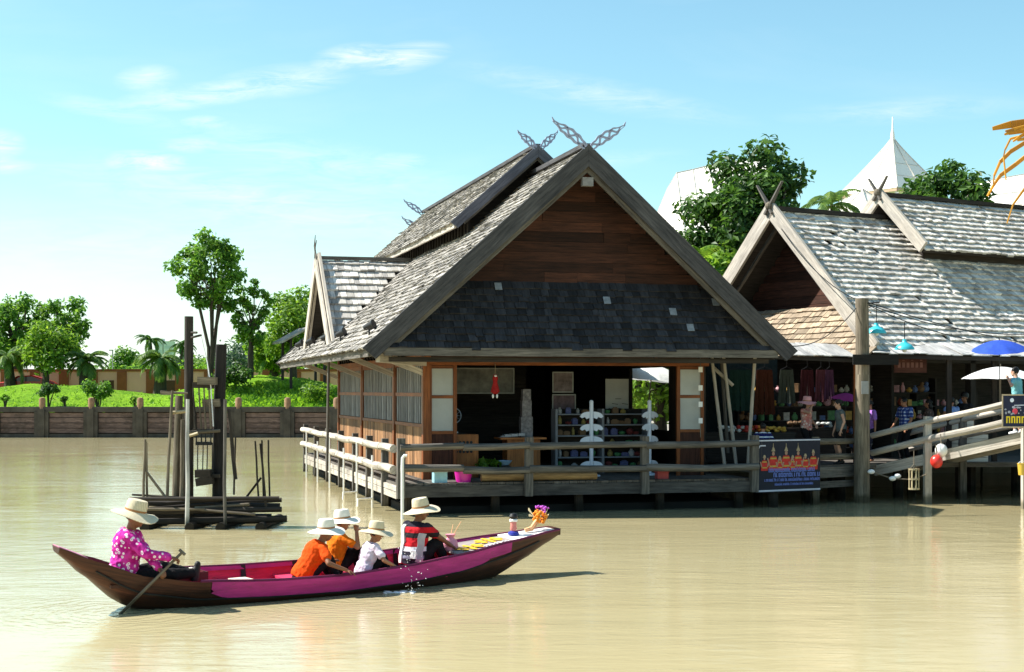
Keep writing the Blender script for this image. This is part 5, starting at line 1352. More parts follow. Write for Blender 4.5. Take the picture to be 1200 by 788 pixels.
def pattern(name, kind, cols, scale):
    m, nt, N, L, b = _new(name); tc = N.new('ShaderNodeTexCoord'); sep = N.new('ShaderNodeSeparateXYZ'); L.new(tc.outputs['Object'], sep.inputs[0])
    if kind == 'floral':
        v = N.new('ShaderNodeTexVoronoi'); v.inputs['Scale'].default_value = scale; L.new(tc.outputs['Object'], v.inputs['Vector'])
        n = _noise(N, L, tc.outputs['Object'], scale*.6, 4)
        c = _ramp(N, L, n, [(.42, cols[0]), (.58, cols[1])])
        ring = _ramp(N, L, v.outputs['Distance'], [(.0, (0, 0, 0)), (.10, (0, 0, 0)), (.16, (1, 1, 1)), (.30, (1, 1, 1)), (.36, (0, 0, 0))])
        c = _mix(N, L, 'MIX', ring, c, cols[2])
    elif kind == 'check':
        def band(s, o):
            a = N.new('ShaderNodeMath'); a.operation = 'MULTIPLY'; a.inputs[1].default_value = scale; L.new(s, a.inputs[0])
            f = N.new('ShaderNodeMath'); f.operation = 'FRACT'; L.new(a.outputs[0], f.inputs[0]); return f.outputs[0]
        ry = _ramp(N, L, band(sep.outputs['Z'], 0), [(0, (1,)*3), (.30, (1,)*3), (.34, (.35,)*3), (.96, (.35,)*3)])
        ad = N.new('ShaderNodeMath'); L.new(sep.outputs['X'], ad.inputs[0]); L.new(sep.outputs['Y'], ad.inputs[1])
        rx = _ramp(N, L, band(ad.outputs[0], 0), [(0, (1,)*3), (.30, (1,)*3), (.34, (.35,)*3), (.96, (.35,)*3)])
        f = N.new('ShaderNodeMath'); f.operation = 'MULTIPLY'; L.new(ry, f.inputs[0]); L.new(rx, f.inputs[1])
        c = _ramp(N, L, f.outputs[0], [(.1, cols[0]), (.4, cols[1]), (1, cols[2])])
    else:  # horizontal bands, list of (position, colour) constant
        a = N.new('ShaderNodeMath'); a.operation = 'MULTIPLY'; a.inputs[1].default_value = scale; L.new(sep.outputs['Z'], a.inputs[0])
        f = N.new('ShaderNodeMath'); f.operation = 'FRACT'; L.new(a.outputs[0], f.inputs[0])
        r = N.new('ShaderNodeValToRGB'); r.color_ramp.interpolation = 'CONSTANT'; e = r.color_ramp.elements
        while len(e) < len(cols): e.new(.5)
        for k, (p, cc) in enumerate(cols): e[k].position = p; e[k].color = (*cc, 1)
        L.new(f.outputs[0], r.inputs[0]); c = r.outputs[0]
    L.new(c, b.inputs['Base Color']); b.inputs['Roughness'].default_value = .9; b.inputs['Specular IOR Level'].default_value = .15
    _bump(N, L, b, _noise(N, L, tc.outputs['Object'], 10, 3, .5, .8), .5, .05); return m

def remesh(mb, name, mat, parent, voxel, smooth=3, fold=0.0):
    o = mb.build(name, mat, None, True)
    md = o.modifiers.new('r', 'REMESH'); md.mode = 'VOXEL'; md.voxel_size = voxel; md.use_smooth_shade = True
    ms = o.modifiers.new('s', 'SMOOTH'); ms.factor = .5; ms.iterations = smooth
    dg = bpy.context.evaluated_depsgraph_get(); ev = o.evaluated_get(dg); me = bpy.data.meshes.new_from_object(ev, depsgraph=dg)
    o.modifiers.clear(); old = o.data; o.data = me; bpy.data.meshes.remove(old); me.name = name
    if fold:
        from mathutils import noise as mn
        n = len(me.vertices); nr = np.empty(n*3, dtype=np.float32); me.vertices.foreach_get('normal', nr); co = np.empty(n*3, dtype=np.float32); me.vertices.foreach_get('co', co)
        nr = nr.reshape(-1, 3); co = co.reshape(-1, 3)
        d = np.array([mn.noise(Vector((p[0]*9+p[2]*5, p[1]*9-p[2]*4, p[2]*13)))+.5*mn.noise(Vector((p[0]*24, p[1]*24, p[2]*30))) for p in co.tolist()], dtype=np.float32)
        co += nr*(d[:, None]*fold+.003); me.vertices.foreach_set('co', co.ravel()); me.update()
    me.polygons.foreach_set('use_smooth', [True]*len(me.polygons))
    if not me.materials: me.materials.append(mat)
    o.parent = parent; return o
def ik(a, t, l1, l2, pole):
    a, t, pole = Vector(a), Vector(t), Vector(pole); d = t-a; L = d.length
    if L > (l1+l2)*.999: d = d*((l1+l2)*.999/L); L = d.length; t = a+d
    u = d.normalized(); x = (l1*l1-l2*l2+L*L)/(2*L); hgt = math.sqrt(max(0, l1*l1-x*x)); p = pole-u*pole.dot(u)
    p = p.normalized() if p.length > 1e-5 else Vector((0, 0, 1)); return a+u*x+p*hgt, t

def person(label, loc, heading, k=1.0, pose=None, skin='tan', shirt=None, sleeve='short', pants=None, pant='long', shoes=None, hat=None, hair='short', apron=None, group=None, female=False, kid=False, bulk=.020):
    """local frame: x forward, y left, z up, origin on the ground or seat. pose: joints in units of a 1.7 m figure"""
    p_ = dict(hip=.90, lean=0, side=0, twist=0, hp=0, hy=0, rh=(.05, -.30, -.12), lh=(.05, .30, -.12), rf=(.02, -.10), lf=(.02, .10), rk=(1, 0, 0), lk=(1, 0, 0), re=(-.5, -.5, -.3), le=(-.5, .5, -.3), rfz=.075, lfz=.075, curl=.6)
    p_.update(pose or {}); S = k
    t = thing('person', label, 'person', loc, heading, group)
    pel = Vector((0, 0, p_['hip']))
    Tm = Matrix.Rotation(R(p_['twist']), 3, 'Z') @ Matrix.Rotation(R(p_['lean']), 3, 'Y') @ Matrix.Rotation(R(p_['side']), 3, 'X')
    fx, ly, uz = Tm @ Vector((1, 0, 0)), Tm @ Vector((0, 1, 0)), Tm @ Vector((0, 0, 1))
    Hm = Tm @ Matrix.Rotation(R(-p_['lean']*.75), 3, 'Y') @ Matrix.Rotation(R(p_['hy']), 3, 'Z') @ Matrix.Rotation(R(p_['hp']), 3, 'Y')
    hs = 1.13 if kid else 1.0     # bigger heads for children
    neck = pel+uz*.50; nb = neck+uz*.022; hd = nb+Hm @ Vector((.03, 0, .138*hs))
    sw = .175 if not female else .16
    shR, shL = neck-ly*sw-uz*.045, neck+ly*sw-uz*.045
    hiR, hiL = pel-ly*.092-uz*.02, pel+ly*.092-uz*.02
    def tgt(v): return pel+Vector(v)     # hand targets relative to the pelvis, untwisted
    elR, wrR = ik(shR, tgt(p_['rh']), .28, .255, p_['re']); elL, wrL = ik(shL, tgt(p_['lh']), .28, .255, p_['le'])
    knR, anR = ik(hiR, Vector((p_['rf'][0], p_['rf'][1], p_['rfz'])), .425, .41, p_['rk']); knL, anL = ik(hiL, Vector((p_['lf'][0], p_['lf'][1], p_['lfz'])), .425, .41, p_['lk'])
    sc = lambda v: Vector(v)*S
    def ring(c, rx, ry, n=16): return [sc(c+fx*(rx*math.cos(a))+ly*(ry*math.sin(a))) for a in [2*math.pi*j/n for j in range(n)]]
    TOR = [(-.09, .07, .09), (-.05, .105, .145), (.02, .115, .165 if female else .16), (.12, .105, .148 if female else .152), (.22, .098, .135 if female else .148), (.33, .112, .155 if female else .165), (.42, .108, .165 if female else .178), (.47, .085, .14), (.50, .062, .085), (.53, .052, .056)]
    def torso(mb, grow, t0, t1):
        rs = [(z, rx, ry) for z, rx, ry in TOR if t0 <= z <= t1]
        mb.loft([ring(pel+uz*z, rx+grow, ry+grow) for z, rx, ry in rs])
    b = MB(); torso(b, 0, -1, 1)
    b.capsule(sc(neck-uz*.02), sc(nb+Hm @ Vector((.015, 0, .08))), .053*S, .05*S)
    R3 = Hm.copy()
    def hp_(x, y, z): return sc(hd+Hm @ (Vector((x, y, z))*hs))
    h1 = S*hs
    b.ball(hp_(-.008, 0, .022), (.094*h1, .076*h1, .098*h1), R3); b.ball(hp_(.022, 0, -.05), (.066*h1, .058*h1, .07*h1), R3); b.ball(hp_(.058, 0, -.088), (.022*h1, .026*h1, .02*h1), R3)
    b.capsule(hp_(.088, 0, .012), hp_(.106, 0, -.026), .009*h1, .0145*h1, 8); b.ball(hp_(.084, 0, -.058), (.012*h1, .026*h1, .011*h1), R3)
    b.capsule(hp_(.080, -.03, .028), hp_(.080, .03, .028), .011*h1, .011*h1, 8)
    for sg in (-1, 1): b.ball(hp_(-.005, sg*.078, -.008), (.018*h1, .008*h1, .03*h1), R3)
    def arm(s, e, w, sg):
        b.capsule(sc(s), sc(e), .048*S, .037*S); b.capsule(sc(e), sc(w), .037*S, .026*S)
        f = (w-e).normalized(); side = f.cross(Vector((0, 0, 1)));  side = side.normalized() if side.length > .1 else Vector((0, 1, 0)); dn = side.cross(f).normalized()
        if dn.z > 0: dn = -dn
        c = p_['curl']; pa = w+f*.045
        b.ball(sc(pa), (.045*S, .037*S, .017*S), Matrix((f, side, dn)).transposed())
        for i, (off, ln) in enumerate(((-.030, .062), (-.010, .073), (.011, .070), (.031, .055))):
            q0 = w+f*.078+side*off; q1 = q0+(f*math.cos(c*.6)+dn*math.sin(c*.6)+side*off*2).normalized()*ln*.55; q2 = q1+(f*math.cos(c*1.6)+dn*math.sin(c*1.6)).normalized()*ln*.5
            b.capsule(sc(q0), sc(q1), .0095*S, .009*S, 8); b.capsule(sc(q1), sc(q2), .009*S, .0075*S, 8)
        q0 = w+f*.02-side*sg*.02; q1 = q0+(f*.6-side*sg*.75+dn*.3).normalized()*.045; q2 = q1+(f*.9-side*sg*.1+dn*.4).normalized()*.03
        b.capsule(sc(q0), sc(q1), .0125*S, .0105*S, 8); b.capsule(sc(q1), sc(q2), .0105*S, .0085*S, 8)
    arm(shR, elR, wrR, -1); arm(shL, elL, wrL, 1)
    feet = []
    for hi, kn, an, rot in ((hiR, knR, anR, -1), (hiL, knL, anL, 1)):
        b.capsule(sc(hi), sc(kn), .083*S, .055*S); b.capsule(sc(kn), sc(an), .054*S, .036*S)
        mid = kn.lerp(an, .3); b.ball(sc(mid-Vector((.012, 0, 0))), (.05*S, .05*S, .1*S), (an-kn).to_track_quat('Z', 'X').to_matrix())
        sh = (an-kn).normalized(); fd = Vector((1, 0, 0))-sh*sh.x
        if sh.z > -.6: fd = Vector((.35, 0, .8))-sh*0.2
        fd = fd.normalized(); feet.append((an, fd)); b.capsule(sc(an-fd*.03-Vector((0, 0, .03))), sc(an+fd*.13-Vector((0, 0, .04))), .034*S, .026*S)
    for c, r1, r2 in ((shR, .052, 0), (shL, .052, 0)): b.ball(sc(c), r1*S)
    remesh(b, 'body', SKIN[skin], t, .0085*max(S, .8), 2)
    for sg in (-1, 1):
        e = MB(); e.ball(hp_(.079, sg*.031, .006), (.008*h1, .014*h1, .008*h1), R3, 8, 6); e.build('eye', M_EYE, t, True)
    e = MB(); e.ball(hp_(.093, 0, -.058), (.006*h1, .022*h1, .006*h1), R3, 8, 5); e.build('mouth', M_LIP, t, True)
    # clothes
    if shirt:
        g = bulk; b = MB(); torso(b, g, -.06, .475)
        b.loft([ring(pel+uz*z, rx+g, ry+g) for z, rx, ry in ((.46, .09, .15), (.495, .068, .10), (.515, .058, .075))])
        for s, e, w in ((shR, elR, wrR), (shL, elL, wrL)):
            if sleeve == 'none': b.capsule(sc(s), sc(s.lerp(e, .1)), .064*S, .062*S); continue
            b.capsule(sc(s), sc(s.lerp(e, .62 if sleeve == 'short' else 1)), .066*S, .062*S)
            if sleeve == 'long': b.capsule(sc(e), sc(e.lerp(w, .9)), .054*S, .046*S)
        remesh(b, 'shirt', shirt, t, .011*max(S, .8), 2, .013 if bulk > .025 else .009)
    if pants:
        b = MB(); torso(b, .014, -.1, .13)
        for hi, kn, an in ((hiR, knR, anR), (hiL, knL, anL)):
            b.capsule(sc(hi), sc(kn if pant == 'long' else hi.lerp(kn, .85)), .098*S, .074*S)
            if pant == 'long': b.capsule(sc(kn), sc(kn.lerp(an, .93)), .072*S, .052*S)
        remesh(b, 'trousers' if pant == 'long' else 'shorts', pants, t, .011*max(S, .8), 2, .012)
    if shoes:
        for an, fd in feet:
            b = MB(); b.capsule(sc(an-fd*.035-Vector((0, 0, .03))), sc(an+fd*.14-Vector((0, 0, .04))), .044*S, .035*S); b.capsule(sc(an+Vector((0, 0, .03))), sc(an-Vector((0, 0, .03))), .045*S, .046*S); remesh(b, 'shoe', shoes, t, .011, 2)
    if hair:
        b = MB(); b.ball(hp_(-.02, 0, .036), (.098*h1, .086*h1, .094*h1), R3)
        if hair == 'long': b.ball(hp_(-.05, 0, -.05), (.06*h1, .085*h1, .13*h1), R3); b.capsule(hp_(-.06, 0, -.05), hp_(-.075, 0, -.22), .07*h1, .045*h1)
        if hair == 'bun': b.ball(hp_(-.11, 0, .05), .05*h1)
        remesh(b, 'hair', HAIR, t, .010, 2, .012)
    if hat:
        kind, hm, tilt = hat; M = Matrix.Translation(hp_(-.008, 0, .046)) @ (Hm @ Matrix.Rotation(R(tilt), 3, 'Y')).to_4x4(); q = h1*(1.09 if kind == 'wide' else 1.03)
        b = MB(); n = 36
        if kind == 'wide':
            prof = [(.098, -.012), (.13, -.016), (.19, -.034), (.225, -.046), (.228, -.040), (.19, -.024), (.13, -.004), (.106, .012), (.102, .06), (.096, .104), (.088, .122), (.05, .127), (.001, .126)]
        elif kind == 'cone':
            prof = [(.098, -.01), (.16, -.03), (.215, -.055), (.217, -.048), (.16, -.018), (.108, .01), (.10, .05), (.085, .085), (.04, .10), (.001, .102)]
        else:
            prof = [(.097, -.02), (.102, -.02), (.102, .02), (.09, .07), (.05, .098), (.001, .104)]
        rings = []
        for r0, z in prof:
            rings.append([M @ (Vector((r0*math.cos(a)*q*1.02, r0*math.sin(a)*q*(.98 if r0 < .12 else 1), z*q+(.018*q*math.sin(a*2+.6)+.010*q*math.sin(a*3) if r0 > .15 else 0)))) for a in [2*math.pi*j/n for j in range(n)]])
        b.loft(rings, False)
        if kind == 'cap': b.prism([(.07, -.075), (.14, -.06), (.175, 0), (.14, .06), (.07, .075)], lambda x, y, d: M @ (Vector((x, y, -.012+d-.15*(x-.07)))*q), .012)
        b.build('straw_hat' if kind != 'cap' else 'cap', hm, t, True)
        if kind != 'cap':
            c = MB(); c.lathe([(.1085*q, .004*q), (.1075*q, .03*q), (.104*q, .03*q), (.104*q, .004*q)], M, 30, False); c.build('hat_band', M_STRAWD if kind == 'wide' else M_STRAW, t, True)
    return t, dict(wrR=sc(wrR), wrL=sc(wrL), pel=sc(pel), neck=sc(neck), uz=uz, fx=fx, ly=ly, head=sc(hd), S=S)

def boat_seat(s, y, z): return BW(s, y, z)
M_PINKF = pattern('magenta floral', 'floral', ((.40, .01, .20), (.58, .04, .34), (.84, .70, .78)), 17)
M_ORG = cloth('orange shirt', (.62, .065, .003)); M_ORG2 = cloth('light orange shirt', (.72, .16, .006)); M_LAV = cloth('pale lavender shirt', (.66, .58, .70))
M_BAND = pattern('banded shirt', 'bands', [(0, (.45, .012, .02)), (.16, (.02, .018, .03)), (.30, (.16, .16, .22)), (.38, (.02, .018, .03)), (.50, (.68, .66, .72)), (.62, (.45, .012, .02)), (.86, (.02, .018, .02))], 1.9)
M_BLK = cloth('black trousers', (.012, .011, .012)); M_DKB = cloth('dark blue trousers', (.02, .022, .04)); M_GRN = cloth('grey green cloth', (.10, .12, .12))
# rower at the stern
w_, j = person('rower at the stern in magenta floral shirt and wide straw hat gripping a paddle', BW(-2.92, -.07, .30), B_ANG-.10, 1.2,
    dict(hip=.10, lean=10, twist=-24, hp=6, hy=-2, rh=(.42, -.33, .22), lh=(.34, -.27, .08), rf=(.90, -.02), lf=(.84, .12), rfz=.10, lfz=.06, rk=(0, -.2, 1), lk=(0, .2, 1), re=(-.3, -.6, -.5), le=(-.3, .7, -.4), curl=1.1),
    'brown', M_PINKF, 'long', M_BLK, 'long', plain('black shoes', (.014, .013, .014), .6), ('wide', M_STRAW, 6), 'short', female=True, bulk=.05)
# paddle: held in both hands and dipping into the water beside the stern
pa = j['wrR']; pa = Matrix.Translation(BW(-2.92, -.07, .30)) @ Matrix.Rotation(B_ANG-.10, 4, 'Z') @ (pa+Vector((.085, -.01, -.01))); pb = P(134, 727, 18.70); pb = pb+(pb-pa).normalized()*.42
dd = (pb-pa).normalized()
m = MB(); m.tube([pa-dd*.10, pa.lerp(pb, .5), pb-dd*.3], [.018, .02, .02], 8)
o = m.build('shaft', W_POLE, None, True, fix=False)
pd = thing('paddle', 'wooden paddle held by the rower and dipping into the water at the stern', 'paddle', (0, 0, 0)); o.parent = pd
m = MB(); sd = dd.cross(Vector((.3, 1, 0))).normalized(); bl = [(0, .02), (.1, .06), (.3, .075), (.5, .07), (.55, .03)]
m.loft([[pb-dd*.32+dd*x+sd*w-dd.cross(sd)*.008, pb-dd*.32+dd*x+sd*w+dd.cross(sd)*.008, pb-dd*.32+dd*x-sd*w+dd.cross(sd)*.008, pb-dd*.32+dd*x-sd*w-dd.cross(sd)*.008] for x, w in bl]); o = m.build('blade', W_POLE, pd)
m = MB(); m.beam(pa-dd*.10-sd*.05, pa-dd*.10+sd*.05, .03, .03); m.build('grip', W_POLE, pd)
# passengers
person('passenger in red orange shirt and pale hat reaching an arm over the boat side', BW(-.40, -.16, .18), B_ANG-.15, 1.02,
    dict(hip=.09, lean=30, side=4, hp=6, hy=-6, rh=(.46, -.47, .10), lh=(.40, .05, .18), rf=(.52, -.08), lf=(.50, .14), rfz=-.06, lfz=-.06, rk=(0, 0, 1), lk=(0, .2, 1), re=(-.2, -.5, -.4), curl=.4),
    'brown', M_ORG, 'short', M_BLK, 'long', None, ('wide', M_STRAWW, -16), 'short', bulk=.04)
person('child in light orange shirt raising a hand to the brim of a pale hat', BW(.27, .20, .18), B_ANG-.25, 1.0,
    dict(hip=.09, lean=10, hp=4, hy=-10, rh=(.30, -.17, .52), lh=(.36, .05, .12), rf=(.5, -.06), lf=(.50, .14), rfz=-.06, lfz=-.06, rk=(0, 0, 1), lk=(0, .2, 1), re=(.5, -.6, -.6), curl=.5),
    'tan', M_ORG2, 'short', M_BLK, 'long', None, ('wide', M_STRAWW, -12), 'short', bulk=.035)
person('small child in pale lavender top and brimmed hat leaning over the boat side', BW(.50, -.26, .18), B_ANG-.12, .86,
    dict(hip=.09, lean=18, hp=8, hy=-14, rh=(.44, -.30, .12), lh=(.36, .05, .12), rf=(.46, -.06), lf=(.46, .14), rfz=-.04, lfz=-.04, rk=(0, 0, 1), lk=(0, .2, 1), re=(-.1, -.6, -.4), curl=.2),
    'tan', M_LAV, 'short', M_BLK, 'long', None, ('wide', M_STRAW, -6), 'short', kid=True, bulk=.032)
w_, j = person('foremost boat passenger in red black and white striped shirt and cream hat', BW(1.45, -.02, .22), B_ANG+.25, 1.1,
    dict(hip=.10, lean=10, side=0, hp=8, hy=-20, rh=(.56, -.20, .16), lh=(.50, .10, .14), rf=(.52, -.14), lf=(.54, .12), rfz=-.02, lfz=-.02, rk=(0, 0, 1), lk=(0, .1, 1), re=(-.2, -.6, -.2), curl=.8),
    'brown', M_BAND, 'short', M_BLK, 'long', None, ('wide', M_STRAW, -20), 'short', bulk=.03)
# white vest panels worn over the striped shirt
vm = cloth('white vest', (.74, .73, .70)); vg = cloth('grey vest', (.42, .43, .45))
S = j['S']
def vest_strip(nm, mm, a0, a1, z0, z1, g0, g1):
    v = MB(); TT = [(-.06, .105, .145), (.02, .115, .16), (.12, .105, .152), (.22, .098, .148), (.33, .112, .165), (.42, .108, .178), (.48, .085, .14)]
    rg = []
    for k in range(13):
        z = z0+(z1-z0)*k/12
        for (za, xa, ya), (zb, xb, yb) in zip(TT, TT[1:]):
            if z <= zb: q = (z-za)/(zb-za); rx, ry = xa+(xb-xa)*q, ya+(yb-ya)*q; break
        def pt(a, g): return (j['pel']+j['uz']*z+j['fx']*((rx+g)*math.cos(R(a)))+j['ly']*((ry+g)*math.sin(R(a))))*S
        wv = 2.5*math.sin(k*1.1)
        rg.append([pt(a0+(a1-a0)*i/5+wv, g1) for i in range(6)]+[pt(a1-(a1-a0)*i/5+wv, g0) for i in range(6)])
    v.loft(rg); v.build(nm, mm, w_, True)
vest_strip('vest_panel', vm, 112, 160, -.05, .46, .026, .05); vest_strip('vest_panel', vg, 228, 262, -.02, .36, .026, .05)
vest_strip('vest_panel', vm, 205, 232, .02, .12, .028, .05)
# pink bag and light sticks before the front passenger
t = thing('gift_bag', 'pink and white wrapped bag held before the passenger in stripes', 'bag', BW(2.12, .02, .44), B_ANG)
m = MB(); m.loft([[Vector((math.cos(a)*r0, math.sin(a)*r0*.7, z)) for a in [k*math.pi/5 for k in range(10)]] for r0, z in ((.10, 0), (.13, .05), (.11, .14), (.05, .19), (.09, .24))]); m.build('bag', cloth('pink wrap', (.72, .30, .40)), t, True)
m = MB(); m.tube([(0, 0, .15), (.12, -.03, .36), (.16, -.04, .42)], .008, 5); m.tube([(0, .02, .15), (.06, .02, .38)], .006, 5); m.build('sticks', plain('peach stick', (.75, .45, .25), .6), t)

# ---- people of the market; floor level FZ, distances 37..40 m
def stand(label, px, Y, heading, k, pose, z=FZ, **kw): return person(label, (PX(px, Y), Y, z), heading, k, pose, **kw)
M_NAVYS = pattern('navy stripes', 'bands', [(0, (.012, .015, .09)), (.5, (.62, .63, .70)), (.8, (.012, .015, .09))], 9)
M_CHECK = pattern('blue check', 'check', ((.02, .035, .16), (.10, .16, .40), (.66, .70, .80)), 11)
M_PFLO = pattern('pink floral dress', 'floral', ((.5, .16, .14), (.62, .36, .30), (.75, .65, .58)), 14)
# chair and seated boy seen from behind at the rail
t = thing('stool', 'dark wooden stool under the boy in navy stripes', 'stool', (PX(894, 36.6), 36.6, FZ))
m = MB(); m.box((-.18, -.18, .27), (.18, .18, .31)); m.build('seat', W_DARK, t)
for sx in (-.15, .15):
    for sy in (-.15, .15): m = MB(); m.box((sx-.02, sy-.02, 0), (sx+.02, sy+.02, .268)); m.build('leg', W_DARK, t)
stand('boy in navy and white striped shirt sitting behind the banner with his back turned', 894, 36.55, R(78), .86, dict(hip=.09, lean=8, rh=(.36, -.20, .2), lh=(.36, .2, .2), rf=(.42, -.1), lf=(.42, .1), rfz=-.30, lfz=-.30, rk=(.3, 0, 1), lk=(.3, 0, 1)), z=FZ+.31, skin='tan', shirt=M_NAVYS, sleeve='long', pants=M_DKB, hair='short')
stand('woman in a pale floral dress and pink sun hat raising a hand to her face', 945, 38.4, R(-45), .98, dict(rh=(.20, -.06, .58), lh=(.12, .22, .1), re=(.3, -.6, -.6)), skin='fair', shirt=M_PFLO, sleeve='none', pants=M_BLK, pant='short', shoes=M_BLACK, hat=('wide', plain('pink hat', (.72, .36, .40), .8), 4), hair='long', female=True)
stand('woman in a dark sleeveless top and short skirt leaning a hand on the walkway rail', 986, 37.7, R(185), .97, dict(rh=(.14, -.22, -.06), lh=(.12, .34, -.02), lean=6), skin='fair', shirt=M_GRN, sleeve='none', pants=M_BLK, pant='short', shoes=M_BLACK, hair='bun', female=True)
stand('person in a purple shirt half hidden behind the thick pole', 1020, 38.9, R(200), .95, dict(rh=(.2, -.2, .1)), skin='tan', shirt=cloth('purple shirt', (.36, .16, .55)), pants=M_DKB, hair='short')
stand('man in a blue and white checked shirt looking down at the footbridge foot', 1061, 39.2, R(215), 1.0, dict(rh=(.22, -.22, .02), lh=(.20, .2, -.02), hp=16), skin='tan', shirt=M_CHECK, sleeve='short', pants=M_BLK, shoes=M_BLACK, hair='short')
stand('long haired woman in a dull brown top behind the checked shirt man', 1089, 40.2, R(160), .96, dict(), skin='tan', shirt=pattern('dull print', 'floral', ((.06, .05, .05), (.12, .08, .07), (.25, .2, .18)), 12), pants=M_BLK, hair='long', female=True)
stand('person in a sky blue top standing under the awning behind the bridge rail', 1115, 40.2, R(100), 1.0, dict(), skin='tan', shirt=cloth('sky blue top', (.22, .36, .75)), sleeve='none', pants=M_DKB, hair='short', female=True)
stand('man in a black cap and dark shirt with a white collar beneath the awning', 1131, 40.6, R(215), 1.06, dict(), skin='brown', shirt=cloth('dark shirt', (.03, .03, .035)), pants=M_BLK, hat=('cap', M_BLACK, 0), hair='short')
q = .70; pb_ = BR(q, .55, .05)
w_, j = person('person in aqua shirt and cream shorts on the footbridge under a blue umbrella', pb_, R(140), .97, dict(rh=(.20, -.15, .46), lh=(.12, .30, .50), lean=4, re=(-.2, -.6, -.4), le=(.1, .8, -.2), rf=(.10, -.1), lf=(-.12, .1)), 'fair', cloth('aqua shirt', (.20, .48, .50)), 'short', cloth('cream shorts', (.74, .68, .54)), 'short', M_WHITE, None, 'short')

# ------------------------------------------------------------------ umbrellas
def umbrella(label, top, r, drop, c, tilt, stick_to=None, n=8, name='umbrella', group=None, base=None, dense=.25):
    t = thing(name, label, 'umbrella', top, 0, group); t.rotation_euler = (R(tilt[0]), R(tilt[1]), 0)
    m = MB(); rings = []; K = 7
    for k in range(K+1):
        q = k/K; ring = []
        for j in range(n*4):
            a = 2*math.pi*j/(n*4); sag = 1-.07*(1-abs(math.cos(a*n/2)))*q; ring.append(Vector((math.cos(a)*r*q*sag, math.sin(a)*r*q*sag, -drop*(q**1.8)-.02*q*(1-abs(math.cos(a*n/2))))))
        rings.append(ring)
    m.loft(rings, False)
    cl = cloth(label[:16], c, .8, .2); nt = cl.node_tree
    tr = nt.nodes.new('ShaderNodeBsdfTranslucent'); tr.inputs[0].default_value = (*c, 1); mx = nt.nodes.new('ShaderNodeMixShader'); mx.inputs[0].default_value = dense
    nt.links.new(nt.nodes['Principled BSDF'].outputs[0], mx.inputs[1]); nt.links.new(tr.outputs[0], mx.inputs[2]); nt.links.new(mx.outputs[0], nt.nodes['Material Output'].inputs[0])
    m.build('canopy', cl, t, True)
    m = MB()
    for k in range(n):
        a = 2*math.pi*k/n; m.tube([Vector((math.cos(a)*r*q, math.sin(a)*r*q, -drop*(q**1.8)-.012)) for q in (.02, .35, .7, .98)], .006, 4, False)
    m.build('ribs', M_BLACK, t, fix=False)
    ln = base or .95
    m = MB(); m.tube([(0, 0, .07), (0, 0, -ln)], .012 if ln < 1.2 else .025, 6); m.build('stick', M_BLACK if ln < 1.2 else W_POLE, t)
    return t
hand = Matrix.Translation(pb_) @ Matrix.Rotation(R(140), 4, 'Z') @ j['wrR']
umbrella('open blue umbrella carried over the person in the aqua shirt', P(1171, 399, 35.6), .66, .23, (.035, .09, .50), (10, -4))
umbrella('white market parasol beyond the footbridge under the awning', P(1172, 430, 38.0), .98, .30, (.82, .82, .82), (0, 0), base=1.25, name='parasol')
umbrella('purple umbrella behind the woman in the dark top', P(994, 461, 38.6), .42, .17, (.36, .05, .26), (6, 8))
umbrella('large white parasol in the yard seen through the open side of the house', HW(10.4, 12.0, 3.62), 1.25, .5, (.84, .83, .78), (0, 6), base=2.7, name='parasol')
# ================================================================== THINGS IN THE SHOP (on the house deck)
FLH = .72
def hthing(name, label, cat, u, v, z=FLH, rz=0, group=None): return thing(name, label, cat, HW(u, v, z), A_H+rz, group)
def log_on_deck():
    m = MB(); a, b = HW(1.95, .22, FLH+.10), HW(4.7, .22, FLH+.10); m.tube([a, a.lerp(b, .4)+Vector((0, 0, .01)), b], [.095, .10, .09], 12, True, .03)
    o = m.build('log', wood('peeled log', (.20, .12, .05), (.42, .28, .13), 10, .7, .1), None, True, fix=False); tag(o, 'peeled yellow brown log lying along the front edge of the house deck', 'log')
log_on_deck()
pail('magenta plastic bucket on the front edge of the house deck', HW(1.55, .3, FLH), .21, .26, (.62, .02, .34), handle=False)
def boxy(name, label, cat, u, v, w, d, h, mm, z=FLH, rz=0, lid=None, group=None):
    t = hthing(name, label, cat, u, v, z, rz, group); m = MB()
    m.box((-w/2, -d/2, 0), (w/2, d/2, h)); m.build('box', mm, t)
    m = MB(); m.box((-w/2-.015, -d/2-.015, h), (w/2+.015, d/2+.015, h+.04)); m.build('lid', lid or mm, t); return t
boxy('cool_box', 'pale blue and white cool box on the deck left of the magenta bucket', 'box', 1.0, .3, .30, .26, .24, plain('pale blue plastic', (.32, .58, .68), .4), lid=M_WHITE)
boxy('small_crate', 'small red crate on the deck edge below the right fan rack', 'crate', 6.35, .32, .27, .2, .16, plain('dull red crate', (.38, .06, .06), .6))
t = hthing('basin', 'pale blue plastic basin on the shop floor by the counter', 'basin', 2.9, 1.9, FLH+.30)
m = MB(); m.lathe([(.12, 0), (.20, .10), (.215, .10), (.13, -.005)], None, 20, False); m.build('bowl', plain('powder blue plastic', (.35, .48, .62), .4), t, True)
m = MB(); m.box((-.14, -.14, -.30), (.14, .14, -.012)); m.build('stand', W_DARK, t)
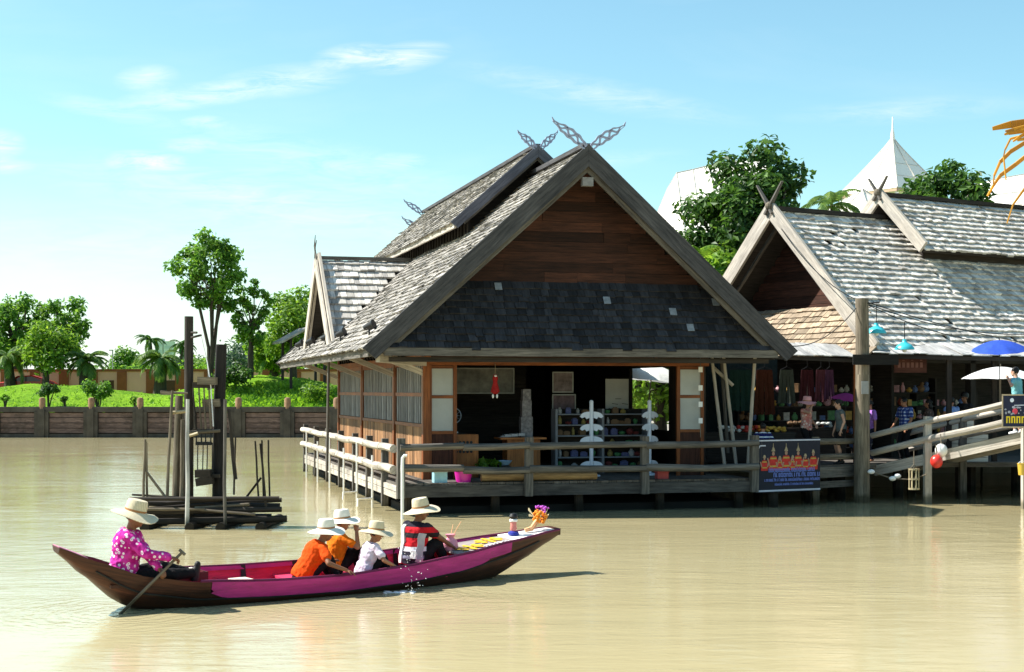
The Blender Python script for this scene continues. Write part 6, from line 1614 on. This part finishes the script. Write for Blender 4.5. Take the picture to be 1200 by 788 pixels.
# varnished counter and cabinet with round holes
W_CNT = wood('counter varnish', (.26, .085, .02), (.50, .18, .05), 22, .45, .2)
def counter():
    t = hthing('counter', 'varnished orange wooden counter inside the open shop front', 'counter', 3.6, 2.6)
    m = MB(); m.box((-.42, 0, 0), (.42, .5, .88)); m.build('body', W_CNT, t)
    m = MB(); m.box((-.62, -.12, .883), (.55, .58, .93)); m.build('top', W_CNT, t)
    t2 = hthing('cabinet', 'varnished cabinet with a grid of round holes by the left door screen', 'cabinet', 1.95, 2.0)
    m = MB(); m.box((-.36, 0, 0), (.36, .45, 1.03)); m.build('body', W_CNT, t2)
    m = MB()
    for i in range(5):
        for j in range(3): m.lathe([(.035, 0), (.035, .012)], Matrix.Translation((-.18+i*.09, -.002, .62+j*.11)) @ Matrix.Rotation(R(90), 4, 'X'), 12)
    m.build('holes', M_BLACK, t2)
counter()
# wall of goods: shelf rack
def rack():
    t = hthing('goods_shelf', 'low grey shelf unit crowded with small souvenirs behind the fan racks', 'shelf', 5.75, 2.9)
    m = MB(); gm = plain('grey shelf', (.20, .21, .24), .6)
    for x in (-1.22, .0, 1.2): m = MB(); m.box((x-.03, 0, 0), (x+.03, .4, 1.62)); m.build('upright', gm, t)
    for k in range(6):
        m = MB(); z = .12+k*.27; m.box((-1.185, -.02, z), (-.035, .4, z+.03)); m.box((.035, -.02, z), (1.165, .4, z+.03)); m.build('shelf_board', gm, t)
    m = MB(); m.box((-1.2, .405, 0), (1.2, .42, 1.62)); m.build('back_panel', W_DARK, t)
rack()
r = random.Random(21); GC = [plain('goods white', (.30, .30, .31), .5, .4, 20), plain('goods blue', (.07, .08, .20), .5, .4, 20), plain('goods red', (.14, .03, .03), .5, .4, 20), plain('goods yellow', (.22, .17, .05), .5, .4, 20), plain('goods brown', (.14, .08, .04), .6), plain('goods green', (.06, .20, .08), .6)]
GN = ['white', 'blue', 'red', 'yellow', 'brown', 'green']
protos = []
for i in range(6):
    m = MB()
    if i % 3 == 0: m.lathe([(.05, 0), (.07, .04), (.065, .12), (.03, .16), (.03, .19)], None, 10)
    elif i % 3 == 1: m.box((-.08, -.05, 0), (.08, .05, .14)); m.box((-.05, -.03, .143), (.05, .03, .17))
    else: m.lathe([(.04, 0), (.08, .05), (.09, .1), (.07, .13), (.001, .15)], None, 10)
    o = m.build('souvenir', GC[i], None, i % 3 != 1); protos.append(o)
cnt = [0]*6; placed = [False]*6
SHP = ['bottle', 'package', 'jar']; ROWN = ['bottom', 'second', 'third', 'fourth', 'fifth', 'top']
for k in range(6):
    x = -1.1
    while x < 1.1:
        if abs(x) > .1 and r.random() < .8:
            i = r.randrange(6); o = protos[i] if not placed[i] else protos[i].copy()
            if placed[i]: col.objects.link(o)
            placed[i] = True; p = HW(5.75, 2.9, FLH); q = Matrix.Rotation(A_H, 3, 'Z') @ Vector((x, .15, .151+k*.27)); o.location = p+q; o.rotation_euler = (0, 0, A_H+r.uniform(-.3, .3)); o.scale = (r.uniform(.6, 1.25), r.uniform(.7, 1.1), r.uniform(.5, 1.15))
            tag(o, '%s %s souvenir among the goods on the grey shelf unit' % (GN[i], SHP[i % 3]), 'souvenir', 'souvenirs on the grey shelf unit')
        x += r.uniform(.16, .26)
def fan_rack(label, u, v, rz):
    t = hthing('fan_rack', label, 'display rack', u, v, FLH, rz, 'white fan display racks')
    wm = plain('bluish white paint', (.62, .66, .76), .5, .06)
    m = MB(); m.tube([(0, 0, 0), (0, 0, 1.78)], .05, 12); m.ball((0, 0, 1.80), .055); m.build('pole', wm, t, True)
    m = MB(); m.lathe([(.22, 0), (.22, .03), (.06, .06)], None, 16); m.build('foot', wm, t)
    for z in (1.42, 1.12, .82, .22):
        for sg in (-1, 1):
            poly = [(sg*.05, 0)]+[(sg*(.05+.27*math.cos(a)), .02+.20*math.sin(a)*(1+.08*math.cos(a*8))) for a in [k*math.pi/2/10 for k in range(11)]]
            poly = [(sg*.05, .0), (sg*.13, -.03), (sg*.17, .02), (sg*.24, -.01), (sg*.31, .035)]+[(sg*(.05+.24*math.cos(a)), .03+.12*math.sin(a)) for a in [k*math.pi/2/8 for k in range(9)]]
            m = MB(); m.prism(poly, lambda x, y, d: Vector((x, -.03+d, z+y)), .02); m.build('fan_bracket', wm, t)
    return t
fan_rack('white rack of fan shaped brackets standing left of the middle deck post', 5.07, 1.75, 0)
fan_rack('white rack of fan shaped brackets standing right of the middle deck post', 6.62, 1.9, .5)
# pictures, boards and hangings
def board(name, label, cat, u0, u1, v, z0, z1, mm, fm=None, rz=0):
    t = hthing(name, label, cat, u0, v, z0, rz); w = u1-u0; h = z1-z0
    m = MB(); m.box((0, 0, 0), (w, .02, h)); m.build('panel', mm, t)
    if fm:
        m = MB(); m.box((-.03, -.02, -.03), (w+.03, .0, 0)); m.box((-.03, -.02, h), (w+.03, .0, h+.03)); m.box((-.03, -.02, .003), (0, 0, h-.003)); m.box((w, -.02, .003), (w+.03, 0, h-.003)); m.build('frame', fm, t)
    return t
pic = plain('dim picture', (.16, .15, .13), .5, .6, 3); grey = plain('grey frame', (.28, .28, .26), .6)
def stained(name, a, b, s): return plain(name, a, .6, b, s)
t = board('wall_picture', 'wide dim landscape picture high on the dark partition', 'picture', 1.95, 3.75, 4.2, 2.75, 3.35, pic, grey)
board('framed_photo', 'small framed photo at the top beside the opening centre', 'picture', 4.65, 5.15, 3.6, 2.78, 3.25, stained('photo one', (.16, .12, .12), .6, 6), grey)
board('framed_portrait', 'taller framed portrait below the small framed photo', 'picture', 4.65, 5.22, 3.62, 1.75, 2.68, stained('photo two', (.13, .08, .09), .6, 5), grey)
wb = board('whiteboard', 'pale notice board with dark scribbles inside the shop', 'board', 5.98, 6.6, 3.4, 2.05, 3.1, plain('dull white board', (.34, .33, .30), .5, .15, 2))
m = MB()
for k in range(5): 
    x = .08+.09*k; m = MB(); m.beam((x, -.006, .3+.12*(k % 3)), (x+.16, -.006, .26+.14*(k % 3)), .014, .006, (0, 1, 0)); m.build('scribble', M_BLACK, wb)
# counter top goods
t = hthing('electric_fan', 'small table fan with a round guard by the cabinet', 'fan', 1.85, 2.7, FLH+1.05)
m = MB(); m.box((-.1, -.08, 0), (.1, .08, .03)); m.tube([(0, 0, .03), (0, 0, .28)], .015, 6); m.build('stand', M_WHITE, t)
m = MB(); m.tube([(math.cos(a)*.19, 0, .42+math.sin(a)*.19) for a in [k*math.pi/12 for k in range(25)]], .012, 6); m.tube([(math.cos(a)*.09, -.02, .42+math.sin(a)*.09) for a in [k*math.pi/12 for k in range(25)]], .006, 5)
for k in range(12): a = k*math.pi/6; m.tube([(0, -.03, .42), (math.cos(a)*.19, 0, .42+math.sin(a)*.19)], .004, 4)
m.build('guard', plain('bluish guard', (.30, .36, .45), .4), t, True)
m = MB(); m.tube([(0, 0, .42), (0, .1, .42)], .06, 10); m.build('motor', M_WHITE, t)
# thing under the fan: shelf it stands on
t = hthing('side_table', 'dark side table under the small table fan', 'table', 1.85, 2.7)
m = MB(); m.box((-.3, -.12, 1.0), (.3, .25, 1.05)); m.build('top', W_DARK, t)
for x in (-.27, .27): m = MB(); m.box((x-.03, -.1, 0), (x+.03, .22, .997)); m.build('leg', W_DARK, t)
t = hthing('stationery_stand', 'upright stand of grey cartons on the varnished counter', 'stand', 3.75, 2.95, FLH+.93)
for k, (w, h) in enumerate(((.3, .5), (.24, .4), (.2, .28))):
    m = MB(); z = sum(x[1] for x in ((.3, .5), (.24, .4), (.2, .28))[:k])+.003*k; m.box((-w/2, -.1, z), (w/2, .1, z+h)); m.build('carton', stained('carton %d' % k, (.22, .20, .21), .6, 12), t)
t = hthing('paper_stack', 'spread pale papers on the varnished counter top', 'papers', 3.3, 2.75, FLH+.933)
m = MB(); r = random.Random(6)
for k in range(9): m.box((-.3+k*.06, -.08+r.uniform(-.04, .04), .004*k), (-.14+k*.06, .1+r.uniform(-.03, .03), .004*k+.004+.03*(k % 3)))
m.build('sheets', plain('dull paper', (.40, .40, .42), .8), t)
# red hanging charm
t = hthing('hanging_charm', 'red cloth charm hanging from the lintel of the shop front', 'ornament', 2.55, 1.3, 2.72)
m = MB(); m.tube([(0, 0, .45), (0, 0, .70)], .008, 5); m.tube([(0, 0, .70), (0, .14, .72)], .006, 5); m.build('cord', W_POLE, t)
m = MB(); m.lathe([(.05, 0), (.11, .06), (.08, .18), (.05, .28), (.07, .36), (.03, .46)], None, 10); m.build('red_tassel', cloth('red tassel', (.34, .02, .02)), t, True)
m = MB()
for x in (-.06, .04): m.ball((x, -.02, -.05), (.025, .02, .05))
m.ball((.0, -.02, .42), .035); m.build('white_beads', M_WHITE, t, True)
# green sack and small plants on the shop floor
for u, lb in ((2.35, 'small green plant on the shop floor right of the varnished cabinet'), (2.62, 'second small plant beside the pale blue basin')):
    t = hthing('potted_plant', lb, 'plant', u, 1.75); m = MB(); m.lathe([(.09, 0), (.12, .16), (.11, .16), (.001, .14)], None, 12, False); m.build('pot', W_DARK, t, True)
    leaf_mesh('leaves', [(Vector((0, 0, .34)), .16)], 60, .16, L_LIGHT, t, int(u*10))

# ================================================================== STALL UNDER THE AWNING
# leaning pale poles between the house and the stalls
for lb, a, b, Y in (('left pale pole leaning beside the right screen of the house', (845, 510), (834, 419), 37.0), ('thin middle pale pole leaning behind its neighbours', (851, 486), (845, 420), 37.4), ('right pale pole of the three leaning beside the house', (858, 505), (848, 419), 37.2), ('single pale pole standing right of the leaning poles', (880, 492), (885, 413), 36.8)):
    pa, pb = P(*a, Y), P(*b, Y)
    if Y > 37.3: pa = P(853, 531, Y)
    else: pa = pa+(pa-pb)*((pa.z-FZ)/max(.1, (pb.z-pa.z)))
    m = MB(); m.tube([pa, pa.lerp(pb, .5), pb], [.045, .042, .04], 8); o = m.build('leaning_pole', W_LIGHT if Y != 37.4 else W_GREY, None, True, fix=False); tag(o, lb, 'pole', 'pale poles by the stalls')
m = MB(); m.tube([P(836, 431, 37.3), P(859, 452, 37.3)], .045, 8); o = m.build('crossing_pole', W_LIGHT, None, True, fix=False); tag(o, 'short pale pole tied across the leaning poles', 'pole', 'pale poles by the stalls')

def stall_table(label, px, Y, w, d, h, rz=0):
    t = thing('stall_table', label, 'table', (PX(px, Y), Y, FZ), rz, 'stall tables'); m = MB(); m.box((-w/2, 0, h-.05), (w/2, d, h)); m.build('table_top', W_DARK, t)
    m = MB(); m.box((-w/2+.02, .02, .05), (w/2-.02, .05, h-.053)); m.build('front_board', W_DARK, t)
    for sx in (-1, 1):
        for y in (.08, d-.05): m = MB(); m.box((sx*(w/2-.05)-.03, y-.03, 0), (sx*(w/2-.05)+.03, y+.03, h-.053)); m.build('leg', W_DARK, t)
    return t
stall_table('stall table with bright goods behind the boy in stripes', 880, 38.0, 2.3, .8, .78)
stall_table('stall table behind the woman in the pink sun hat', 950, 40.0, 2.2, .8, .85, .3)
# heaped goods on the stall tables
r = random.Random(33)
def heap(label, px, py, Y, mm, n, rad, spread, name='goods_heap', z=None):
    t = thing(name, label, 'goods', (PX(px, Y), Y, z)); m = MB()
    for k in range(n):
        q = r.random(); m.ball((r.gauss(0, spread), r.uniform(-.12, .2), rad*.6+q*rad*2.4*max(0, 1-abs(q-.5))), (rad*r.uniform(.7, 1.2), rad*r.uniform(.7, 1.1), rad*r.uniform(.5, .9)), None, 9, 6)
    m.build('goods', mm, t, True)
orange = plain('orange goods', (.60, .16, .02), .6, .3, 12); gold = plain('yellow goods', (.62, .36, .06), .6, .3, 12); redg = plain('red goods', (.40, .03, .02), .6, .4, 12); whg = plain('white goods', (.60, .60, .58), .6, .3, 9)
heap('red goods heaped on the stall table left of the seated boy', 873, 495, 38.25, redg, 20, .07, .14, z=FZ+.78); heap('white goods piled at the left end of the stall table', 857, 500, 38.2, whg, 16, .07, .13, z=FZ+.78)
heap('orange goods heaped beside the head of the seated boy', 889, 490, 38.4, orange, 18, .07, .10, z=FZ+.78); heap('yellow goods spread on the right end of the stall table', 908, 500, 38.35, gold, 22, .06, .16, z=FZ+.78)
heap('dull brown goods on the far stall table', 935, 495, 40.2, GC[4], 20, .07, .2, z=FZ+.85); heap('pale goods on the far stall table', 962, 497, 40.3, whg, 14, .06, .2, z=FZ+.85)
# dark tarpaulin added to hide bright daylight behind the stalls
t = thing('backdrop', 'dark tarpaulin sheet added behind the leaning poles between house and market', 'backdrop', (PX(800, 41.0), 41.0, FZ), .0)
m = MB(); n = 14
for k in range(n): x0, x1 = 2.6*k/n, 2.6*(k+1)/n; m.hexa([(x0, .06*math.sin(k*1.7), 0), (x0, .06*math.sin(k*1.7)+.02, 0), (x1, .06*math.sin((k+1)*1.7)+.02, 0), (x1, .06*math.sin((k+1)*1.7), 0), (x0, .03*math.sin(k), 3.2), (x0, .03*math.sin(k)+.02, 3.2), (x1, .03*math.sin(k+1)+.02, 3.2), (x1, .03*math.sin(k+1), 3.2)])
m.build('sheet', cloth('backdrop cloth', (.02, .03, .03)), t); m = MB(); m.tube([(-.1, 0, 3.2), (2.7, 0, 3.22)], .03, 6); m.build('pole', W_DARK, t)
# hanging garments under the awning
def garment(label, px, Y, ztop, w, h, mm):
    t = thing('hanging_garment', label, 'garment', (PX(px, Y), Y, ztop), .15, 'garments hanging under the awning'); m = MB()
    for i in range(6):
        x0 = -w/2+w*i/6; dy = .05*math.sin(i*1.9); m.hexa([(x0, dy, -h), (x0, dy+.015, -h), (x0+w/6-.004, -dy*.5+.015, -h+.03), (x0+w/6-.004, -dy*.5, -h+.03), (x0*.7, 0, 0), (x0*.7, .015, 0), ((x0+w/6)*.7, .015, 0), ((x0+w/6)*.7, 0, 0)])
    m.build('cloth', mm, t); m = MB(); m.tube([(-w*.35, 0, 0), (0, 0, .08), (w*.35, 0, 0)], .008, 5); m.tube([(0, 0, .08), (0, 0, .35)], .006, 5); m.build('hanger', M_BLACK, t)
for lb, px, w, h, c in (('maroon garment hanging under the awning left of the pink sun hat woman', 946, .45, .9, (.05, .012, .016)), ('dark pink garment hanging right of the maroon one', 962, .35, .85, (.09, .03, .04)), ('faded violet garment hanging nearest the thick pole', 972, .3, .8, (.07, .03, .06)), ('dark teal cloth hanging behind the leaning poles', 868, .8, 1.1, (.012, .035, .03)), ('dark rust cloth hanging beside the single pale pole', 896, .6, 1.2, (.06, .018, .01)), ('grey green garment hanging in the middle of the stall', 922, .5, .9, (.05, .06, .05))):
    garment(lb, px, 39.4, 3.35, w, h, cloth(lb[:14], c))
# crowded shelves at the back of the stalls
def stall_shelf(label, px, Y, w, rows, rz):
    t = thing('stall_shelf', label, 'shelf', (PX(px, Y), Y, FZ), rz, 'stall shelves'); 
    for x in (-w/2, w/2-.05): m = MB(); m.box((x, 0, 0), (x+.05, .35, rows*.38+.3)); m.build('upright', W_DARK, t)
    for k in range(rows): m = MB(); m.box((-w/2+.053, 0, .25+k*.38), (w/2-.053, .35, .28+k*.38)); m.build('shelf_board', W_DARK, t)
    return t
GK = [plain('stall goods %d' % k, c, .55, .5, 14) for k, c in enumerate(((.5, .48, .42), (.42, .08, .04), (.52, .30, .06), (.10, .16, .34), (.20, .11, .05), (.10, .26, .10), (.55, .28, .30)))]
GL = ['cream', 'red', 'ochre', 'blue', 'brown', 'green', 'pink']; pr2 = {}
for lb, px, Y, w, rows, rz in (('tall stall shelf of mixed goods behind the seated boy', 905, 40.3, 1.9, 5, .1), ('stall shelf of mixed goods behind the checked shirt man', 1058, 42.0, 2.2, 5, .3), ('stall shelf of mixed goods near the white crates', 1110, 42.6, 2.0, 4, .3), ('stall shelf of mixed goods left of the thick pole', 978, 41.0, 1.4, 5, .2)):
    sh = stall_shelf(lb, px, Y, w, rows, rz)
    for k in range(rows):
        x = -w/2+.14
        while x < w/2-.12:
            i = r.randrange(7); f = r.randrange(3)
            if (i, f) not in pr2:
                m = MB()
                if f == 0: m.lathe([(.05, 0), (.08, .05), (.075, .13), (.03, .18), (.035, .22)], None, 10)
                elif f == 1: m.box((-.08, -.06, 0), (.08, .06, .17)); m.box((-.085, -.065, .172), (.085, .065, .2))
                else: m.ball((0, 0, .08), (.10, .08, .08), None, 10, 7); m.ball((.03, -.01, .18), .05, None, 8, 6)
                o = m.build('trinket', GK[i], None, f != 1); pr2[(i, f)] = o
            else: o = pr2[(i, f)].copy(); col.objects.link(o)
            o.location = sh.location+Matrix.Rotation(rz, 3, 'Z') @ Vector((x, .15, .283+k*.38)); o.rotation_euler = (0, 0, rz+r.uniform(-.6, .6)); o.scale = (r.uniform(.7, 1.2), r.uniform(.7, 1.2), r.uniform(.6, 1.3))
            tag(o, '%s %s among the trinkets on the stall shelves under the awning' % (GL[i], ('vase', 'box', 'figure')[f]), 'trinket', 'trinkets on the stall shelves'); x += r.uniform(.15, .27)
# rope of white tags by the house corner
t = thing('tag_string', 'string of small white tags hanging by the right corner of the house', 'string of tags', (PX(821, 36.5), 36.5, FZ))
m = MB()
for z in (1.05, 1.45, 1.85, 2.3): m.box((-.05, 0, z), (.05, .015, z+.13))
m.build('tags', M_WHITE, t); m = MB(); m.tube([(0, .02, .7), (0, .02, 2.7)], .01, 5); m.tube([(0, .02, 2.7), (-.35, .02, 2.75)], .01, 5); m.build('cord', W_POLE, t)
# stacked white crates beyond the bridge
t0 = None
for k, (px, z) in enumerate(((1128, 0), (1128, .36), (1128, .72), (1145, 0), (1145, .36))):
    if t0 is None:
        t0 = thing('stacked_crate', 'x', 'crate', (0, 0, 0), .1); m = MB()
        for zz in (0, .12, .24): m.box((-.3, 0, zz), (.3, .03, zz+.105)); m.box((-.3, .4, zz), (.3, .43, zz+.105))
        m.box((-.3, .033, 0), (-.27, .397, .34)); m.box((.27, .033, 0), (.3, .397, .34)); m.box((-.26, .04, 0), (.26, .39, .02)); m.build('slats', plain('white crate', (.58, .58, .55), .7, .1, 4, .1, .2, 0, .2), t0); t = t0
    else: t = copy_tree(t0)
    t.location = (PX(px, 38.9), 38.9, FZ+z)
    tag(t, ['lowest white slatted crate of the taller stack behind the bridge rail', 'middle white slatted crate of the taller stack behind the bridge rail', 'topmost white slatted crate of the taller stack behind the bridge rail', 'lower white slatted crate of the shorter stack behind the bridge rail', 'upper white slatted crate of the shorter stack behind the bridge rail'][k], 'crate', 'white crates behind the bridge')

# ------------------------------------------------------------------ red car on the lawn
def car():
    Y = 109.2; t = thing('parked_car', 'red car parked on the lawn before the boundary wall with only its roof showing', 'car', (PX(33, Y), Y, 2.45), R(8))
    red = plain('red car paint', (.45, .02, .015), .25, .05, 2, 0, .5); gl = dark_glass('car glass')
    prof = [(-2.0, .35), (-2.05, .75), (-1.85, .95), (-1.15, 1.05), (-.55, 1.42), (.45, 1.47), (1.15, 1.22), (1.75, 1.02), (2.0, .85), (2.02, .35)]
    m = MB(); n = len(prof); rings = []
    for y, sc in ((-.78, .93), (-.72, 1), (.72, 1), (.78, .93)): rings.append([Vector((x, y, .35+(z-.35)*sc)) for x, z in prof])
    m.loft(rings); m.build('body', red, t, True)
    m = MB(); 
    for sy in (-.795, .783): m.prism([(-1.0, 1.02), (-.5, 1.33), (.4, 1.38), (1.0, 1.1), (.95, 1.02)], lambda x, y, d: Vector((x, sy+d, y)), .012)
    m.build('side_window', gl, t)
    m = MB(); m.prism([(-.68, -1), (.68, -1), (.6, 1), (-.6, 1)], lambda x, y, d: Vector((-.86-.26*-y-.012+d*.2, x, 1.25+.155*y+.02+d)), .01); m.build('windscreen', gl, t)
    for x in (-1.3, 1.25):
        for sy in (-.8, .62):
            w = MB(); w.tube([(x, sy, .32), (x, sy+.18, .32)], .31, 16); wo = w.build('wheel', M_BLACK, t, True); w = MB(); w.tube([(x, sy-.01, .32), (x, sy+.19, .32)], .18, 12); w.build('rim', grey, wo)
    for sy in (-.5, .5): m = MB(); m.ball((-2.0, sy, .72), (.06, .16, .07)); m.build('headlight', M_WHITE, t, True)
car()

# distant pale towers and lamp post
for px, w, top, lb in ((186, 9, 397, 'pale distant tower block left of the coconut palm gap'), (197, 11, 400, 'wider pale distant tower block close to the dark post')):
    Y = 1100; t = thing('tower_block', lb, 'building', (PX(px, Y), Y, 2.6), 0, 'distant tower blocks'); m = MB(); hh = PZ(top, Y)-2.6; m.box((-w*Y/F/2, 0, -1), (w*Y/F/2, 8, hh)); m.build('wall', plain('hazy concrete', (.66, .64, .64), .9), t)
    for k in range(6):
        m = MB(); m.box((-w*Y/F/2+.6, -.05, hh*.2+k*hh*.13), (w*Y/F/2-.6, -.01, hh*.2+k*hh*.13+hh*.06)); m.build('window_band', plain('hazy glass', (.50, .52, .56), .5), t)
for px, top, lb in ((132, 411, 'thin lamp post beyond the boundary wall left of the coconut palm'),):
    Y = 150; t = thing('lamp_post', lb, 'lamp post', (PX(px, Y), Y, 2.5)); m = MB(); m.tube([(0, 0, 0), (0, 0, PZ(top, Y)-2.5)], .06, 6); m.build('pole', grey, t); m = MB(); m.box((-.35, -.08, PZ(top, Y)-2.52), (.05, .08, PZ(top, Y)-2.42)); m.build('lamp_head', grey, t)

# ------------------------------------------------------------------ dry palm whose yellow fronds hang into the picture at the upper right
def dry_palm():
    Y = 9.0; x = PX(1380, Y); t = thing('dry_palm', 'palm with drooping dry yellow fronds at the upper right edge', 'palm', (x, Y, 0)); r = random.Random(3)
    m = MB(); m.tube([(.3, 0, -1), (.2, 0, 1.5), (.05, 0, 3.4), (0, 0, 4.75)], [.16, .14, .12, .11], 12, True, .06); m.build('trunk', M_BARK, t, True, fix=False)
    yl = leaf('dry yellow frond', (.42, .22, .03), (.66, .40, .05), (.30, .15, .05), .3)
    def L(px, py, dy=0): return P(px, py, Y+dy)-Vector((x, Y, 0))
    def blade(pts, w, dy=0.0):
        pp = [L(a, b, dy+.012*i) for i, (a, b) in enumerate(pts)]; n = len(pp)
        for i in range(n-1):
            def wd(k): return w*math.sin(math.pi*(.12+.85*(1-k/(n-1))))*.9+.0015
            d = (pp[i+1]-pp[i]).normalized(); u = Vector((0, -.55, 1)); u = (u-d*u.dot(d)).normalized(); w0, w1 = wd(i), wd(i+1); nn = d.cross(u)*.003
            fb.hexa([pp[i]-u*w0-nn, pp[i]-u*w0+nn, pp[i]+u*w0+nn, pp[i]+u*w0-nn, pp[i+1]-u*w1-nn, pp[i+1]-u*w1+nn, pp[i+1]+u*w1+nn, pp[i+1]+u*w1-nn])
    fb = MB()
    blade([(1385, 190), (1320, 160), (1260, 146), (1215, 143), (1185, 146), (1163, 151)], .030)
    blade([(1385, 192), (1310, 158), (1250, 148), (1210, 152), (1182, 157)], .018, .05)
    for a in ([(1230, 146), (1210, 152), (1196, 160), (1187, 166)], [(1240, 147), (1216, 156), (1200, 163), (1192, 165)], [(1215, 146), (1196, 152), (1182, 156), (1177, 158)], [(1205, 146), (1188, 152), (1178, 154)]): blade(a, .010, -.02)
    blade([(1385, 196), (1300, 165), (1240, 160), (1205, 165), (1184, 178), (1172, 190), (1165, 206), (1164, 216)], .014, .1)
    blade([(1385, 198), (1310, 172), (1250, 168), (1210, 177), (1190, 193), (1172, 206), (1164, 218), (1157, 230)], .014, .16)
    blade([(1385, 205), (1310, 190), (1250, 195), (1215, 210), (1200, 222), (1187, 240), (1180, 262)], .010, .2)
    blade([(1300, 165), (1240, 152), (1195, 160), (1184, 163), (1178, 175), (1176, 184), (1179, 212)], .006, .0)
    fb.build('dry_frond', yl, t)
    cr = MB()
    for k in range(9): frond(cr, Vector((0, 0, 4.8)), R(-75)+k*R(18.5), .9-.08*(k % 3), 1.6, 1.0, .5, r)
    cr.build('crown', L_PALM, t, fix=False)
dry_palm()
